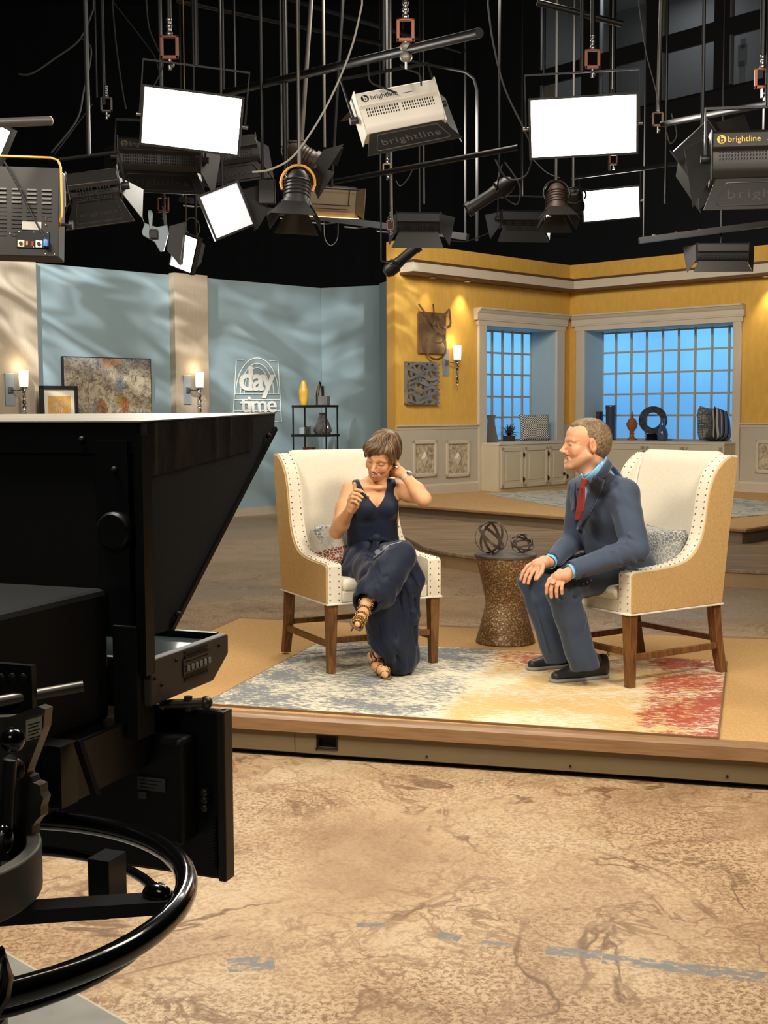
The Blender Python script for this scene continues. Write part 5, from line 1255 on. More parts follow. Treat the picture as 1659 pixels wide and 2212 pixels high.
def soft_panel(px, py, Y, w_, h_, roll, pitch, yaw, label, lit=True, power=0, deep=.09, yoke=True, col=NEUT, face=None, group=None):
    """LED soft panel seen from its bright side: local -y is the face"""
    p = at(px, py, Y); Mx = RM3(p, roll, pitch, yaw); t = thing('soft_panel_light', label, 'studio light', M=Mx)
    MB().bb(-w_ / 2, w_ / 2, -.004, .0, -h_ / 2, h_ / 2).build('diffuser', face or (M_lit if lit else M_lit2), t)
    b = MB(); e = .014
    for q in ((-w_ / 2 - e, w_ / 2 + e, -h_ / 2 - e, -h_ / 2), (-w_ / 2 - e, w_ / 2 + e, h_ / 2, h_ / 2 + e), (-w_ / 2 - e, -w_ / 2, -h_ / 2, h_ / 2), (w_ / 2, w_ / 2 + e, -h_ / 2, h_ / 2)): b.bb(q[0], q[1], -.02, .03, q[2], q[3])
    b.build('frame', M_fix, t)
    k = .55
    MB().hexa([(-w_ / 2, .01, -h_ / 2), (w_ / 2, .01, -h_ / 2), (w_ / 2, .01, h_ / 2), (-w_ / 2, .01, h_ / 2), (-w_ / 2 * k, deep + .08, -h_ / 2 * k), (w_ / 2 * k, deep + .08, -h_ / 2 * k), (w_ / 2 * k, deep + .08, h_ / 2 * k), (-w_ / 2 * k, deep + .08, h_ / 2 * k)]).build('housing', M_fix, t, bevel=.004)
    if yoke:
        zt = h_ / 2 + .16
        MB().tube([(-w_ / 2 - .03, .05, 0), (-w_ / 2 - .03, .06, zt), (w_ / 2 + .03, .06, zt), (w_ / 2 + .03, .05, 0)], .009, 4).build('yoke', M_pipeb, t)
        for s in (-1, 1): MB().cyl((s * (w_ / 2 + .012), .05, 0), (s * (w_ / 2 + .05), .05, 0), .013, 10).build('yoke_knob', M_steel, t, smooth=True)
    else:
        zt = .0; top = Mx @ Vector((0, deep + .06, 0)); MB().cyl((0, deep + .06, 0), tuple(Mx.inverted() @ Vector((top.x, top.y, ZG))), .010, 8).build('drop_rod', M_pipeb, t, smooth=True)
    if yoke:
        top = Mx @ Vector((0, .06, zt))
        MB().cyl((0, .06, zt), tuple(Mx.inverted() @ Vector((top.x, top.y, ZG))), .014, 8).build('drop_rod', M_pipeb, t, smooth=True)
    if power:
        l = area('soft_panel_lamp', Mx @ Vector((0, -.03, 0)), Mx @ Vector((0, -1, 0)), w_, power, col, h_)
    return t
soft_panel(414, 261, 8.0, .600, .335, 6.5, 14, 4, 'brightest wide soft light panel at the upper left, glowing white', power=30)
soft_panel(1260, 273, 8.4, .685, .36, -2.2, 12, -3, 'wide glowing white soft light panel in front of the gallery windows', power=30)
soft_panel(1320, 441, 13.0, .56, .30, -4, 14, -6, 'smaller glowing soft light panel lower right above the yellow wall', power=20)
soft_panel(399, 545, 9.5, .195, .255, 21, 8, -24, 'small tilted glowing soft light low above the blue wall', power=10, yoke=False)
soft_panel(489, 455, 8.6, .27, .29, -23, 8, 14, 'tilted unlit white soft light in the middle left of the rig', lit=False, yoke=False)
soft_panel(-32, 305, 6.2, .20, .20, 28, 10, 0, 'glowing light panel cut off by the left edge of the photo', power=0, yoke=False)
soft_panel(1652, 419, 12.4, .40, .10, -6, 10, -8, 'thin sliver of a glowing panel under the big fixture at the right edge', lit=False, yoke=False)
# an unlit open softlight seen from the front, its reflector showing
p = at(718, 436, 10.0); t = thing('open_softlight', 'unlit open softlight with a tan reflector below the crossing pipe', 'studio light', M=RM3(p, 1.5, 16, 12))
M_refl = mat('satin_reflector', (168, 158, 140), .25, .6)
MB().bb(-.21, .20, .08, .09, -.09, .10).build('reflector', M_refl, t); MB().hexa([(-.21, -.02, -.12), (.22, -.02, -.12), (.20, .09, -.09), (-.21, .09, -.09), (-.21, -.015, -.115), (.22, -.015, -.115), (.20, .095, -.085), (-.21, .095, -.085)]).build('lower_reflector', mat('amber_reflector', (186, 142, 88), .3, .6), t)
MB().hexa([(.20, .09, -.09), (.205, .09, -.09), (.205, .09, .10), (.20, .09, .10), (.25, -.04, -.12), (.255, -.04, -.12), (.255, -.04, .12), (.25, -.04, .12)]).build('side_reflector', M_refl, t)
b = MB(); b.bb(-.22, .21, -.01, .0, .095, .105).bb(-.22, .16, .06, .07, -.035, -.028).bb(.14, .146, .06, .07, -.03, .1).bb(-.22, .13, .03, .04, -.062, -.056); b.build('lamp_frame', M_fix, t)
MB().bb(-.22, .21, .095, .16, -.09, .11).build('housing', M_fix, t, bevel=.01)
MB().cyl((0, .1, .11), (0, .1, ZG - p.z), .014, 8).build('drop_rod', M_pipeb, t)

def bank(px, py, Y, w_, roll, pitch, yaw, label, col=None, logo=None, door=1.0, sides=(1, 1), yoke=True, h_=.26, emboss=True, rod_=True):
    """fluorescent bank seen from behind: local -y is the back of the housing, the doors flare away below"""
    m_ = col or M_fix; p = at(px, py, Y); Mx = RM3(p, roll, pitch, yaw)
    t = thing('bank_light', label, 'studio light', M=Mx)
    W_ = w_ / 2
    MB().prism([(-.07, h_ / 2 - .02), (-.05, h_ / 2), (.03, h_ / 2 + .01), (.10, h_ / 2 - .02), (.10, -h_ / 2), (.0, -h_ / 2 - .0), (-.02, -h_ / 2 + .02), (-.035, -h_ / 2 + .045), (-.045, h_ / 2 - .115), (-.07, h_ / 2 - .10)], -W_, W_, 'x').build('housing', m_, t, bevel=.004, smooth=True)
    for s in (-1, 1): MB().prism([(-.075, h_ / 2), (.06, h_ / 2 + .02), (.11, -h_ / 2 - .01), (-.01, -h_ / 2 - .015), (-.04, -.02)], s * W_, s * (W_ + .008), 'x').build('end_plate', m_, t, bevel=.002)
    v = MB()
    n = int(w_ / .016)
    for r_ in range(4):
        for k in range(n - 4):
            if k == (n - 4) // 2: continue
            x = -W_ + .035 + k * .016; z = h_ / 2 - .125 - r_ * .019 ; y = -.047 + (.006 * r_ * .6)
            v.hexa([(x, y - .001, z), (x + .007, y - .001, z), (x + .007, y + .004, z), (x, y + .004, z), (x + .003, y - .002, z + .012), (x + .010, y - .002, z + .012), (x + .010, y + .004, z + .012), (x + .003, y + .004, z + .012)])
    v.build('vent_slots', M_vent, t, kind='stuff')
    md = M_fix
    # lower barn door
    z0 = -h_ / 2; L_ = .17 * door
    d = MB(); f = (.085, .06)
    d.hexa([(-W_ + .02, .0, z0), (W_ - .02, .0, z0), (W_ - .02, .008, z0), (-W_ + .02, .008, z0), (-W_ - .05, -.03, z0 - L_), (W_ + .05, -.03, z0 - L_), (W_ + .05, -.022, z0 - L_), (-W_ - .05, -.022, z0 - L_)])
    dd = d.build('lower_barn_door', md, t, bevel=.002)
    def onD(u, v_): return (u * (W_ + .0), -.0025 - .030 * v_, z0 - L_ * v_)
    if emboss:
        rr = []; ws_ = w_
        for (cu, cv, a0) in ((.72, .25, 90), (.86, .78, 0), (-.86, .78, -90), (-.72, .25, 180)):
            for q in range(5):
                a = R(a0 - q * 22.5) if False else R({(.72): 90 - q * 22.5, (.86): 0 - q * 22.5, (-.86): -90 - q * 22.5, (-.72): 180 - q * 22.5}[cu])
                rr.append(onD(cu + .06 * math.cos(a), cv - .10 * math.sin(a)))
        MB().tube(rr, .0028, 5, closed=True).build('embossed_ridge', mat('worn_edge_metal', (120, 116, 108), .35, .6) if m_ is M_fixw else mat('dull_edge_metal', (70, 68, 64), .4, .5), dd, smooth=True)
        sc_ = L_ / .17
        tm_ = Matrix.Translation((0, -.020, z0 - L_ * .66)) @ Matrix.Rotation(R(90) - math.atan2(.03, L_), 4, 'X')
        text_obj('embossed_word', 'brightline', .135 * w_, .002, MATS['worn_edge_metal'] if m_ is M_fixw else MATS['dull_edge_metal'], dd, tm_ @ Matrix.Diagonal((1.25, 1, 1, 1)), 0, 'CENTER', 1.15)
    for s, on in zip((-1, 1), sides):
        if on:
            MB().hexa([(s * (W_ + .004), .02, z0 + .01), (s * (W_ + .008), .02, z0 + .01), (s * (W_ + .008), .03, h_ / 2), (s * (W_ + .004), .03, h_ / 2), (s * (W_ + .09), .10, z0 - .12), (s * (W_ + .094), .10, z0 - .12), (s * (W_ + .13), .16, h_ / 2), (s * (W_ + .126), .16, h_ / 2)]).build('side_barn_door', md, t, bevel=.001)
    MB().hexa([(-W_, .10, h_ / 2), (W_, .10, h_ / 2), (W_, .105, h_ / 2), (-W_, .105, h_ / 2), (-W_ - .04, .24, h_ / 2 + .03), (W_ + .04, .24, h_ / 2 + .03), (W_ + .04, .245, h_ / 2 + .03), (-W_ - .04, .245, h_ / 2 + .03)]).build('upper_barn_door', md, t)
    if logo:
        x0 = -W_ + .045
        MB().lathe([(.024, 0), (.024, .0015)], n=20, M=Matrix.Translation((x0, -.0705, h_ / 2 - .058)) @ Matrix.Rotation(R(90), 4, 'X')).build('logo_disc', logo, t)
        text_obj('logo_letter', 'b', .052, .001, m_, t, Matrix.Translation((x0 - .012, -.0735, h_ / 2 - .076)) @ Matrix.Rotation(R(90), 4, 'X'), .001)
        text_obj('logo_word', 'brightline', .046, .0006, logo, t, Matrix.Translation((x0 + .032, -.0712, h_ / 2 - .073)) @ Matrix.Rotation(R(90), 4, 'X'), 0)
        MB().bb(x0 + .235, x0 + .30, -.0718, -.070, h_ / 2 - .071, h_ / 2 - .068).build('logo_rule', logo, t)
    if yoke:
        zt = h_ / 2 + .15
        MB().tube([(-W_ - .03, .03, 0), (-W_ - .03, .0, zt), (W_ + .03, .0, zt), (W_ + .03, .03, 0)], .011, 4).build('yoke', M_pipeb, t)
        for s in (-1, 1): MB().cyl((s * (W_ + .01), .03, .0), (s * (W_ + .055), .03, .0), .022, 12).build('yoke_knob', M_fix, t, smooth=True)
        if rod_:
            top = Mx @ Vector((0, .0, zt)); MB().cyl((0, .0, zt), tuple(Mx.inverted() @ Vector((top.x, top.y, ZG))), .013, 8).build('drop_rod', M_pipeb, t, smooth=True)
    else:
        top = Mx @ Vector((0, .06, h_ / 2)); MB().cyl((0, .06, h_ / 2 - .03), tuple(Mx.inverted() @ Vector((top.x, top.y, ZG))), .011, 8).build('drop_rod', M_pipeb, t, smooth=True)
    return t
M_lg = mat('black_logo_print', (24, 22, 22), .5); M_lgy = mat('yellow_logo_print', (232, 186, 70), .5); M_lgd = mat('faded_logo_print', (110, 100, 80), .5)
bank(862, 236, 7.6, .50, -13.5, -24, 16, 'white bank light with black doors at the top centre of the rig', M_fixw, M_lg, .95, sides=(0, 1), h_=.25)
bank(1660, 335, 6.9, .60, 0, -12, -8, 'black bank light with a yellow logo at the right edge of the photo', None, M_lgy, 1.1, h_=.25)
bank(345, 338, 8.8, .56, 2, -14, 4, 'dark bank light directly below the brightest panel', None, M_lgd, 1.0, h_=.22)
bank(490, 330, 9.6, .46, -10, -20, 14, 'dark bank light angled right beside the one below the brightest panel', None, None, 1.0, h_=.20, yoke=False)
bank(203, 402, 7.0, .27, -9, -30, 10, 'dark bank light beside the orange-yoked fixture on the left', None, None, 1.35, h_=.13, yoke=True)
bank(1520, 330, 7.3, .26, -35, -10, -40, 'ribbed dark bank light turned away beside the yellow-logo fixture', None, None, 1.0, h_=.24, emboss=False, yoke=False)
bank(1128, 472, 12.5, .42, 0, -5, 8, 'distant unlit bank light left of the small glowing panel', None, None, 1.0, h_=.14, emboss=False)
bank(905, 480, 12.5, .42, 2, -5, -8, 'distant barely visible bank light right of the open softlight', mat('very_dark_fixture', (26, 24, 25), .6), None, 1.0, h_=.18, emboss=False, yoke=False)
bank(1560, 545, 15.0, .6, 0, -5, 0, 'distant black bank light low above the right end of the yellow wall', MATS['very_dark_fixture'], None, .8, h_=.2, emboss=False, yoke=False)

def fresnel(px, py, Y, s, M3, label, yoke_m=None, body_m=None, bd=True, up=True):
    """theatre fresnel: body cylinder along local -z (beam direction), yoke above, barn doors in front"""
    p = at(px, py, Y); Mx = Matrix.Translation(p) @ M3; t = thing('fresnel_light', label, 'studio light', M=Mx)
    MB().lathe([(.0001, .13 * s), (.05 * s, .13 * s), (.075 * s, .09 * s), (.085 * s, .03 * s), (.085 * s, -.08 * s), (.10 * s, -.085 * s), (.10 * s, -.115 * s), (.085 * s, -.115 * s), (.08 * s, -.09 * s), (.0001, -.085 * s)], n=24).build('body', body_m or M_fix, t, smooth=True)
    b = MB()
    for k in range(5): b.lathe([(.087 * s, .06 * s - k * .025 * s), (.092 * s, .055 * s - k * .025 * s), (.087 * s, .05 * s - k * .025 * s)], n=24)
    b.build('cooling_fins', body_m or M_fix, t, kind='stuff', smooth=True)
    MB().lathe([(.078 * s, -.10 * s), (.06 * s, -.118 * s), (.0001, -.125 * s)], n=20).build('lens', mat('fresnel_lens', (150, 155, 160), .1, spec=.9), t, smooth=True)
    if bd:
        for k in range(4):
            a = k * PI / 2; d = Vector((math.cos(a), math.sin(a), 0)); e = Vector((-math.sin(a), math.cos(a), 0))
            i_, o_, z0_, z1_ = .095 * s, .17 * s, -.115 * s, -.235 * s
            wi, wo = .075 * s, (.15 if k % 2 else .11) * s
            vs = [d * i_ - e * wi + Vector((0, 0, z0_)), d * i_ + e * wi + Vector((0, 0, z0_)), d * o_ + e * wo + Vector((0, 0, z1_)), d * o_ - e * wo + Vector((0, 0, z1_))]
            vs2 = [v + d * .004 for v in vs]
            MB().hexa([tuple(v) for v in vs] + [tuple(v) for v in vs2]).build('barn_door', M_fix, t)
    pts = [(-.10 * s, 0, 0)] + [(.115 * s * math.cos(PI - q * PI / 10), 0, .05 * s + .13 * s * math.sin(q * PI / 10)) for q in range(11)] + [(.10 * s, 0, 0)]
    MB().tube(pts, .009 * s, 6).build('yoke', yoke_m or M_pipeb, t, smooth=True)
    if up:
        q = Mx @ Vector((0, 0, .18 * s)); MB().cyl((0, 0, .18 * s), tuple(Mx.inverted() @ Vector((q.x, q.y, ZG))), .012, 8).build('drop_rod', M_pipeg, t)
    return t
fresnel(642, 412, 8.0, .95, Matrix.Rotation(R(-14), 4, 'X') @ Matrix.Rotation(R(4), 4, 'Y'), 'black fresnel light with an orange yoke pointing down beside the tan reflector', M_yoke)
fresnel(655, 340, 9.2, .95, Matrix.Rotation(R(-62), 4, 'Y') @ Matrix.Rotation(R(30), 4, 'Z'), 'brown fresnel light facing right above the orange-yoked one', None, mat('worn_brown_fixture', (62, 46, 36), .5))
fresnel(1203, 430, 10.5, .95, Matrix.Rotation(R(-18), 4, 'X'), 'brown fresnel light with bright edges left of the small glowing panel', None, MATS['worn_brown_fixture'])
fresnel(1240, 432, 10.9, .9, Matrix.Rotation(R(60), 4, 'X') @ Matrix.Rotation(R(-10), 4, 'Y'), 'round black fresnel tucked beside the brown one near the small glowing panel', None, None, False)
def ellipsoidal(px, py, Y, s, M3, label):
    p = at(px, py, Y); Mx = Matrix.Translation(p) @ M3; t = thing('ellipsoidal_spotlight', label, 'studio light', M=Mx)
    MB().lathe([(.0001, .20 * s), (.05 * s, .19 * s), (.075 * s, .14 * s), (.08 * s, .05 * s), (.06 * s, .03 * s), (.06 * s, -.0 * s), (.055 * s, -.02 * s), (.055 * s, -.22 * s), (.065 * s, -.225 * s), (.065 * s, -.27 * s), (.055 * s, -.27 * s), (.05 * s, -.24 * s), (.0001, -.235 * s)], n=24).build('barrel', M_fix, t, smooth=True)
    MB().bb(-.075 * s, .075 * s, -.02 * s, .02 * s, -.0, .045 * s).build('shutter_gate', M_fix, t, bevel=.003)
    MB().tube([(-.09 * s, 0, .02 * s), (-.09 * s, .08 * s, .1 * s), (0, .13 * s, .14 * s), (.09 * s, .08 * s, .1 * s), (.09 * s, 0, .02 * s)], .008 * s, 5).build('yoke', M_pipeb, t)
    q = Mx @ Vector((0, .13 * s, .14 * s)); MB().cyl((0, .13 * s, .14 * s), tuple(Mx.inverted() @ Vector((q.x, q.y, ZG))), .010, 8).build('drop_rod', M_pipeb, t)
    return t
ellipsoidal(1066, 418, 9.4, .85, Matrix.Rotation(R(58), 4, 'Y') @ Matrix.Rotation(R(90), 4, 'Z'), 'black ellipsoidal spotlight pointing down left above the right set')
ellipsoidal(862, 566, 13.5, 1.0, Matrix.Rotation(R(-130), 4, 'Y') @ Matrix.Rotation(R(-90), 4, 'Z'), 'black ellipsoidal spotlight hanging at the end of the yellow wall')

# grey metal ballast with its paddle beside the small tilted panel
p = at(340, 508, 9.1); t = thing('light_ballast', 'grey perforated metal bracket holding the small tilted light', 'bracket', p, 0)
M_gal = mat('grey_galvanised_sheet', (120, 132, 138), .4, .4)
MB().prism([(-.11, .02), (-.085, .085), (.0, .055), (.075, .07), (.085, .02), (.045, -.115), (.02, -.12), (-.02, -.05), (-.10, -.005)], -.02, .0, 'y').build('perforated_plate', M_gal, t, bevel=.003)
MB().prism([(-.055, .0), (-.035, .03), (-.025, .15), (-.035, .175), (-.06, .17), (-.06, .14), (-.05, .04)], -.035, -.022, 'y').build('paddle_lever', M_gal, t, bevel=.003)
MB().bb(-.05, .01, -.05, -.02, -.03, .035).build('switch_block', M_fix, t, bevel=.006)
MB().hexa([(.07, -.02, -.11), (.16, -.02, -.22), (.17, .06, -.2), (.08, .06, -.1), (.09, -.02, .06), (.20, -.02, .09), (.2, .06, .09), (.1, .06, .06)]).build('side_shield', M_fix, t)
MB().tube([(.06, .01, .06), (.05, .01, .17), (.05, .0, .20)], .012, 6).build('hook_arm', M_steel, t, smooth=True)
MB().cyl((.05, 0, .20), (.05, 0, ZG - p.z), .013, 8).build('drop_rod', M_pipeg, t)
clamp_frame(352, 442, 9.4, .09, 'small rust coloured clamp above the grey bracket of the tilted light', mat('dull_rust_clamp', (120, 66, 46), .5), up=False)
# rear of the soft light turned to the right of the unlit white panel
p = at(548, 424, 8.75); t = thing('light_housing', 'black wedge housing joined to the unlit white soft light', 'studio light', p, 0)
MB().hexa([(-.13, -.02, .02), (.0, -.02, -.24), (.06, .05, -.13), (.0, .05, .06), (-.10, -.02, .035), (.03, -.02, -.22), (.10, .06, -.08), (.05, .06, .09)]).build('wedge_shell', M_fix, t)
MB().box((.09, .0, .03), (.12, .03, .17)).build('side_plate', M_fix, t, bevel=.008)
MB().cyl((.06, .02, .08), (.06, .02, ZG - p.z), .011, 8).build('drop_rod', M_pipeb, t)

# ---- big dimmer-backed fixture at the left edge
p = at(40, 455, 4.9); t = thing('large_fixture', 'large black louvred fixture back with an orange yoke at the left edge', 'studio light', M=RM3(p, 1.5, -4, 4))
wx0, wx1, wz0, wz1 = -.32, .155, -.175, .17
MB().bb(wx0, wx1, 0, .12, wz0, wz1).build('housing', M_fix, t, bevel=.004)
M_lv = mat('pale_louvre_metal', (150, 148, 144), .35, .6)  # louvres in a paler metal than the housing
for cx in range(6):
    for k in range(4):
        x = .088 - cx * .057; z = .082 - k * .0165
        MB().prism([(-.006, z - .004), (0, z + .004), (.001, z - .004)], x, x + .036, 'x').build('louvre', M_lv, t)
for cx in range(4):
    for k in range(8):
        x = .088 - cx * .057; z = .010 - k * .0155
        if x > .05 and k > 3: continue
        MB().bb(x, x + .038, -.003, .001, z, z + .003).build('slot_ridge', M_fix, t)
MB().bb(.015, .088, -.004, 0, -.073, -.042).build('maker_plate', mat('silver_plate', (176, 172, 164), .4, .4), t)
MB().bb(-.005, .118, -.005, 0, -.142, -.080).build('control_panel', mat('black_control_panel', (18, 18, 18), .3), t)
for (x, c_) in ((.0, (214, 200, 160)), (.068, (214, 212, 205))):
    MB().bb(x, x + .025, -.008, -.004, -.140, -.114).build('label_tile', mat('tile_%d' % c_[2], c_, .5), t)
    MB().lathe([(.007, 0), (.007, .004), (.004, .004)], n=14, M=Matrix.Translation((x + .0125, -.008, -.127)) @ Matrix.Rotation(R(90), 4, 'X')).build('dial', M_fix, t)
MB().bb(.032, .039, -.009, -.004, -.133, -.118).build('switch_lamp', mat('orange_switch', (214, 120, 60), .4), t)
MB().bb(.053, .060, -.009, -.004, -.135, -.118).build('switch_lamp', mat('red_switch', (150, 50, 36), .4), t)
MB().lathe([(.011, -.012), (.011, .008), (.009, .014), (.006, .016)], (.108, -.016, -.126), 16).build('blue_connector', mat('blue_connector_plastic', (54, 108, 170), .4), t, smooth=True)
b = MB()
for (x, z) in ((.004, -.083), (.06, -.083), (.112, -.083), (.06, -.140), (.105, -.052), (.105, -.025), (.14, -.165), (.105, -.165), (-.03, -.09)): b.sph((x, -.006, z), .0025, 6, 4)
b.build('rivets', mat('rivet_silver', (210, 208, 200), .3, .6), t, kind='stuff')
MB().tube([(-.05, -.03, .18), (.00, -.02, .09), (.06, -.012, -.03), (.108, -.016, -.112)], .004, 8).build('power_cord', M_cblk_, t, smooth=True)
MB().tube([(wx0 - .02, -.01, -.06), (wx0 - .02, -.01, .18), (wx0, -.01, .205), (.12, -.01, .205), (.148, -.01, .197), (.160, -.01, .17), (.168, -.01, .0), (.166, -.01, -.02), (.158, .0, -.035), (.156, .02, -.045)], .0085, 4, flat=.6).build('yoke', M_yoke, t, bevel=.001)
MB().lathe([(.006, 0), (.006, .035), (.018, .035), (.018, .048), (.0001, .048)], n=16, M=Matrix.Translation((.155, .02, -.045)) @ Matrix.Rotation(R(90), 4, 'Y')).build('tilt_knob', M_fix, t, smooth=True)
MB().hexa([(.10, .12, .178), (.152, .12, .178), (.155, .13, .05), (.149, .13, .05), (.13, .121, .180), (.153, .121, .180), (.156, .131, .05), (.150, .131, .05)]).build('torn_white_gel', mat('white_gel', (190, 190, 190), .5), t)
b = MB(); tp = (RM3(p, 1.5, -4, 4)).inverted() @ Vector((p.x - .1, p.y, ZG)); b.cyl((-.1, -.01, .205), tuple(tp), .014, 8); b.build('drop_rod', M_pipeb, t)

# ---- pipes
def pipe(pts, r, label, m_=None, caps=True):
    o = MB().tube(pts, r, 14).build('grid_pipe', m_ or M_pipeb, smooth=True); return tag(o, label, 'pipe')
a, c = at(-60, 268, 4.6), at(108, 261, 4.9)
t = thing('grid_pipe', 'thick galvanised pipe end poking in at the left edge above the orange yoke', 'pipe', a)
v = c - a; q = v.to_track_quat('Z', 'X').to_matrix().to_4x4()
MB().lathe([(.0175, -1.5), (.0175, v.length), (.0145, v.length), (.0145, -1.5)], n=24, M=q, closed=True).build('pipe_wall', M_pipeg, t, smooth=True)
MB().lathe([(.0176, v.length - .002), (.0182, v.length - .001), (.0176, v.length + .001), (.0145, v.length + .001)], n=24, M=q).build('pale_pipe_rim', mat('pale_yellow_rim', (222, 200, 140), .4), t, smooth=True)
pipe([at(470, 205, 9.6), at(1036, 71, 6.6)], .026, 'long black grid pipe rising from the brightest panel to the top centre clamp')
pipe([at(640, 408, 10.6), at(1120, 318, 9.0)], .020, 'black grid pipe running under the white bank light')
pipe([at(1235, 384, 12.4), at(1475, 352, 11.0)], .018, 'thin black grid pipe behind the small glowing panel')
pipe([at(1430, 268, 8.4), at(1700, 216, 7.2)], .02, 'black grid pipe behind the yellow-logo fixture')
pipe([at(380, 0, 12), at(830, 95, 13)], .025, 'dark grid pipe slanting across the top left centre')
pipe([at(600, -10, 15), at(1000, 110, 13)], .03, 'dark grid beam slanting down toward the top centre clamp')
pipe([at(200, 225, 8.0), at(120, 330, 8.0), at(90, 560, 8.2)][0:2] + [at(105, 345, 8.1)], .004, 'thin black wire slanting down above the left dark bank light')
pipe([at(1160, 5, 9), at(1345, 52, 9)], .022, 'black grid pipe crossing in front of the gallery windows')
t = thing('conduit', 'bent thin conduit dropping beside the white bank light', 'conduit', at(1030, 350, 14))
o_ = at(1030, 350, 14)
MB().tube([at(872, 128, 14) - o_, at(960, 146, 14) - o_, at(1005, 155, 14) - o_, at(1024, 170, 14) - o_, at(1030, 195, 14) - o_, at(1030, 520, 14) - o_], .018, 8).build('tube', M_pipeb, t, smooth=True)
MB().cyl((at(872, 128, 14) - o_), Vector(((at(872, 128, 14) - o_).x, 0, ZG - o_.z)), .014, 8).build('hanger', M_pipeb, t)
for (x, y, Y, lab, r, lean, mm) in ((225, 225, 8.6, 'black drop pipe above the small dark clamp on the left', .013, None, None), (209, 210, 9.4, 'thin black drop pipe left of the small dark clamp', .008, None, None),
    (508, 205, 10.2, 'thin black drop pipe with a small brass tap right of the brightest panel', .012, None, None), (621, 320, 10.4, 'thin dark drop pipe left of the pale leaning pipe', .012, None, None),
    (651, 305, 9.2, 'pale leaning drop pipe above the brown fresnel light', .016, (668, 60), mat('dusty_pipe', (104, 100, 92), .5, .4)), (701, 318, 9.6, 'dusty drop pipe right of the pale leaning pipe', .012, None, MATS['dusty_pipe']),
    (1323, 190, 10.5, 'thin pale drop pipe right of the orange clamp over the right panel', .008, None, M_pipeg), (1421, 240, 8.4, 'grey drop pipe in front of the gallery windows', .014, (1427, 40), M_pipeg),
    (1437, 440, 10.5, 'dark drop pipe with a hook low on the right', .010, None, None), (845, 480, 11.0, 'grey drop pipe ending in a rusty clamp below the white bank light', .014, None, M_pipeg),
    (915, 440, 11.5, 'dark drop pipe behind the white bank light', .012, None, None), (1175, 160, 12.0, 'dark drop pipe left of the gallery windows', .016, None, None)):
    drop_pipe(x, y, Y, lab, r, mm, None, lean)
clamp_frame(366, 103, 8.0, .115, 'rust orange hanging clamp above the brightest panel', mat('brown_rust_clamp', (122, 72, 46), .5))
clamp_frame(876, 66, 7.2, .10, 'rust orange hanging clamp at the top centre holding the long pipe')
MB_ = None
t = thing('pipe_clamp', 'worn grey cast pipe clamp gripping the long pipe at the top centre', 'clamp', at(877, 102, 7.2))
MB().sph((0, 0, .0), .035, 12, 8, sc=(1, .9, .8)).sph((.0, 0, -.055), .03, 12, 8, sc=(1.2, .9, 1)).build('cast_jaw', mat('worn_cast_grey', (140, 134, 124), .5, .5), t, smooth=True)
MB().cyl((0, 0, -.04), (0, 0, -.12), .010, 10).build('bolt', M_steel, t)
clamp_frame(1280, 128, 8.4, .10, 'rust orange hanging clamp above the right glowing panel')
clamp_frame(1647, 170, 7.0, .088, 'rust orange hanging clamp at the right edge above the yellow-logo fixture')
clamp_frame(1421, 258, 8.4, .075, 'tan hanging clamp holding the pipe right of the glowing panel', mat('tan_clamp', (128, 98, 68), .5), up=False)
clamp_frame(230, 226, 8.6, .08, 'small dark hanging clamp on the left drop pipe', mat('dark_clamp', (70, 62, 56), .4, .5), up=False)
clamp_frame(836, 366, 10.0, .07, 'tan clamp under the white bank light', MATS['tan_clamp'], up=True)
clamp_frame(843, 487, 11.0, .07, 'long rusty clamp above the ellipsoidal light at the wall end', MATS['dull_rust_clamp'], up=False)
clamp_frame(617, 398, 8.6, .06, 'brown clamp left of the orange-yoked fresnel', MATS['brown_rust_clamp'], up=True)
clamp_frame(1325, 345, 12.2, .08, 'dim brown clamp under the right glowing panel', MATS['brown_rust_clamp'], up=True)
# ---- cables
def bez(pts, n=10):
    out = []; P_ = [pts[0]] + list(pts) + [pts[-1]]
    for i in range(1, len(P_) - 2):
        for k in range(n):
            u = k / n; p0, p1, p2, p3 = P_[i - 1], P_[i], P_[i + 1], P_[i + 2]
            out.append(.5 * ((2 * p1) + (p2 - p0) * u + (2 * p0 - 5 * p1 + 4 * p2 - p3) * u * u + (3 * p1 - p0 - 3 * p2 + p3) * u ** 3))
    return out + [P_[-2]]
def cable(pp, Y, label, r=.006, m_=None, up=True):
    pts = [at(x, y, Y) for x, y in pp]
    pts = bez(pts)
    if up: pts = [Vector((pts[0].x + .02, pts[0].y, ZG)), pts[0] + Vector((.004, 0, .25))] + pts
    o = MB().tube(pts, r, 6).build('cable', m_ or M_cblk_, smooth=True); return tag(o, label, 'cable')
cable([(782, 10), (757, 110), (705, 230), (640, 330), (590, 364), (545, 372)], 7.4, 'long pale cable looping down from the top to the dark bank lights', .006, M_cbll)
cable([(202, 20), (172, 85), (120, 125), (70, 158), (40, 160)], 7.8, 'black cable curling toward the upper left edge', .006)
cable([(175, 82), (197, 110), (180, 200), (165, 260), (110, 330)], 7.8, 'black cable falling behind the left pipe end', .006, up=False)
cable([(243, 10), (250, 90), (262, 180), (272, 235)], 8.6, 'black cable beside the small dark clamp', .006)
cable([(245, 5), (300, 75), (335, 125), (345, 170)], 8.2, 'thin black cable slanting to the rust clamp over the brightest panel', .004)
cable([(316, 5), (322, 60), (338, 100), (352, 140), (330, 190)], 8.0, 'black cable draped beside the rust clamp over the brightest panel', .005)
cable([(1054, 10), (1065, 90), (1090, 190), (1135, 285), (1150, 330), (1135, 380), (1095, 385), (1070, 345)], 9.0, 'long dark cable looping down to the black ellipsoidal spotlight', .007, M_cbl)
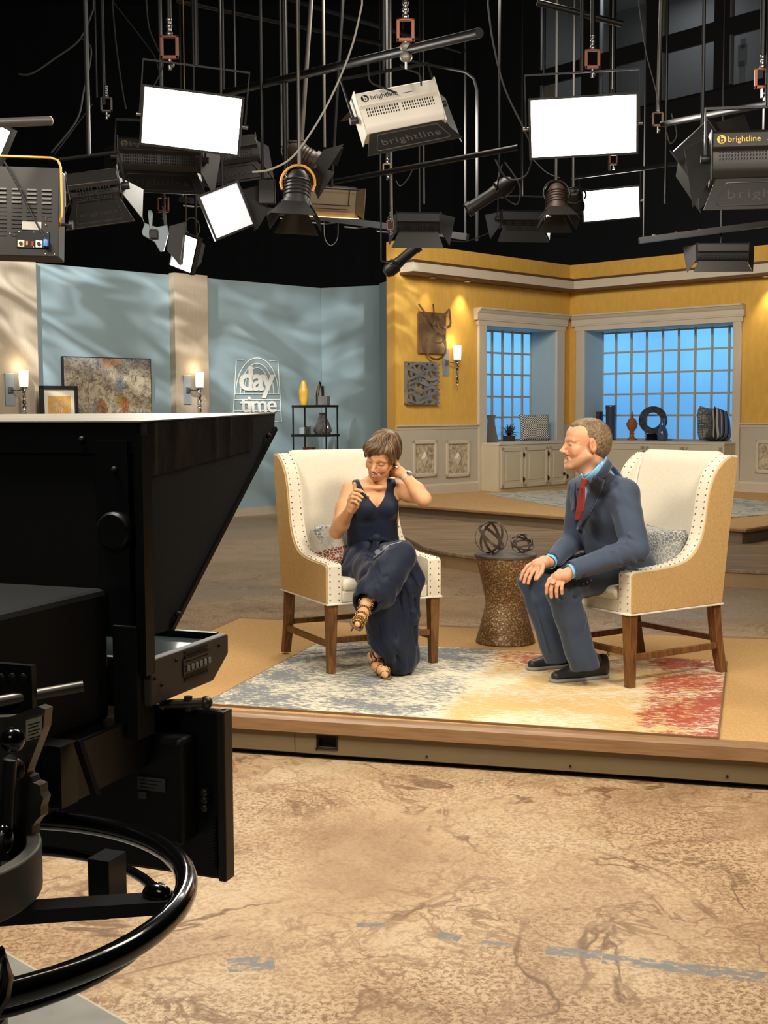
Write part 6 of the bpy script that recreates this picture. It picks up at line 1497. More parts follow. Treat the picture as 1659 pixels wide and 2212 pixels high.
cable([(795, 135), (800, 175), (830, 190), (855, 200)], 7.5, 'black cable looping behind the white bank light', .006, up=False)
cable([(1380, 10), (1395, 110), (1418, 200), (1425, 245)], 8.3, 'thin grey cable slanting to the tan clamp on the right', .004, M_cbl)
cable([(300, 452), (318, 492), (345, 505)], 9.3, 'thin pale cable beside the grey bracket', .003, M_cbll, up=False)
o = cable([(402, 505), (398, 485), (412, 470), (428, 480), (430, 502), (418, 512), (404, 500)], 9.5, 'coiled tan cable above the small tilted light', .004, mat('tan_cable', (120, 100, 60), .5))
cable([(855, 390), (865, 402), (882, 385), (890, 368)], 10.5, 'black cable looping under the pipe below the white bank light', .005, up=False)
cable([(1085, 355), (1075, 400), (1095, 430), (1118, 440), (1122, 400), (1090, 350)], 9.4, 'tangled black cable around the ellipsoidal spotlight', .006, M_cbl, up=False)
cable([(1152, 345), (1180, 372), (1210, 385)], 10.3, 'thin cable sagging to the brown fresnel near the small panel', .004, M_cbl, up=False)
cable([(1450, 245), (1462, 290), (1448, 310), (1440, 285)], 8.4, 'cable loop hanging by the tan clamp on the right', .005, M_cbl, up=False)
cable([(910, 185), (905, 160), (880, 150), (865, 140)], 7.5, 'black cable looping over the top of the white bank light', .006, up=False)
cable([(950, 515), (1000, 522), (1040, 510), (1065, 498)], 12.6, 'dark cable sagging above the yellow wall', .006, up=False)
cable([(700, 474), (702, 515), (715, 530), (729, 515), (730, 478)], 15.06, 'thin cable loop under the dark truss', .005, M_cbl, up=False)
# the dark truss/cable tray along the back above the flats
t = thing('cable_tray', 'dark cable tray with hanging ties running behind above the blue wall', 'cable tray', at(640, 480, 14))
o_ = at(640, 480, 14)
MB().tube([at(390, 430, 16) - o_, at(1010, 512, 14.2) - o_], .05, 4).build('tray', M_pipeb, t)
for k in range(8):
    px = 420 + k * 70; q = at(px, 436 + (px - 390) * .132 + 4, 16 - (px - 390) * .0029) - o_
    MB().tube([q + Vector((-.14, 0, .0)), q + Vector((0, 0, -.015)), q + Vector((.14, 0, .0))], .010, 5).build('tie', MATS['dusty_pipe'], t, smooth=True)
for x in (395, 1005):
    q = at(x, 436 + (x - 390) * .132, 16 - (x - 390) * .0029); MB().cyl(q - o_, Vector((q.x - o_.x, q.y - o_.y, ZG - o_.z)), .012, 6).build('hanger', M_pipeb, t)
t = thing('cable_tray', 'dark cable tray with hanging ties above the right end of the yellow wall', 'cable tray', at(1500, 500, 15.0))
o_ = at(1500, 500, 15.0)
MB().tube([at(1380, 520, 15) - o_, at(1700, 478, 15) - o_], .05, 4).build('tray', M_pipeb, t)
for k in range(5):
    q = at(1430 + k * 50, 508 - k * 6, 15) - o_; MB().tube([q + Vector((-.12, 0, 0)), q + Vector((0, 0, -.015)), q + Vector((.12, 0, 0))], .010, 5).build('tie', MATS['dusty_pipe'], t, smooth=True)
for x in (1390, 1690):
    q = at(x, 519 - (x - 1380) * .13, 15); MB().cyl(q - o_, Vector((q.x - o_.x, q.y - o_.y, ZG - o_.z)), .012, 6).build('hanger', M_pipeb, t)
# unseen lamp added to lift the dark fixtures of the rig
area('added_rig_fill', (0.3, 2.0, 4.9), (0.4, 9.5, 5.6), 2.0, 11, NEUT, 1.0)
# ================================================================== implicit-surface modeller for figures and soft things
def _v(p): return np.array([p[0], p[1], p[2]], dtype=np.float32)
class Sdf:
    def __init__(s): s.p = []; s.M = None
    def frame(s, M): s.M = M; return s       # following primitives are given in this local frame (rigid + uniform scale)
    def _add(s, fn, k, op, col=None):
        M = s.M
        if M is not None:
            sc = M.to_scale()[0]; I = np.array(M.inverted(), dtype=np.float32)
            f0 = fn
            def fn(P, f0=f0, I=I, sc=sc): return f0(P @ I[:3, :3].T + I[:3, 3]) * sc
            k = k * sc
        s.p.append((fn, k, op)); return s
    def cap(s, a, b, ra, rb=None, k=.02, op='u', flat=None):
        """tapered capsule; flat=(axis vector, factor) widens the section along the axis"""
        rb = ra if rb is None else rb; a, b = _v(a), _v(b)
        if flat is not None:
            ax = _v(flat[0]); ax = ax / np.linalg.norm(ax); fc = flat[1]
            d0 = b - a; mid = a
            def tr(P): q = P - mid; return q - np.outer(q @ ax, ax) * (1 - 1 / fc) if P.ndim == 2 else q
            A = np.zeros(3, np.float32); B = d0 - ax * (d0 @ ax) * (1 - 1 / fc)
            def fn(P):
                Q = tr(P); BA = B; t = np.clip((Q @ BA) / max(BA @ BA, 1e-9), 0, 1)
                return np.linalg.norm(Q - np.outer(t, BA), axis=1) - (ra + (rb - ra) * t)
        else:
            BA = b - a; L2 = max(float(BA @ BA), 1e-9)
            def fn(P):
                Q = P - a; t = np.clip((Q @ BA) / L2, 0, 1)
                return np.linalg.norm(Q - np.outer(t, BA), axis=1) - (ra + (rb - ra) * t)
        return s._add(fn, k, op)
    def chain(s, pts, rs, k=.02, op='u', ki=.0):
        segs = [(_v(a), _v(b), ra, rb) for a, b, ra, rb in zip(pts[:-1], pts[1:], rs[:-1], rs[1:])]
        def fn(P):
            d = None
            for a, b, ra, rb in segs:
                BA = b - a; Q = P - a; t = np.clip((Q @ BA) / max(float(BA @ BA), 1e-9), 0, 1)
                e = np.linalg.norm(Q - np.outer(t, BA), axis=1) - (ra + (rb - ra) * t)
                d = e if d is None else (np.minimum(d, e) if ki == 0 else smin(d, e, ki))
            return d
        return s._add(fn, k, op)
    def ell(s, c, r, k=.02, op='u', rot=None):
        c = _v(c); r = _v(r); Rm = np.array(rot.to_matrix() if rot is not None else np.eye(3), dtype=np.float32)
        def fn(P):
            Q = (P - c) @ Rm; k0 = np.linalg.norm(Q / r, axis=1); k1 = np.linalg.norm(Q / (r * r), axis=1)
            return k0 * (k0 - 1) / np.maximum(k1, 1e-6)
        return s._add(fn, k, op)
    def box(s, c, hs, rr=.005, k=.005, op='u', rot=None):
        c = _v(c); hs = _v(hs); Rm = np.array(rot.to_matrix() if rot is not None else np.eye(3), dtype=np.float32)
        def fn(P):
            q = np.abs((P - c) @ Rm) - hs + rr
            return np.linalg.norm(np.maximum(q, 0), axis=1) + np.minimum(q.max(axis=1), 0) - rr
        return s._add(fn, k, op)
    def plane(s, p, n, k=.004, op='i'):
        p = _v(p); n = _v(n); n = n / np.linalg.norm(n)
        return s._add(lambda P: (P - p) @ n, k, op)
    def poly(s, pts, ux, uz, o, k=.004, op='i'):
        """2-D polygon in the plane (ux, uz) through o, extruded without limit"""
        o = _v(o); ux = _v(ux); uz = _v(uz); V = np.array(pts, dtype=np.float32)
        def fn(P):
            X = np.stack([(P - o) @ ux, (P - o) @ uz], axis=1); n = len(V); d = np.full(len(X), 1e9, np.float32); sg = np.ones(len(X), np.float32)
            j = n - 1
            for i in range(n):
                e = V[j] - V[i]; w_ = X - V[i]; t = np.clip((w_ @ e) / max(float(e @ e), 1e-12), 0, 1); b_ = w_ - np.outer(t, e)
                d = np.minimum(d, (b_ * b_).sum(1))
                c1 = X[:, 1] >= V[i][1]; c2 = X[:, 1] < V[j][1]; c3 = e[0] * w_[:, 1] > e[1] * w_[:, 0]
                fl = (c1 & c2 & c3) | (~c1 & ~c2 & ~c3); sg[fl] *= -1; j = i
            return sg * np.sqrt(d)
        return s._add(fn, k, op)
    def fn(s, f, k=.004, op='i'): return s._add(f, k, op)
    def disp(s, f): s.p.append((f, 0, 'd')); return s
    def sub(s, other, k=.004, op='u'):
        return s._add(lambda P: other.ev(P), k, op)
    def ev(s, P, use=None):
        d = np.full(len(P), 1.0, np.float32)
        for i, (fn, k, op) in enumerate(s.p):
            if use is not None and not use[i]: continue
            if op == 'd': d = d + fn(P); continue
            e = fn(P).astype(np.float32)
            if op == 'u': d = smin(d, e, k)
            elif op == 's': d = -smin(-d, e, k)
            elif op == 'i': d = -smin(-d, -e, k)
        return d
    def mesh(s, lo, hi, h, fine=(), B=14):
        """surface nets on a rectilinear grid; fine = [(lo, hi, h)] boxes with closer grid lines"""
        ax = []
        for a in range(3):
            cuts = sorted(set([lo[a], hi[a]] + [min(max(f[q][a], lo[a]), hi[a]) for f in fine for q in (0, 1)])); xs = []
            for c0, c1 in zip(cuts[:-1], cuts[1:]):
                m_ = (c0 + c1) / 2; hh = min([h] + [f[2] for f in fine if f[0][a] < m_ < f[1][a]])
                n = max(1, int(math.ceil((c1 - c0) / hh - 1e-6))); xs += list(np.linspace(c0, c1, n, endpoint=False))
            ax.append(np.array(xs + [cuts[-1]], dtype=np.float32))
        nx, ny, nz = [len(a) for a in ax]; V = np.ones((nx, ny, nz), np.float32)
        bi = [list(range(0, n, B)) for n in (nx, ny, nz)]; cen = []; hd = []; idx = []
        for i in bi[0]:
            for j in bi[1]:
                for k_ in bi[2]:
                    e = (min(i + B, nx) - 1, min(j + B, ny) - 1, min(k_ + B, nz) - 1)
                    c0 = np.array([ax[0][i], ax[1][j], ax[2][k_]]); c1 = np.array([ax[0][e[0]], ax[1][e[1]], ax[2][e[2]]])
                    cen.append((c0 + c1) / 2); hd.append(np.linalg.norm(c1 - c0) / 2); idx.append((i, j, k_))
        cen = np.array(cen, dtype=np.float32); hd = np.array(hd, dtype=np.float32)
        Dp = [fn(cen) if op != 'd' else np.zeros(len(cen), np.float32) for fn, k, op in s.p]; D = s.ev(cen)
        act = np.abs(D) < hd * 1.25 + .02
        for q in np.nonzero(~act)[0]:
            i, j, k_ = idx[q]
            if D[q] < 0: V[i:i + B, j:j + B, k_:k_ + B] = -1
        for q in np.nonzero(act)[0]:
            i, j, k_ = idx[q]; use = [(op == 'd') or (Dp[n][q] < hd[q] * 1.5 + k + .012) if op in 'us' else (op == 'd' or Dp[n][q] > -(hd[q] * 1.5 + k + .012)) for n, (fn, k, op) in enumerate(s.p)]
            X, Y, Z = np.meshgrid(ax[0][i:i + B], ax[1][j:j + B], ax[2][k_:k_ + B], indexing='ij')
            V[i:i + B, j:j + B, k_:k_ + B] = s.ev(np.stack([X.ravel(), Y.ravel(), Z.ravel()], axis=1), use).reshape(X.shape)
        S = V < 0
        cnt = np.zeros((nx - 1, ny - 1, nz - 1), np.uint8)
        for a in (0, 1):
            for b_ in (0, 1):
                for c in (0, 1): cnt += S[a:nx - 1 + a, b_:ny - 1 + b_, c:nz - 1 + c]
        cells = np.argwhere((cnt > 0) & (cnt < 8)); I = np.full((nx - 1, ny - 1, nz - 1), -1, np.int32)
        I[cells[:, 0], cells[:, 1], cells[:, 2]] = np.arange(len(cells))
        acc = np.zeros((len(cells), 3), np.float32); w_ = np.zeros(len(cells), np.float32)
        G3 = lambda ijk: np.stack([ax[0][ijk[:, 0]], ax[1][ijk[:, 1]], ax[2][ijk[:, 2]]], axis=1)
        for a in range(3):
            for u in (0, 1):
                for v in (0, 1):
                    o1 = [0, 0, 0]; o1[(a + 1) % 3] = u; o1[(a + 2) % 3] = v; o2 = list(o1); o2[a] = 1
                    c1 = cells + np.array(o1); c2 = cells + np.array(o2)
                    v1 = V[c1[:, 0], c1[:, 1], c1[:, 2]]; v2 = V[c2[:, 0], c2[:, 1], c2[:, 2]]; m_ = (v1 < 0) != (v2 < 0)
                    t = np.where(m_, v1 / np.where(m_, v1 - v2, 1), 0)[:, None]; p = G3(c1) * (1 - t) + G3(c2) * t
                    acc += p * m_[:, None]; w_ += m_
        verts = acc / np.maximum(w_, 1)[:, None]
        faces = []
        for a in range(3):
            sl0 = [slice(None)] * 3; sl1 = [slice(None)] * 3; sl0[a] = slice(0, -1); sl1[a] = slice(1, None)
            s0, s1 = S[tuple(sl0)], S[tuple(sl1)]; e = np.argwhere(s0 != s1); b_, c = (a + 1) % 3, (a + 2) % 3
            e = e[(e[:, b_] > 0) & (e[:, c] > 0) & (e[:, b_] < I.shape[b_]) & (e[:, c] < I.shape[c])]
            def cid(db, dc): q = e.copy(); q[:, b_] -= db; q[:, c] -= dc; return I[q[:, 0], q[:, 1], q[:, 2]]
            F_ = np.stack([cid(1, 1), cid(0, 1), cid(0, 0), cid(1, 0)], axis=1)
            inside = s0[e[:, 0], e[:, 1], e[:, 2]]; F_[~inside] = F_[~inside][:, ::-1]; faces.append(F_)
        Fq = np.concatenate(faces); Fq = Fq[(Fq >= 0).all(1)]
        return verts, Fq
def smin(a, b, k):
    if k <= 0: return np.minimum(a, b)
    h = np.maximum(k - np.abs(a - b), 0) / k
    return np.minimum(a, b) - h * h * k * .25
def sdf_obj(name, sd, lo, hi, h, m_, parent, fine=(), colfn=None, label=None, smooth_it=0, inv=None):
    verts, Fq = sd.mesh(lo, hi, h, fine)
    if smooth_it:
        n = len(verts)
        for _ in range(smooth_it):
            acc = np.zeros_like(verts); c = np.zeros(n, np.float32)
            for a, b_ in ((0, 1), (1, 2), (2, 3), (3, 0)):
                np.add.at(acc, Fq[:, a], verts[Fq[:, b_]]); np.add.at(acc, Fq[:, b_], verts[Fq[:, a]]); np.add.at(c, Fq[:, a], 1); np.add.at(c, Fq[:, b_], 1)
            verts = verts * .5 + .5 * acc / np.maximum(c, 1)[:, None]
    W_ = verts
    if inv is not None:
        I = np.array(inv, dtype=np.float32); verts = verts @ I[:3, :3].T + I[:3, 3]
    me = bpy.data.meshes.new(name); me.vertices.add(len(verts)); me.vertices.foreach_set('co', verts.astype(np.float32).ravel())
    me.loops.add(len(Fq) * 4); me.loops.foreach_set('vertex_index', Fq.astype(np.int32).ravel())
    me.polygons.add(len(Fq)); me.polygons.foreach_set('loop_start', np.arange(0, len(Fq) * 4, 4, dtype=np.int32)); me.update(calc_edges=True)
    me.polygons.foreach_set('use_smooth', np.ones(len(Fq), bool)); me.materials.append(m_)
    if colfn is not None:
        ca = me.color_attributes.new('Col', 'FLOAT_COLOR', 'POINT'); c = np.ones((len(verts), 4), np.float32); c[:, :3] = colfn(W_)
        ca.data.foreach_set('color', c.ravel())
    o = bpy.data.objects.new(name, me); COL.objects.link(o)
    if parent: o.parent = parent
    if label: o['label'] = label
    return o
def vcol_mat(name, rough=.5, bump=0.0, bscale=300, sss=0.0, spec=.4, noise=0.0, nscale=200):
    if name in MATS: return MATS[name]
    m = bpy.data.materials.new(name); m.use_nodes = True; N = m.node_tree.nodes; L = m.node_tree.links; b = N['Principled BSDF']
    at_ = N.new('ShaderNodeAttribute'); at_.attribute_name = 'Col'; src = at_.outputs['Color']
    tc = N.new('ShaderNodeTexCoord')
    if noise > 0:
        nz = nnoise(N, L, tc.outputs['Object'], nscale, 4, 0, .6); src = nmix(N, L, 1.0, src, nramp(N, L, nz, [(.3, (1 - noise,) * 3 + (1,)), (.7, (1, 1, 1, 1))]), 'MULTIPLY')
    L.new(src, b.inputs['Base Color']); b.inputs['Roughness'].default_value = rough; b.inputs['Specular IOR Level'].default_value = spec
    if sss: b.inputs['Subsurface Weight'].default_value = sss; b.inputs['Subsurface Radius'].default_value = (.012, .004, .002); b.inputs['Subsurface Scale'].default_value = 1.0
    if bump: nbump(N, L, b, nnoise(N, L, tc.outputs['Object'], bscale, 3), bump, .003)
    MATS[name] = m; return m
def lnp(c): return np.array(lin(c)[:3], dtype=np.float32)
def sstep(e0, e1, x): t = np.clip((x - e0) / (e1 - e0), 0, 1); return t * t * (3 - 2 * t)
def headM(c, fwd, up, sc):
    f = Vector(fwd).normalized(); u = Vector(up); u = (u - f * u.dot(f)).normalized(); x = f.cross(u)   # x = figure's right
    m = Matrix(((x.x, f.x, u.x), (x.y, f.y, u.y), (x.z, f.z, u.z))).to_4x4() @ Matrix.Diagonal((sc, sc, sc, 1)); m.translation = c
    return m
def add_head(S, M, male=True, smile=1.0, open_=.0):
    """a human head in its own frame: x to its right, y forward, z up, origin mid-skull at eye height"""
    S.frame(M); wj = 1.0 if male else .90
    S.ell((0, -.020, .036), (.074, .094, .080), .02)
    S.ell((0, .030, .034), (.064, .060, .058), .03)
    S.ell((0, .036, -.040), (.056 * wj, .055, .070), .035)
    for s in (-1, 1):
        S.cap((s * .054 * wj, .004, -.050 if male else -.042), (s * .020 * wj, .070 if male else .064, -.100 if male else -.094), .017 if male else .014, .015 if male else .013, .03)
        S.ell((s * .043 * wj, .060, -.026), (.020, .020, .018), .02)
        S.cap((s * .010, .086, .017), (s * .044, .070, .016), .008 if male else .006, .007, .014)
        S.ell((s * .031, .101, -.001), (.019, .017, .012), .012, 's')
    S.ell((0, .080 if male else .074, -.102 if male else -.097), (.020, .016, .015) if male else (.013, .012, .012), .02)
    S.cap((0, .084, .008), (0, .108, -.030), .0075, .0095, .012)
    ns = 1 if male else .84
    S.ell((0, .112 - (.004 if not male else 0), -.034), (.0105 * ns, .011 * ns, .0088 * ns), .006)
    for s in (-1, 1): S.ell((s * .0115 * ns, .099, -.038), (.0075 * ns, .010, .0068 * ns), .006)
    for s in (-1, 1): S.ell((s * .006, .110, -.0445), (.003, .005, .003), .003, 's')
    # mouth mound, lips
    S.ell((0, .078, -.066), (.030, .018, .022), .018)
    zc = -.066; hz = .006 + .004 * open_
    for sgn, rr in ((1, .0045), (-1, .0055)):
        pts = [(q * .026, .094 - .020 * abs(q) ** 2.2, zc + sgn * (hz if True else 0) * (1 - q * q) + .009 * smile * q * q) for q in (-1, -.66, -.33, 0, .33, .66, 1)]
        S.chain(pts, [.003, rr * .9, rr, rr, rr, rr * .9, .003], .005)
    S.chain([(q * .024, .101 - .020 * abs(q) ** 2.2, zc + .009 * smile * q * q) for q in (-1, -.5, 0, .5, 1)], [.001, .0016 + .004 * open_, .0018 + .005 * open_, .0016 + .004 * open_, .001], .003, 's')
    for s in (-1, 1):
        S.chain([(s * .017, .098, -.040), (s * .029, .088, -.050), (s * .036, .077, -.066)], [.0015, .0028, .002], .008, 's')
        S.ell((s * .040, .064, -.040), (.016, .016, .015), .014)
    # closed or lowered lids
    for s in (-1, 1):
        S.ell((s * .031, .0755, -.001), (.0145, .0125, .0105), .004)
        S.chain([(s * .018, .0885, -.003), (s * .025, .0905, -.0065), (s * .033, .0895, -.0065), (s * .044, .080, -.001)], [.0008, .0014, .0014, .0008], .0025, 's')
        S.chain([(s * .019, .088, .008), (s * .031, .0905, .0105), (s * .045, .078, .006)], [.0008, .0013, .0008], .003, 's')
        if male and True:
            for dz in (-.004, .002, .009): S.chain([(s * .050, .070, -.001 + dz * .4), (s * .062, .050, dz * 1.6)], [.0012, .0008], .004, 's')
    # ears
    for s in (-1, 1):
        rt_ = Euler((R(-12), 0, s * R(-18)))
        S.ell((s * .076, -.012, -.006), (.008, .0195, .032), .008, rot=rt_)
        S.ell((s * .0835, -.010, -.002), (.0055, .0115, .021), .004, 's', rot=rt_)
        S.cap((s * .080, -.003, -.006), (s * .078, -.004, -.012), .0045, .004, .004)
    S.frame(None)
def finger(S, pts, r0=.0085, r1=.0065, k=.006):
    n = len(pts); S.chain(pts, [r0 + (r1 - r0) * i / (n - 1) for i in range(n)], k, ki=.004)
# ================================================================== people
M_skin_w = vcol_mat('skin_woman', .48, sss=.12, noise=.05, nscale=90, spec=.35)
M_skin_m = vcol_mat('skin_man', .48, sss=.12, noise=.07, nscale=120, spec=.35)
def cloth_mat(name, rgb, rough=.75, sheen=.25, weave=900, bump=.12):
    def fn(N, L, b, tc):
        n = nnoise(N, L, tc.outputs['Object'], weave, 2, 0, .5); c1 = lin(rgb); c0 = tuple(v * .82 for v in c1[:3]) + (1,)
        L.new(nramp(N, L, n, [(.35, c0), (.65, c1)]), b.inputs['Base Color']); nbump(N, L, b, n, bump, .002); b.inputs['Sheen Weight'].default_value = sheen; b.inputs['Sheen Roughness'].default_value = .4
    return graph(name, fn, rough=rough, spec=.25)
M_suit = cloth_mat('slate_blue_wool', (66, 77, 96), .75)
M_suit2 = cloth_mat('slate_blue_wool_trousers', (58, 69, 88), .75)
M_shirt = mat('light_blue_shirt', (126, 190, 236), .7)
M_tie = mat('rust_red_tie', (150, 52, 40), .6, bump=.1, bscale=500)
M_navy = cloth_mat('dark_navy_crepe', (26, 34, 54), .62, .2)
M_hairw = graph('brown_streaked_hair', lambda N, L, b, tc: (L.new(nramp(N, L, nnoise(N, L, tc.outputs['Object'], 38, 6, 1.2, .7), [(.35, lin((66, 46, 30))), (.52, lin((112, 84, 56))), (.66, lin((170, 136, 92)))]), b.inputs['Base Color']), nbump(N, L, b, nnoise(N, L, tc.outputs['Object'], 160, 4, 1.0), .5, .003)), rough=.42, spec=.5)
M_hairm = graph('greying_fair_hair', lambda N, L, b, tc: (L.new(nramp(N, L, nnoise(N, L, tc.outputs['Object'], 55, 6, 1.0, .7), [(.35, lin((84, 66, 46))), (.55, lin((122, 101, 72))), (.68, lin((164, 142, 108)))]), b.inputs['Base Color']), nbump(N, L, b, nnoise(N, L, tc.outputs['Object'], 190, 4, 1.0), .6, .003)), rough=.6, spec=.4)
def wr(*terms):
    """sum of warped sines: soft cloth folds; terms = (dir, wavelength, amplitude, phase)"""
    T_ = [(np.array(d, dtype=np.float32) / np.linalg.norm(d), 2 * PI / wl, a, ph) for d, wl, a, ph in terms]
    def f(P):
        wv = .02 * np.sin(P[:, 0] * 21 + P[:, 2] * 17) + .015 * np.sin(P[:, 1] * 33 - P[:, 2] * 23); out = np.zeros(len(P), np.float32)
        for d, w_, a, ph in T_: out += a * np.sin((P @ d + wv) * w_ + ph)
        return out
    return f
def folds(segs):
    """crease ridges: list of (a, b, radius, amplitude)"""
    def f(P):
        out = np.zeros(len(P), np.float32)
        for a, b_, r_, am in segs:
            a_ = _v(a); BA = _v(b_) - a_; Q = P - a_; t = np.clip((Q @ BA) / max(float(BA @ BA), 1e-9), 0, 1); d = np.linalg.norm(Q - np.outer(t, BA), axis=1)
            out -= am * np.exp(-(d / r_) ** 2)
        return out
    return f

# ------------------------------------------------------------------ the man
def build_man():
    root = thing('person', 'man in a slate blue suit and rust red tie leaning forward in the right armchair', 'person', (CRt[0], CRt[1], ZS + .011))
    inv = Matrix.Translation((-CRt[0], -CRt[1], -(ZS + .011)))
    hc = at(1265, 959, 6.06)
    HM = headM(hc, (-.985, -.14, .02), (.06, .0, 1), 1.06)
    neckB = at(1300, 1040, 6.24); chest = at(1305, 1100, 6.29); belly = at(1325, 1170, 6.36); pel = at(1352, 1216, 6.42)
    sN = at(1346, 1068, 6.12); sF = at(1256, 1062, 6.46); eN = at(1372, 1186, 6.02); wN = at(1236, 1233, 5.90)
    eF = at(1240, 1165, 6.42); wF = at(1190, 1212, 6.20)
    hN = at(1352, 1226, 6.34); kN = at(1214, 1272, 6.00); aN = at(1264, 1436, 6.05)
    hF = at(1325, 1218, 6.56); kF = at(1152, 1252, 6.26); aF = at(1206, 1420, 6.24)
    side = (sN - sF).normalized(); fw = Vector((-.80, -.60, 0))
    B = Sdf()
    B.cap(pel, belly, .105, .10, .03, flat=(side, 1.45)); B.cap(belly, chest, .10, .105, .05, flat=(side, 1.45)); B.cap(sN, sF, .06, .06, .05)
    B.cap(neckB + Vector((0, 0, -.02)), HM @ Vector((0, -.028, -.06)), .062, .058, .04)
    add_head(B, HM, True, 1.3, 3.4)
    B.frame(HM); B.cap((0, .02, -.098), (0, -.01, -.125), .03, .035, .03); B.frame(None)
    for s_, e_, w_ in ((sN, eN, wN), (sF, eF, wF)):
        B.cap(s_, e_, .052, .042, .03); B.cap(e_, w_, .042, .027, .02)
    for h_, k_, a_ in ((hN, kN, aN), (hF, kF, aF)):
        B.cap(h_, k_, .078, .055, .03); B.cap(k_, a_, .052, .036, .03)
    # near hand draped over the knee
    m = lambda x, y, Y: at(x, y, Y)
    B.chain([wN, m(1222, 1243, 5.90), m(1206, 1246, 5.905)], [.027, .030, .026], .012, ki=.01)
    B.ell(m(1210, 1249, 5.905), (.036, .017, .034), .012)
    B.chain([m(1222, 1240, 5.93), m(1210, 1236, 5.93)], [.02, .018], .01)
    finger(B, [m(1199, 1243, 5.915), m(1187, 1252, 5.905), m(1181, 1266, 5.90), m(1181, 1281, 5.905)], .0105, .0085)
    finger(B, [m(1203, 1249, 5.90), m(1193, 1260, 5.888), m(1190, 1275, 5.885), m(1191, 1290, 5.89)], .0105, .0085)
    finger(B, [m(1210, 1253, 5.895), m(1203, 1266, 5.88), m(1202, 1278, 5.88), m(1203, 1289, 5.885)], .0100, .008)
    finger(B, [m(1218, 1254, 5.895), m(1214, 1264, 5.88), m(1213, 1273, 5.875), m(1214, 1282, 5.88)], .0092, .0075)
    finger(B, [m(1216, 1240, 5.95), m(1204, 1240, 5.965), m(1193, 1244, 5.98)], .011, .009)
    # far hand on the far knee
    B.chain([wF, m(1176, 1214, 6.18), m(1160, 1219, 6.165)], [.026, .030, .027], .012, ki=.01)
    B.ell(m(1163, 1220, 6.165), (.036, .02, .026), .012)
    finger(B, [m(1151, 1216, 6.19), m(1139, 1224, 6.19), m(1130, 1236, 6.19), m(1125, 1251, 6.19)], .0105, .0085)
    finger(B, [m(1154, 1221, 6.165), m(1143, 1231, 6.155), m(1136, 1244, 6.15), m(1132, 1258, 6.15)], .0105, .0085)
    finger(B, [m(1159, 1226, 6.15), m(1150, 1237, 6.14), m(1144, 1249, 6.135), m(1141, 1260, 6.135)], .0100, .008)
    finger(B, [m(1165, 1229, 6.14), m(1160, 1240, 6.125), m(1156, 1251, 6.12)], .0095, .0078)
    finger(B, [m(1173, 1222, 6.13), m(1170, 1236, 6.11), m(1160, 1250, 6.10)], .0125, .009)
    Hi = np.array(HM.inverted(), dtype=np.float32)
    def col(P):
        L_ = P @ Hi[:3, :3].T + Hi[:3, 3]; x, y, z = L_[:, 0], L_[:, 1], L_[:, 2]; ax = np.abs(x)
        base = np.tile(lnp((216, 158, 122)), (len(P), 1)); hm = (np.linalg.norm(L_, axis=1) < .2)
        def mx(m_, c): nonlocal base; base = base * (1 - m_[:, None]) + lnp(c) * m_[:, None]
        mx(.45 * np.exp(-(((ax - .045) / .02) ** 2 + ((z + .03) / .02) ** 2)) * (y > .02) * hm, (205, 118, 88))
        mx(.5 * np.exp(-(((ax) / .012) ** 2 + ((z + .036) / .012) ** 2)) * (y > .09) * hm, (208, 122, 92))
        st = sstep(-.050, -.064, z) * sstep(-.02, .02, y) * hm * (1 - np.exp(-(((ax) / .022) ** 2 + ((z + .064) / .007) ** 2))) * sstep(-.135, -.11, z)
        n = 1.0
        mx(.42 * st * n * (1 - .5 * np.exp(-((ax / .018) ** 2))), (150, 124, 92)); mx(.5 * np.exp(-((ax / .02) ** 2 + ((z + .10) / .012) ** 2)) * (y > .06) * hm * n, (222, 206, 178))
        lip = np.exp(-((ax / .026) ** 4 + ((z + .066 - .009 * (ax / .026) ** 2) / .011) ** 4)) * (y > .07) * hm; mx(.6 * lip, (186, 104, 86))
        mo = np.exp(-((ax / .022) ** 4 + ((z + .066 - .009 * (ax / .026) ** 2) / .0055) ** 4)) * (y > .06) * (y < .0945 - 28 * x * x) * hm; mx(.9 * mo, (90, 46, 38))
        br = np.exp(-(((ax - .030) / .018) ** 4 + ((z - .020 + .10 * (ax - .03)) / .0042) ** 2)) * (y > .05) * hm; mx(.55 * br, (172, 134, 92))
        ly = np.exp(-(((ax - .031) / .015) ** 4 + ((z + .0055) / .0016) ** 2)) * (y > .07) * hm; mx(.85 * ly, (96, 60, 44))
        er = (ax > .07) * (y < .02) * hm * (np.abs(z) < .04); mx(.25 * er, (214, 120, 92))
        return base
    lo = (1.02 - .32, 5.78, .26); hi = (1.62, 6.78, 1.68)
    lo = (min(at(1118, 1255, 6.2).x - .02, .66), 5.80, .30)
    f_head = (tuple(hc[i] - (.17, .13, .16)[i] for i in range(3)), tuple(hc[i] + (.14, .13, .16)[i] for i in range(3)), .0021)
    hn0, hn1 = m(1175, 1295, 5.84), m(1235, 1228, 5.99); hf0, hf1 = m(1120, 1268, 6.08), m(1192, 1205, 6.22)
    fh1 = (tuple(min(a, b_) for a, b_ in zip(hn0, hn1)), tuple(max(a, b_) for a, b_ in zip(hn0, hn1)), .0028)
    fh2 = (tuple(min(a, b_) for a, b_ in zip(hf0, hf1)), tuple(max(a, b_) for a, b_ in zip(hf0, hf1)), .0028)
    sdf_obj('body', B, lo, (1.62, 6.80, 1.60), .0065, M_skin_m, root, (f_head, fh1, fh2), col, inv=inv)
    # ---- hair
    H = Sdf(); H.frame(HM)
    H.ell((0, -.021, .041), (.0760, .0955, .0785), .01); H.ell((0, -.05, .0), (.071, .070, .075), .03); H.ell((0, .020, .043), (.067, .069, .0655), .02)
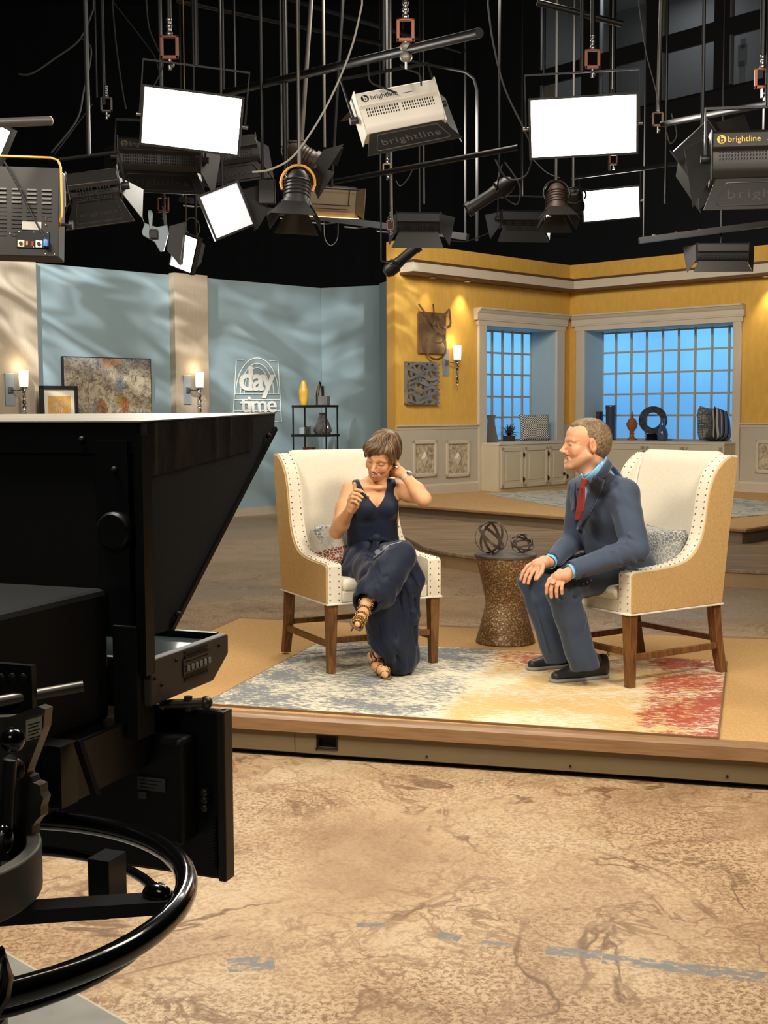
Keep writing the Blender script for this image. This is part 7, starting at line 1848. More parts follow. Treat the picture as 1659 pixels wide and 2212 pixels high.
    H.plane((0, .088, .10), (0, .86, -.5), .012)            # receding hairline
    for s in (-1, 1):
        H.ell((s * .066, .058, .058), (.034, .040, .034), .012, 's')
        H.ell((s * .078, -.0, -.008), (.028, .024, .036), .006, 's')
        H.ell((s * .078, .045, .0), (.05, .042, .055), .008, 's')
    H.plane((0, -.055, -.062), (0, .35, -1), .006)
    H.disp(lambda P: (lambda L_: .0007 * np.sin(L_[:, 1] * 190 + 140 * L_[:, 2] + 3 * np.sin(L_[:, 0] * 60)) * np.sin(L_[:, 2] * 170 - L_[:, 1] * 60 + 2 * np.sin(L_[:, 0] * 80)) + .0005 * np.sin(L_[:, 1] * 420 + L_[:, 2] * 240))(P @ Hi[:3, :3].T + Hi[:3, 3]))
    H.M = None
    sdf_obj('hair', H, tuple(hc[i] - .15 for i in range(3)), tuple(hc[i] + .16 for i in range(3)), .0026, M_hairm, root, inv=inv)
    # teeth, a thin row inside the open mouth
    tb = MB(); tb.tube([HM @ Vector((q * .014, .088 - .012 * q * q, -.0615 + .003 * q * q)) for q in (-1, -.5, 0, .5, 1)], .0034, 6, flat=.6); tb.v = [tuple(inv @ Vector(v)) for v in tb.v]
    tb.build('teeth', mat('tooth_white', (226, 216, 196), .3), root, smooth=True)
    # ---- shirt
    f_t = (fw + Vector((0, 0, -.15))).normalized(); up_t = (neckB - belly).normalized()
    S = Sdf(); S.cap(belly, chest, .112, .118, .05, flat=(side, 1.42)); S.cap(chest, neckB, .10, .075, .05)
    S.plane(neckB + Vector((0, 0, .02)), (0, 0, 1), .01)
    colr = Sdf(); cb, ct = neckB + Vector((.012, 0, -.03)), HM @ Vector((0, -.022, -.088))
    S.cap(cb, ct + Vector((.004, 0, -.012)), .078, .068, .02)
    nfr = ct - Vector((0, 0, .0))
    S.plane(at(1282, 1009, 6.16), (-.52, .05, .86), .004)
    S.cap(cb, ct, .066, .058, .003, 's')
    sdf_obj('shirt', S, tuple(np.minimum(belly, neckB) - .25), tuple(np.maximum(belly, neckB) + .25), .0045, M_shirt, root, inv=inv)
    # ---- jacket
    J = Sdf()
    J.cap(pel + Vector((.0, 0, -.01)), belly, .128, .128, .03, flat=(side, 1.42)); J.cap(belly, chest, .128, .130, .05, flat=(side, 1.45))
    J.cap(sN + Vector((.0, 0, -.0)), sF, .072, .068, .05); J.cap(chest + Vector((.03, .02, .02)), neckB + Vector((.035, .02, -.02)), .10, .075, .05)
    J.ell(pel + Vector((-.05, -.02, -.03)), (.17, .17, .10), .05)
    # near sleeve, far sleeve
    J.cap(sN, eN, .078, .068, .03); J.cap(eN, wN + (wN - eN) * .0 + Vector((.012, 0, .004)), .066, .048, .02)
    J.cap(sF, eF, .072, .06, .03); J.cap(eF, wF + Vector((.01, .0, .004)), .060, .045, .02)
    dN = (wN - eN).normalized(); dF = (wF - eF).normalized()
    J.frame(None)
    J.fn(lambda P, a=_v(wN - dN * .002), n=_v(dN): np.where(np.linalg.norm(P - a, axis=1) < .085, -((P - a) @ n), -1) * -1, .003, 'i') if False else None
    # jacket collar standing round the neck
    J.cap(neckB + Vector((.022, .01, -.02)), ct + Vector((.020, .012, -.012)), .090, .080, .02)
    J.plane(at(1318, 990, 6.2), (-.30, 0, .95), .006)
    J2 = Sdf(); J2.p = list(J.p); J3 = J2
    def onJ(p, off=.006):
        """first point of the jacket surface met from the camera side"""
        P0 = _v(p); d_ = _v((Vector((0, 0, EYE)) - p).normalized()); ts = np.linspace(.5, -.25, 400).astype(np.float32); Q = P0 + np.outer(ts, d_); v = J2.ev(Q)
        ix = np.nonzero(v < off)[0]
        return Vector([float(t_) for t_ in Q[ix[0]]]) if len(ix) else p
    # cut the front open: V from the collar to the button
    ux = -side; uz = up_t; o0 = chest
    def L2(x, y, Y): p = at(x, y, Y) - o0; return (p.dot(ux), p.dot(uz))
    # skirt end: below the seat line
    J.plane((0, 0, ZS + .47), (0, 0, -1), .02)
    # V opening: wedge region in front of the chest
    vb = at(1246, 1142, 6.16); vt1 = at(1268, 1040, 6.10); vt2 = at(1244, 1046, 6.30)
    nf = -fw
    def pj(x, y): p = onJ(at(x, y, 6.2), .0) - chest; return (p.dot(side), p.dot(up_t))
    Vp = [pj(1245, 1146), pj(1262, 1104), pj(1277, 1072), pj(1290, 1042), pj(1306, 1012), (pj(1306, 1012)[0] - .0, .42), (pj(1250, 1046)[0], .42), pj(1250, 1046), pj(1244, 1066), pj(1242, 1100), pj(1242, 1130)]
    VS = Sdf().poly(Vp, side, up_t, chest, 0, 'u'); VS.plane(chest + f_t * -.01, -f_t, .0, 'i')
    def vee(P): return VS.ev(P)
    J.fn(vee, .006, 's')
    # open ends of the sleeves
    for w_, d_ in ((wN, dN), (wF, dF)): J.cap(w_ - d_ * .03, w_ + d_ * .09, .040, .046, .004, 's')
    for w_, d_ in ((wN, dN), (wF, dF)):
        J.fn(lambda P, a=_v(w_ + d_ * .004), n=_v(d_): np.maximum(-((P - a) @ n), np.linalg.norm(P - a, axis=1) - .09), .003, 's')
    J.cap(neckB + Vector((0, 0, -.03)), ct + Vector((0, 0, .03)), .081, .071, .004, 's')
    F_ = []
    ei = at(1352, 1180, 5.96)
    F_ += [(at(1352, 1168, 5.95), at(1392, 1210, 5.98), .012, .008), (at(1340, 1182, 5.94), at(1378, 1222, 5.96), .011, .008), (at(1322, 1190, 5.92), at(1350, 1228, 5.93), .010, .006), (at(1360, 1155, 5.97), at(1396, 1185, 6.0), .012, .006)]
    F_ += [(at(1311, 1075, 6.10), at(1318, 1185, 6.03), .010, -.010), (at(1372, 1100, 6.06), at(1388, 1170, 6.02), .014, .006), (at(1330, 1100, 6.03), at(1345, 1150, 5.98), .018, .004)]
    F_ += [(at(1265, 1165, 6.10), at(1300, 1150, 6.04), .012, .006), (at(1270, 1190, 6.08), at(1310, 1172, 6.02), .014, .006), (at(1246, 1150, 6.17), at(1262, 1225, 6.14), .008, -.006), (at(1300, 1245, 6.06), at(1392, 1228, 6.2), .014, .006), (at(1290, 1260, 6.04), at(1360, 1262, 6.15), .012, .006)]
    F_ += [(at(1255, 1212, 5.93), at(1262, 1250, 5.94), .009, .004), (at(1278, 1202, 5.93), at(1292, 1244, 5.95), .009, .004), (at(1212, 1178, 6.28), at(1225, 1205, 6.27), .009, .005), (at(1228, 1165, 6.32), at(1240, 1195, 6.30), .009, .005)]
    fo = folds([(a, b_, r_ * .9, am * 1.7) for a, b_, r_, am in F_]); wv = wr(((.3, .2, 1), .11, .0016, 0), ((1, -.4, .5), .075, .0012, 2))
    J.disp(lambda P: fo(P) + wv(P))
    sdf_obj('jacket', J, (at(1180, 1200, 6.3).x - .02, 5.80, .60), (1.66, 6.80, 1.42), .0052, M_suit, root, inv=inv)
    # cuffs of the shirt
    for w_, d_ in ((wN, dN), (wF, dF)):
        C = Sdf(); C.cap(w_ - d_ * .02, w_ + d_ * .012, .0375, .0365, .0); C.fn(lambda P, a=_v(w_ + d_ * .017), n=_v(d_): (P - a) @ n, .002, 'i'); C.cap(w_ - d_ * .05, w_ + d_ * .06, .033, .033, .001, 's')
        sdf_obj('shirt_cuff', C, tuple(w_ - Vector((.07, .07, .07))), tuple(w_ + Vector((.07, .07, .07))), .003, M_shirt, root, inv=inv)
    # lapels, as cloth strips lying on the chest
    # grid patch between an inner edge and an outer edge
    def strip(inner, outer, name, m_, th=.006, off=.009, n=16):
        def sm(pl, t):
            k_ = t * (len(pl) - 1); i = min(int(k_), len(pl) - 2); f = k_ - i; return (pl[i][0] * (1 - f) + pl[i + 1][0] * f, pl[i][1] * (1 - f) + pl[i + 1][1] * f)
        vs = []; nu = 6
        for j in range(n + 1):
            a, b_ = sm(inner, j / n), sm(outer, j / n)
            for i in range(nu + 1):
                u = i / nu; x, y = a[0] * (1 - u) + b_[0] * u, a[1] * (1 - u) + b_[1] * u
                vs.append(tuple(inv @ onJ(at(x, y, 6.2), off)))
        fs = [(j * (nu + 1) + i, j * (nu + 1) + i + 1, (j + 1) * (nu + 1) + i + 1, (j + 1) * (nu + 1) + i) for j in range(n) for i in range(nu)]
        b = MB(); b.add(vs, fs); return b.build(name, m_, root, smooth=True, solid=th)
    strip([(1282, 1026), (1270, 1062), (1258, 1100), (1246, 1142)], [(1306, 1036), (1298, 1064), (1274, 1108), (1248, 1146)], 'lapel', M_suit)
    strip([(1313, 992), (1298, 1012), (1284, 1030)], [(1323, 1003), (1314, 1024), (1297, 1038)], 'jacket_collar', M_suit, off=.008)
    strip([(1243, 1040), (1240, 1066), (1242, 1100)], [(1236, 1046), (1232, 1070), (1236, 1104)], 'lapel', M_suit)
    # collar leaf, tie
    def on_s(x, y, Y): return inv @ at(x, y, Y)
    def leaf(pxs, Y, name, m_, th=.004, dY=None):
        pts = [inv @ at(x, y, (Y if dY is None else dY[i])) for i, (x, y) in enumerate(pxs)]
        b = MB(); b.add([tuple(p) for p in pts], [tuple(range(len(pts)))]); return b.build(name, m_, root, solid=th, bevel=.0)
    J2 = S
    strip([(1309, 984), (1292, 1004), (1276, 1022), (1263, 1035)], [(1316, 1000), (1304, 1018), (1292, 1032), (1277, 1044)], 'collar_leaf', M_shirt, .004, .010)
    strip([(1256, 1022), (1259, 1030), (1262, 1036)], [(1250, 1030), (1253, 1038), (1257, 1042)], 'collar_leaf', M_shirt, .004, .012)
    J2 = J3
    tl = Sdf()
    K0, K1 = at(1265, 1036, 6.045), at(1258, 1052, 6.055)
    tl.cap(K0, K1, .020, .0135, .01)
    tl.plane(at(1255, 1080, 6.04) , (.25, -1, .05), .004) if False else None
    T2 = Sdf(); Ax = _v((.42, -.88, .1)); oo = _v(K1)
    tdir = (side * .8 + Vector((0, 0, .12))).normalized(); tp_ = [(K1, .0055), (at(1256, 1076, 6.075), .0070), (at(1252, 1104, 6.10), .0076), (at(1248, 1122, 6.13), .0060)]
    TS = Sdf()
    for (a, ra), (b_, rb) in zip(tp_[:-1], tp_[1:]): TS.cap(a, b_, ra, rb, .0, flat=(tdir, 4.6))
    sdf_obj('tie', TS, tuple(np.minimum(K0, at(1246, 1140, 6.13)) - .07), tuple(np.maximum(K0, at(1246, 1140, 6.13)) + .07), .0028, M_tie, root, inv=inv)
    sdf_obj('tie_knot', tl, tuple(np.minimum(K0, at(1246, 1140, 6.13)) - .05), tuple(np.maximum(K0, at(1246, 1140, 6.13)) + .05), .003, M_tie, root, inv=inv)
    b = MB(); p = inv @ at(1249, 1056, 6.03); b.sph(p, .006, 8, 6, sc=(1, 1, 1.6)); b.build('clip_microphone', M_cblk, root, smooth=True)
    for x, y in ((1255, 1195),): MB().sph(inv @ onJ(at(x, y, 6.1), .0), .007, 10, 6, sc=(1, .6, 1)).build('jacket_button', M_cblk2, root, smooth=True)
    for k in range(3): MB().sph(inv @ onJ(at(1261 + k * 8, 1262 - k * 4, 5.9), .0), .005, 8, 6).build('cuff_button', M_cblk2, root, smooth=True)
    # ---- trousers
    T = Sdf()
    T.cap(hN, hF, .105, .10, .04)
    for h_, k_, a_, rr in ((hN, kN, aN, 1), (hF, kF, aF, .97)):
        T.cap(h_, k_, .098 * rr, .074 * rr, .04); kk = k_ + (a_ - k_) * .12
        T.cap(kk, a_ + Vector((0, 0, -.015)), .071 * rr, .066 * rr, .025, flat=((.95, .3, 0), 1.12))
        T.cap(k_ + Vector((-.02, 0, -.01)), k_ + (a_ - k_) * .25, .06 * rr, .06 * rr, .02)
    for a_ in (aN, aF):
        n_ = Vector((.12, 0, -1)).normalized()
        T.fn(lambda P, a=_v(a_ + Vector((0, 0, -.022))), n=_v(n_): np.maximum((P - a) @ n * -1, np.linalg.norm(P - a, axis=1) - .13), .004, 's')
        T.cap(a_ + Vector((0, 0, .03)), a_ + Vector((0, 0, -.06)), .046, .050, .004, 's')
    F2 = [(at(1200, 1284, 5.93), at(1262, 1330, 6.0), .010, -.007), (at(1258, 1290, 5.97), at(1222, 1315, 5.95), .012, .007), (at(1245, 1268, 5.95), at(1300, 1262, 6.03), .014, .007), (at(1215, 1300, 5.94), at(1238, 1425, 5.99), .007, .007),
          (at(1145, 1275, 6.19), at(1185, 1410, 6.18), .007, .007), (at(1270, 1275, 5.98), at(1310, 1290, 6.06), .012, .007), (at(1235, 1290, 5.95), at(1262, 1300, 6.0), .010, -.006), (at(1170, 1270, 6.2), at(1190, 1255, 6.2), .012, .006),
          (at(1280, 1380, 6.0), at(1250, 1400, 5.99), .012, .004), (at(1275, 1340, 6.0), at(1255, 1365, 5.98), .012, -.004)]
    f2 = folds([(a, b_, r_ * .9, am * 1.6) for a, b_, r_, am in F2]); w2 = wr(((.2, .2, 1), .16, .002, 1), ((1, .3, .3), .09, .0012, 0))
    T.disp(lambda P: f2(P) + w2(P))
    sdf_obj('trousers', T, (at(1130, 1262, 6.2).x - .04, 5.85, .24), (1.56, 6.74, .92), .0055, M_suit2, root, inv=inv)
    # ---- shoes and socks
    def shoe(toe, heel, ank, nm):
        d = Vector((heel.x - toe.x, heel.y - toe.y, 0)); L_ = d.length; d.normalize(); sdv = Vector((-d.y, d.x, 0)); z0 = ZS + .011
        M_ = Matrix(((d.x, sdv.x, 0, toe.x), (d.y, sdv.y, 0, toe.y), (0, 0, 1, z0), (0, 0, 0, 1)))
        U = Sdf(); U.frame(M_)
        U.cap((.040, 0, .028), (L_ * .45, 0, .040), .024, .036, .03, flat=((0, 1, 0), 1.25)); U.cap((L_ * .45, 0, .05), (L_ - .045, 0, .052), .042, .042, .03)
        U.cap((L_ * .55, 0, .06), (L_ - .06, 0, .088), .036, .040, .03); U.cap((L_ - .03, 0, .03), (L_ - .028, 0, .098), .022, .018, .02)
        U.plane((0, 0, .015), (0, 0, -1), .004); U.cap((L_ - .075, 0, .13), (L_ - .07, 0, .07), .037, .030, .004, 's')
        U.M = None
        sh = sdf_obj('shoe', U, tuple(np.minimum(toe, heel) - np.array((.09, .09, 0)) + np.array((0, 0, 0))), tuple(np.maximum(toe, heel) + np.array((.09, .09, .16))), .004, mat('charcoal_leather', (40, 42, 46), .45), root, inv=inv)
        S_ = Sdf(); S_.frame(M_); S_.cap((.050, 0, .012), (L_ * .5, 0, .012), .046, .046, .03); S_.cap((L_ * .5, 0, .012), (L_ - .038, 0, .012), .044, .038, .02)
        S_.plane((0, 0, .017), (0, 0, 1), .003); S_.plane((0, 0, .0), (0, 0, -1), .002); S_.M = None
        sdf_obj('sole', S_, tuple(np.minimum(toe, heel) - np.array((.09, .09, .03))), tuple(np.maximum(toe, heel) + np.array((.09, .09, .05))), .004, mat('pale_grey_rubber_sole', (150, 150, 146), .6), sh, inv=None).matrix_parent_inverse = Matrix.Identity(4)
        bpy.data.objects[-1]
        for k in range(4):
            x = L_ * (.44 + .065 * k); z = .082 + .009 * k
            b = MB(); b.tube([M_ @ Vector((x, -.026, z - .012)), M_ @ Vector((x + .008, 0, z + .004)), M_ @ Vector((x, .026, z - .012))], .0024, 6); b.v = [tuple(inv @ Vector(v)) for v in b.v]; b.build('lace', mat('grey_lace', (110, 112, 112), .7), sh, smooth=True)
        b = MB(); lp_ = [M_ @ Vector((L_ * .56, 0, .10)), M_ @ Vector((L_ * .50, -.03, .115)), M_ @ Vector((L_ * .46, -.035, .095)), M_ @ Vector((L_ * .55, -.005, .098)), M_ @ Vector((L_ * .50, .03, .112)), M_ @ Vector((L_ * .47, .03, .095))]
        b.tube(bez(lp_, 5), .0018, 5); b.v = [tuple(inv @ Vector(v)) for v in b.v]; b.build('lace', MATS['grey_lace'], sh, smooth=True)
        b = MB(); b.tube([M_ @ Vector((L_ - .012, 0, .10)), M_ @ Vector((L_ + .004, 0, .118)), M_ @ Vector((L_ - .002, 0, .128)), M_ @ Vector((L_ - .018, 0, .112))], .003, 6); b.v = [tuple(inv @ Vector(v)) for v in b.v]; b.build('heel_tab', mat('grey_lace', (110, 112, 112)), sh, smooth=True)
        K = Sdf(); K.cap(M_ @ Vector((L_ - .072, 0, .08)), ank + Vector((0, 0, .05)), .038, .042, .01)
        sdf_obj('sock', K, tuple(np.minimum(ank, heel) - .09), tuple(np.maximum(ank, heel) + .12), .006, mat('black_sock', (16, 17, 20), .9), root, inv=inv)
        return sh
    s1 = shoe(gnd(1186, 1474, ZS + .011), gnd(1315, 1462, ZS + .011), aN, 'near'); s2 = shoe(gnd(1136, 1448, ZS + .011), gnd(1262, 1434, ZS + .011), aF, 'far')
    for s in (s1, s2):
        for c in [q for q in bpy.data.objects if q.parent == s and q.name.startswith('sole')]: c.matrix_local = inv
    b = MB(); p = m(1193, 1262, 5.886); q = _v((m(1190, 1275, 5.885) - m(1193, 1260, 5.888)).normalized())
    ax_ = Vector(q).to_track_quat('Z', 'X').to_matrix().to_4x4(); b.lathe([(.0108, -.003), (.0122, -.002), (.0122, .002), (.0108, .003)], n=16, M=Matrix.Translation(inv @ p) @ ax_)
    b.build('ring', mat('silver_ring', (200, 198, 190), .2, 1.0), root, smooth=True)
    return root
man = build_man()
def build_woman():
    root = thing('person', 'woman in a sleeveless dark navy jumpsuit with crossed legs smiling down in the left armchair', 'person', (CL[0], CL[1], ZS + .011))
    inv = Matrix.Translation((-CL[0], -CL[1], -(ZS + .011)))
    m = lambda x, y, Y: at(x, y, Y)
    hc = m(825, 984, 6.60); HM = headM(hc, (-.42, -.82, -.42), (.22, -.22, 1), 1.02)
    nb = m(812, 1046, 6.70); ch = m(806, 1078, 6.70); rib = m(805, 1118, 6.72); wa = m(808, 1160, 6.74); pel = m(808, 1205, 6.76)
    sR = m(758, 1058, 6.64); eR = m(728, 1148, 6.52); wR = m(757, 1100, 6.34)
    sL = m(858, 1056, 6.74); eL = m(916, 1078, 6.50); wL = m(874, 1026, 6.58)
    hR = m(780, 1215, 6.72); kR = m(812, 1252, 6.30); aR = m(816, 1412, 6.34)
    hL = m(838, 1212, 6.72); kL = m(866, 1200, 6.28); aL = m(790, 1305, 6.10)
    side = (sL - sR); side.z = 0; side.normalize(); fw = Vector((side.y, -side.x, 0)); fw = fw if fw.y < 0 else -fw
    B = Sdf()
    B.cap(pel, wa, .098, .082, .04, flat=(side, 1.50)); B.cap(wa, rib, .080, .088, .05, flat=(side, 1.45)); B.cap(rib, ch, .090, .082, .05, flat=(side, 1.45))
    B.cap(ch + Vector((0, 0, .01)), nb + Vector((0, 0, -.012)), .075, .055, .05, flat=(side, 1.35)); B.cap(sR + Vector((.02, 0, 0)), sL - Vector((.02, 0, 0)), .040, .040, .05)
    for s in (-1, 1): B.ell(m(805, 1094, 6.70) + side * s * .062 + fw * .070, (.058, .052, .056), .03)
    B.cap(nb + Vector((0, 0, -.02)), HM @ Vector((0, -.024, -.055)), .050, .046, .035)
    for s in (-1, 1): B.cap(m(811, 1052, 6.66) + fw * .055 + side * s * .012, m(811, 1048, 6.68) + fw * .022 + side * s * .12, .006, .007, .035)
    add_head(B, HM, False, 1.6, 1.3)
    for s_, e_, w_ in ((sR, eR, wR), (sL, eL, wL)):
        mid = s_ + (e_ - s_) * .45; B.chain([s_, mid, e_], [.050, .046, .036], .035, ki=.02); fm = e_ + (w_ - e_) * .35; B.chain([e_, fm, w_], [.036, .039, .024], .02, ki=.02)
    for h_, k_, a_ in ((hR, kR, aR), (hL, kL, aL)):
        B.cap(h_, k_, .080, .050, .03); B.chain([k_, k_ + (a_ - k_) * .35, a_], [.048, .046, .026], .03, ki=.02)
    # feet: standing foot in a high heel and the raised one
    toeR = gnd(832, 1464, ZS + .02) + Vector((0, 0, .012)); heR = m(806, 1418, 6.385)
    B.cap(aR, heR, .028, .026, .02); B.chain([heR, m(815, 1440, 6.31), toeR + (aR - toeR) * .16, toeR], [.026, .028, .026, .015], .02, ki=.01)
    toeL = m(772, 1349, 5.935); heL = m(789, 1318, 6.14)
    B.cap(aL, heL, .028, .026, .02); B.chain([heL, m(784, 1325, 6.06), m(777, 1340, 5.97), toeL], [.026, .028, .026, .015], .02, ki=.01)
    # right hand raised, fingers curled round the microphone clip
    B.chain([wR, m(763, 1090, 6.33), m(766, 1080, 6.33)], [.024, .030, .028], .012, ki=.01)
    B.ell(m(764, 1082, 6.33), (.030, .022, .034), .012)
    r0, r1 = .0095, .0072
    finger(B, [m(762, 1066, 6.335), m(769, 1058, 6.315), m(779, 1060, 6.295), m(786, 1065, 6.285)], r0, r1)
    finger(B, [m(757, 1072, 6.325), m(764, 1066, 6.30), m(775, 1068, 6.28), m(783, 1074, 6.275)], r0, r1)
    finger(B, [m(754, 1080, 6.32), m(761, 1074, 6.295), m(771, 1076, 6.275), m(779, 1081, 6.275)], r0, r1)
    finger(B, [m(755, 1088, 6.32), m(761, 1082, 6.295), m(769, 1084, 6.28), m(774, 1089, 6.285)], r0 * .92, r1)
    finger(B, [m(769, 1084, 6.345), m(768, 1066, 6.36), m(766, 1050, 6.355), m(766, 1045, 6.35)], .0115, .0085)
    # left hand tucked behind the neck
    B.chain([wL, m(864, 1020, 6.61), m(856, 1019, 6.64)], [.023, .028, .026], .012, ki=.01)
    for k, (x, y) in enumerate(((848, 1006), (846, 1013), (845, 1020), (847, 1027))):
        finger(B, [m(857, 1012 + k * 5, 6.63), m(x + 4, y, 6.655), m(x - 3, y + 1, 6.69), m(x - 9, y + 3, 6.71)], .0092, .0072)
    finger(B, [m(864, 1012, 6.60), m(859, 1003, 6.61), m(855, 996, 6.63)], .011, .008)
    Hi = np.array(HM.inverted(), dtype=np.float32)
    def col(P):
        L_ = P @ Hi[:3, :3].T + Hi[:3, 3]; x, y, z = L_[:, 0], L_[:, 1], L_[:, 2]; ax = np.abs(x)
        base = np.tile(lnp((222, 168, 124)), (len(P), 1)); hm = (np.linalg.norm(L_, axis=1) < .16)
        def mx(m_, c): nonlocal base; base = base * (1 - m_[:, None]) + lnp(c) * m_[:, None]
        mx(.4 * np.exp(-(((ax - .044) / .018) ** 2 + ((z + .030) / .018) ** 2)) * (y > .02) * hm, (214, 118, 92))
        lip = np.exp(-((ax / .026) ** 6 + ((z + .066 - .0135 * (ax / .026) ** 2) / .0105) ** 6)) * (y > .07) * hm; mx(.8 * lip, (188, 92, 80))
        mo = np.exp(-((ax / .0225) ** 4 + ((z + .066 - .0135 * (ax / .026) ** 2) / .004) ** 4)) * (y > .06) * (y < .0952 - 28 * x * x) * hm; mx(.85 * mo, (96, 44, 38))
        br = np.exp(-(((ax - .031) / .017) ** 4 + ((z - .021 + .18 * (ax - .031) ** 1) / .0030) ** 2)) * (y > .05) * hm; mx(.8 * br, (96, 66, 44))
        ls = np.exp(-(((ax - .033) / .016) ** 4 + ((z + .0062 - .2 * (ax - .033)) / .0020) ** 2)) * (y > .07) * hm; mx(.95 * ls, (38, 26, 22))
        ld = np.exp(-(((ax - .031) / .015) ** 4 + ((z - .002) / .006) ** 4)) * (y > .07) * hm; mx(.35 * ld, (150, 104, 84))
        return base
    f_head = (tuple(hc[i] - (.13, .15, .15)[i] for i in range(3)), tuple(hc[i] + (.13, .14, .14)[i] for i in range(3)), .0019)
    def bx(a, c, h): return (tuple(min(a[i], c[i]) for i in range(3)), tuple(max(a[i], c[i]) for i in range(3)), h)
    f_hand = bx(m(748, 1105, 6.24), m(790, 1040, 6.38), .0026); f_hand2 = bx(m(834, 1034, 6.56), m(876, 1000, 6.72), .0030)
    lo = (m(700, 1160, 6.5).x, 5.90, ZS + .008); hi = (m(934, 1070, 6.4).x, 6.92, 1.52)
    sdf_obj('body', B, lo, hi, .0065, M_skin_w, root, (f_head, f_hand, f_hand2), col, inv=inv)
    # ---- short layered hair with a side parting and a swept fringe
    H = Sdf(); H.frame(HM)
    H.ell((0, -.020, .048), (.084, .103, .086), .01); H.ell((0, -.042, .010), (.081, .084, .082), .03); H.ell((0, -.062, -.042), (.052, .040, .050), .04)
    H.ell((.034, .052, .056), (.050, .042, .042), .03); H.ell((-.030, .045, .064), (.050, .042, .038), .03)
    for s in (-1, 1): H.ell((s * .068, .020, .012), (.016, .034, .050), .02)
    # open the face
    H.fn(lambda P: np.maximum(-(P[:, 1] - .030), np.maximum(P[:, 2] - np.minimum(.044 - .75 * P[:, 0], .064), np.abs(P[:, 0]) - .064 - .1 * np.maximum(0, .02 - P[:, 2]))), .008, 's')
    H.fn(lambda P: np.maximum(-(P[:, 1] - .010), P[:, 2] + .012), .012, 's')
    for s in (-1, 1): H.ell((s * .090, -.004, -.030), (.030, .026, .034), .008, 's')
    H.ell((0, .030, -.08), (.075, .085, .085), .008, 's')
    # grooves that flow from the parting over the crown and fringe
    def grooves(P):
        L_ = P @ Hi[:3, :3].T + Hi[:3, 3]; x, y, z = L_[:, 0], L_[:, 1], L_[:, 2]
        a = np.arctan2(x + .03, z + .05 + .3 * y) ; r_ = np.sqrt((x + .03) ** 2 + (z - .02) ** 2)
        u = y * 1.0 + .35 * x + .018 * np.sin(a * 4)
        part = .004 * np.exp(-(((x + .030) / .0045) ** 2)) * (y > -.03) * (z > .05)
        return .0022 * np.sin(u * 230 + 2.5 * np.sin(r_ * 60)) + .0014 * np.sin(u * 520 + a * 6 + 3 * np.sin(x * 90)) + .0035 * np.sin(u * 75 + 1.5 * np.sin(a * 3)) + part
    def strand(L_):
        x, y, z = L_[:, 0], L_[:, 1], L_[:, 2]; ph = np.arctan2(x + .012, y + .045); el_ = np.sqrt((x + .012) ** 2 + (y + .045) ** 2)
        return ph + 2.2 * (z - .05) * np.where(x > 0, 1, -1) + .10 * np.sin(el_ * 70), el_
    def grooves(P):
        L_ = P @ Hi[:3, :3].T + Hi[:3, 3]; u, el_ = strand(L_); f = sstep(.01, .05, el_)
        return f * (.0020 * np.sin(u * 17 + 1.2 * np.sin(el_ * 45)) + .0012 * np.sin(u * 39 + 2) + .0006 * np.sin(u * 83)) + .004 * np.exp(-(((L_[:, 0] + .034) / .004) ** 2)) * (L_[:, 1] > -.02) * (L_[:, 2] > .06)
    def hcol(P):
        L_ = P @ Hi[:3, :3].T + Hi[:3, 3]; u, el_ = strand(L_); t = .5 + .22 * np.sin(u * 39 + 2) + .16 * np.sin(u * 83 + 1) + .20 * np.sin(u * 9 + 3 * np.sin(el_ * 30)) + .12 * sstep(.06, .12, L_[:, 2])
        t = np.clip(t, 0, 1)[:, None]; a, b_, c = lnp((54, 39, 26)), lnp((88, 66, 44)), lnp((140, 112, 78)); return np.where(t < .6, a + (b_ - a) * t / .6, b_ + (c - b_) * (t - .6) / .4)
    H.M = None; H.disp(grooves)
    sdf_obj('hair', H, tuple(hc[i] - .15 for i in range(3)), tuple(hc[i] + .16 for i in range(3)), .0020, vcol_mat('brown_hair_strands', .4, bump=.25, bscale=420), root, colfn=hcol, inv=inv)
    tb = MB(); tb.tube([inv @ (HM @ Vector((q * .019, .0935 - .013 * q * q, -.0640 + .008 * q * q))) for q in (-1, -.5, 0, .5, 1)], .0042, 6, flat=.8); tb.build('teeth', MATS['tooth_white'], root, smooth=True)
    # ---- sleeveless bodice with a deep V
    def xz(x, y): p = m(x, y, 6.58); return (p.x, p.z)
    D = Sdf(); D.cap(pel, wa, .104, .092, .04, flat=(side, 1.5)); D.cap(nb + Vector((0, 0, -.02)), HM @ Vector((0, -.024, -.055)), .056, .052, .035)
    for s in (-1, 1): D.cap(m(811, 1052, 6.66) + fw * .055 + side * s * .012, m(811, 1046, 6.68) + fw * .03 + side * s * .12, .013, .014, .02)
    D.cap(wa, rib, .088, .096, .05, flat=(side, 1.45)); D.cap(rib, ch, .098, .090, .05, flat=(side, 1.45)); D.cap(ch + Vector((0, 0, .01)), nb + Vector((0, 0, -.012)), .080, .060, .05, flat=(side, 1.35))
    D.cap(sR + Vector((.02, 0, 0)), sL - Vector((.02, 0, 0)), .047, .047, .05)
    for s in (-1, 1): D.ell(m(805, 1094, 6.70) + side * s * .062 + fw * .072, (.062, .058, .060), .035)
    poly = [xz(*q) for q in ((745, 1180), (750, 1140), (757, 1110), (764, 1075), (762, 1050), (754, 1028), (766, 1018), (776, 1040), (790, 1068), (815, 1098), (829, 1078), (836, 1055), (836, 1030), (852, 1024), (856, 1050), (860, 1075), (862, 1098), (858, 1130), (862, 1180))]
    D.poly(poly, (1, 0, 0), (0, 0, 1), (0, 0, 0), .004)
    # keep the back closed higher than the neckline: back panel
    D.plane(nb + Vector((0, 0, .03)), (0, 0, 1), .004)
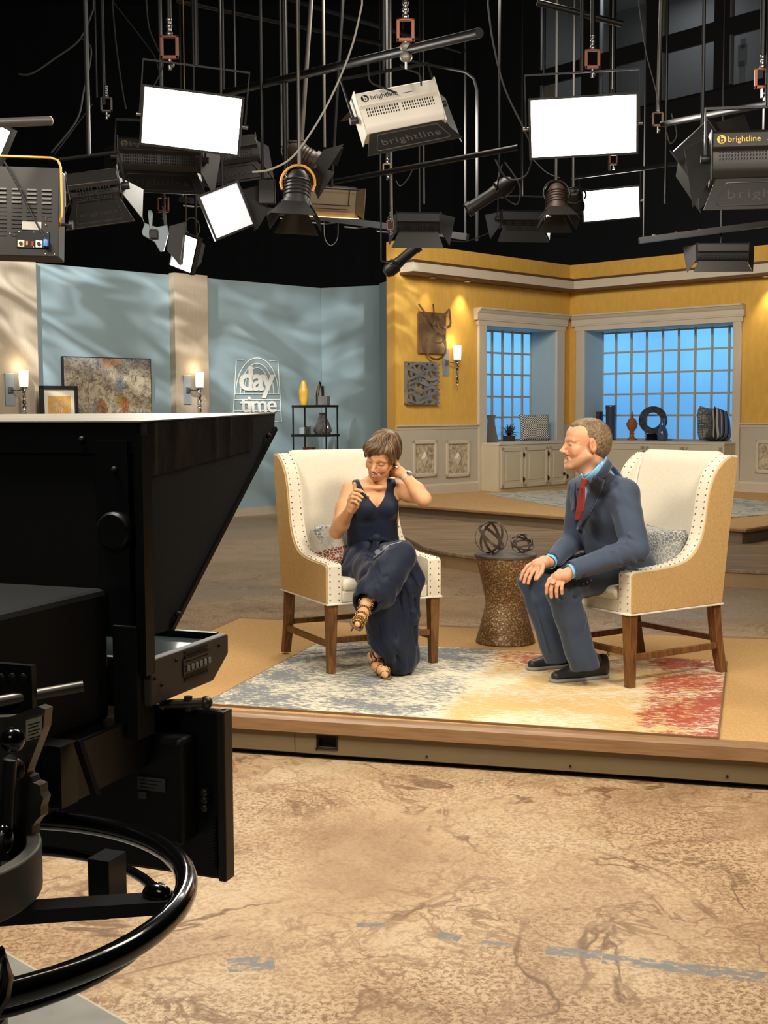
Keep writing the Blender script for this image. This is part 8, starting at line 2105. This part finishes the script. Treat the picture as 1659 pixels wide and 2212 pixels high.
    fb = folds([(m(765, 1140, 6.6), m(850, 1132, 6.6), .010, .003), (m(770, 1128, 6.6), m(800, 1118, 6.56), .008, .0025), (m(825, 1118, 6.56), m(855, 1110, 6.62), .008, .0025)])
    D.disp(lambda P: fb(P))
    sdf_obj('bodice', D, (m(735, 1160, 6.6).x, 6.42, wa.z - .045), (m(880, 1160, 6.6).x, 6.92, nb.z + .08), .0042, M_navy, root, inv=inv, label='sleeveless V-necked navy bodice')
    # waist sash with its knot and tails
    W = Sdf(); W.cap(wa + Vector((-.0, 0, -.012)), wa + Vector((0, 0, .016)), .093, .093, .01, flat=(side, 1.47)); W.plane(wa + Vector((0, 0, .026)), (0, .0, 1), .006); W.plane(wa + Vector((0, 0, -.026)), (0, 0, -1), .006)
    kn = m(813, 1163, 6.615); W.ell(kn, (.026, .016, .026), .01); W.chain([kn, m(828, 1165, 6.635), m(842, 1168, 6.66)], [.012, .010, .006], .01); W.chain([kn, m(800, 1165, 6.63), m(786, 1162, 6.65)], [.012, .010, .006], .01)
    fs_ = folds([(m(760, 1160, 6.6), m(800, 1163, 6.6), .005, .004), (m(825, 1163, 6.6), m(852, 1158, 6.64), .005, .004)]); W.disp(lambda P: fs_(P))
    sdf_obj('sash', W, tuple(wa - Vector((.20, .18, .06))), tuple(wa + Vector((.20, .18, .06))), .004, M_navy, root, inv=inv)
    def tail(pts, w0, w1, name='sash_tail'):
        b = MB(); pts = bez([Vector(p) for p in pts], 6); n = len(pts); vs = []
        for i, p in enumerate(pts):
            t = (pts[min(i + 1, n - 1)] - pts[max(i - 1, 0)]).normalized(); sd = t.cross(Vector((0, -1, 0.1))).normalized(); w_ = w0 + (w1 - w0) * i / (n - 1)
            for u in (-1, -.3, .3, 1): vs.append(tuple(inv @ (p + sd * u * w_ + Vector((0, .004 * abs(u) - .003 * math.sin(i * .9 + u), 0)))))
        fs = [(i * 4 + k, i * 4 + k + 1, i * 4 + k + 5, i * 4 + k + 4) for i in range(n - 1) for k in range(3)]
        b.add(vs, fs); return b.build(name, M_navy, root, smooth=True, solid=.004)
    tail([m(811, 1168, 6.605), m(804, 1190, 6.56), m(796, 1215, 6.50), m(790, 1245, 6.44), m(793, 1268, 6.40)], .010, .022)
    tail([m(816, 1168, 6.605), m(812, 1185, 6.56), m(806, 1205, 6.50), m(800, 1235, 6.44), m(786, 1258, 6.42)], .012, .026)
    # flared tunic panels over the hips
    P_ = Sdf()
    P_.cap(wa + Vector((0, 0, -.02)), pel + Vector((0, 0, -.03)), .098, .116, .04, flat=(side, 1.46))
    P_.cap(m(790, 1195, 6.66), m(752, 1238, 6.56), .055, .050, .04); P_.cap(m(775, 1215, 6.62), m(778, 1250, 6.46), .070, .050, .04); P_.cap(m(845, 1195, 6.70), m(866, 1215, 6.62), .06, .05, .04)
    P_.plane(m(760, 1252, 6.5), (-.12, -.25, -1), .012); P_.plane((0, 0, ZS + .485), (0, 0, -1), .01)
    f3 = folds([(m(806, 1172, 6.6), m(760, 1245, 6.48), .012, .009), (m(795, 1175, 6.6), m(742, 1222, 6.52), .014, -.008), (m(830, 1172, 6.6), m(862, 1200, 6.6), .010, .007), (m(812, 1175, 6.6), m(790, 1240, 6.45), .010, -.006)])
    P_.disp(lambda P: f3(P))
    sdf_obj('tunic_skirt', P_, (m(722, 1200, 6.5).x, 6.36, ZS + .46), (m(895, 1200, 6.6).x, 6.94, wa.z + .01), .005, M_navy, root, inv=inv, label='flared navy tunic flap over the hips')
    # ---- wide-legged trousers
    T = Sdf()
    T.cap(hR, hL, .105, .105, .04)
    T.cap(hR, kR, .100, .080, .04); T.cap(hL, kL, .102, .072, .04)
    # raised leg: wide cuff falling from knee to ankle
    T.chain([kL, m(838, 1238, 6.20), m(806, 1278, 6.14), m(792, 1298, 6.12)], [.072, .082, .080, .070], .03, ki=.03)
    T.cap(m(858, 1215, 6.24), m(830, 1290, 6.16), .060, .055, .04)
    # standing leg, very wide hem
    T.chain([kR, m(818, 1310, 6.30), m(842, 1390, 6.33), m(862, 1420, 6.36)], [.085, .090, .100, .098], .04, ki=.04)
    T.chain([m(858, 1235, 6.34), m(884, 1262, 6.34), m(882, 1330, 6.35), m(880, 1418, 6.38)], [.050, .062, .055, .050], .05, ki=.03)
    T.cap(m(872, 1195, 6.30), m(905, 1250, 6.34), .034, .030, .04)
    hemn = Vector((0, .0, -1)); T.plane((0, 0, ZS + .018), hemn, .01)
    # diagonal hem line rising to the left over the sandal
    T.fn(lambda P, a=_v(m(806, 1400, 6.33)): np.maximum((P[:, 0] - a[0]) * .62 + (P[:, 2] - a[2]) * .78, (P[:, 0] - a[0]) - .055), .012, 's')
    # hem opening of the raised leg
    dL = (m(785, 1312, 6.09) - m(806, 1278, 6.14)).normalized(); T.cap(m(793, 1298, 6.11), m(775, 1328, 6.02), .058, .066, .010, 's')
    # side slit by the raised knee
    FT = [(m(858, 1200, 6.2), m(800, 1290, 6.06), .014, .008), (m(872, 1215, 6.22), m(822, 1300, 6.08), .013, -.008), (m(842, 1190, 6.22), m(805, 1250, 6.12), .016, .006), (m(835, 1245, 6.10), m(800, 1262, 6.06), .010, -.005),
          (m(870, 1265, 6.28), m(880, 1430, 6.30), .014, .014), (m(848, 1320, 6.22), m(858, 1440, 6.26), .014, -.010), (m(826, 1310, 6.22), m(846, 1430, 6.24), .012, .011), (m(892, 1262, 6.30), m(896, 1430, 6.34), .012, -.010), (m(808, 1310, 6.22), m(826, 1380, 6.24), .012, -.008),
          (m(885, 1222, 6.28), m(905, 1262, 6.28), .010, .010), (m(872, 1240, 6.25), m(886, 1285, 6.28), .011, .010), (m(840, 1290, 6.16), m(900, 1330, 6.30), .016, .006), (m(800, 1300, 6.15), m(790, 1350, 6.2), .012, .005)]
    f4 = folds([(a, b_, r_ * .85, am * 1.35) for a, b_, r_, am in FT]); w4 = wr(((1, .5, .15), .075, .0022, 0), ((.8, -.4, .4), .045, .0012, 1))
    T.disp(lambda P: f4(P) + w4(P))
    sdf_obj('trousers', T, (m(735, 1250, 6.3).x, 5.94, ZS + .014), (m(934, 1250, 6.35).x, 6.90, .95), .0052, M_navy, root, inv=inv, label='wide-legged navy trousers')
    # ---- sandals
    M_gs = mat('gold_studded_strap', (176, 140, 84), .25, .9); M_sole = mat('bronze_leather_sole', (104, 84, 56), .45); M_strap = mat('dark_strap_leather', (36, 28, 24), .5)
    def sandal(an, he, mi, ball, toe, up, sdv, name_l):
        t = None
        def L(p): return inv @ Vector(p)
        dn = -up
        prof = [he + dn * .030, mi + dn * .030, ball + dn * .026, toe + dn * .014 + (toe - ball).normalized() * .012]
        S_ = Sdf(); S_.chain([p for p in prof], [.026, .026, .034, .024], .01, ki=.02)
        for i in range(1): pass
        nrm = ((prof[2] - prof[0]).cross(sdv)).normalized()
        b = MB(); pts = bez(prof, 6); vs = []; n = len(pts)
        wd = [.026, .024, .037, .026]
        for i, p in enumerate(pts):
            k_ = i / (n - 1) * 3; i0 = min(int(k_), 2); w_ = wd[i0] + (wd[i0 + 1] - wd[i0]) * (k_ - i0)
            if i >= n - 2: w_ *= .7 if i == n - 2 else .35
            for u in (-1, -.5, 0, .5, 1): vs.append(tuple(L(p + sdv * u * w_)))
        fs = [(i * 5 + k, i * 5 + k + 1, i * 5 + k + 6, i * 5 + k + 5) for i in range(n - 1) for k in range(4)]
        sole = b.add(vs, fs).build('sandal', M_sole, root, smooth=True, solid=.008, label='bronze high heeled strappy sandal')
        sp = he + dn * .03
        MB().tube([L(sp + dn * .0), L(sp + dn * .045 + (he - ball).normalized() * .004), L(sp + dn * .098 + (he - ball).normalized() * .002)], .006, 8, rad=[.013, .006, .0042]).build('heel', M_strap, sole, smooth=True)
        ax_ = [toe, toe + (ball - toe) * .6, ball, mi, he * .35 + an * .65, an + (an - he) * .3]; rs_ = [.020, .026, .030, .031, .034, .034]
        for f_ in (.25, .9, 1.6, 2.4, 3.3, 4.2, 4.9):
            i0 = min(int(f_), 4); u = f_ - i0; ctr = ax_[i0] * (1 - u) + ax_[i0 + 1] * u; r_ = rs_[i0] * (1 - u) + rs_[i0 + 1] * u + .0015
            td = (ax_[i0 + 1] - ax_[i0]).normalized(); e1 = sdv - td * sdv.dot(td); e1.normalize(); e2 = td.cross(e1)
            if e2.dot(up) < 0: e2 = -e2
            ring_ = [L(ctr + e1 * math.cos(q) * r_ + e2 * math.sin(q) * r_) for q in [2 * PI * k / 18 for k in range(18)]]
            MB().tube(ring_, .0038, 6, closed=True).build('strap', M_strap, sole, smooth=True)
            for k in range(0, 10): MB().sph(ring_[k], .0062 if k % 2 else .0050, 8, 6).build('stud', M_gs, sole, smooth=True)
        return sole
    bR = toeR + (aR - toeR) * .16
    sandal(aR, heR, m(815, 1440, 6.31), bR + Vector((0, .02, .002)), toeR, Vector((-.15, -.35, 1)).normalized(), Vector((.9, -.42, 0)).normalized(), 'r')
    upL = Vector((.55, .35, .75)).normalized()
    sandal(aL, heL, m(784, 1325, 6.06), m(777, 1340, 5.97), toeL, upL, upL.cross((toeL - heL).normalized()).normalized(), 'l')
    # ---- jewellery, watch, microphone, reading glasses on the lap
    M_gold_ = mat('pale_gold_jewellery', (214, 190, 140), .2, 1.0)
    for s in (-1,):
        c = HM @ Vector((s * .084, .004, -.062)); b = MB(); b.tube([inv @ (c + (HM.to_3x3() @ Vector((.020 * math.cos(q), .008 * math.cos(q), .024 * math.sin(q))))) for q in [2 * PI * k / 22 for k in range(22)]], .0024, 6, closed=True)
        b.build('hoop_earring', M_gold_, root, smooth=True)
    wd = (wL - eL).normalized(); q = wd.to_track_quat('Z', 'Y').to_matrix().to_4x4(); wp = eL + (wL - eL) * .90
    wt = MB().lathe([(.0262, -.009), (.0292, -.008), (.0292, .008), (.0262, .009)], n=28, M=Matrix.Translation(inv @ wp) @ q, closed=True).build('watch_band', mat('beige_watch_band', (196, 180, 150), .5), root, smooth=True)
    side_d = (Vector((.4, -.5, .75)) - wd * Vector((.4, -.5, .75)).dot(wd)).normalized(); q2 = side_d.to_track_quat('Z', 'X').to_matrix().to_4x4()
    MB().lathe([(.0001, 0), (.015, 0), (.0155, .004), (.014, .009), (.0001, .010)], n=20, M=Matrix.Translation(inv @ (wp + side_d * .028)) @ q2).build('watch_case', M_steel, wt, smooth=True)
    mp_ = m(790, 1073, 6.27); b = MB(); b.tube([inv @ (mp_ + Vector((-.02, .0, .022))), inv @ mp_], .006, 8); b.sph(inv @ (mp_ + Vector((.004, 0, -.002))), .0085, 10, 8); b.build('clip_microphone', M_cblk, root, smooth=True)
    MB().sph(inv @ (mp_ + Vector((.012, -.002, -.002))), .006, 8, 6).build('microphone_clip', mat('reddish_clip', (140, 70, 50), .5), root, smooth=True)
    return root
woman = build_woman()
gp = at(824, 1188, 6.17)
t = thing('glasses', 'rimless reading glasses resting on the woman\'s raised thigh', 'glasses', gp)
M_lens = mat('clear_lens', (150, 165, 185), .05, alpha=.35, spec=.9)
for dx, dz in ((-.018, -.010), (.020, .012)):
    MB().tube([(dx + .016 * math.cos(q), -.004, dz + .012 * math.sin(q)) for q in [2 * PI * k / 18 for k in range(18)]], .0012, 5, closed=True).build('rim', M_steel, t, smooth=True)
    MB().lathe([(.0001, 0), (.0155, 0), (.0155, .001), (.0001, .001)], n=16, M=Matrix.Translation((dx, -.004, dz)) @ Matrix.Rotation(R(90), 4, 'X') @ Matrix.Diagonal((1, .75, 1, 1))).build('lens', M_lens, t)
MB().tube([(-.004, -.006, -.002), (.0, -.008, .003), (.006, -.006, .004)], .0012, 5).build('bridge', M_steel, t)
MB().tube([(-.040, -.004, -.038), (.0, -.010, -.006), (.04, -.008, .026), (.10, .02, .040)], .0014, 5).build('temple', mat('pale_temple', (170, 178, 188), .3), t, smooth=True)
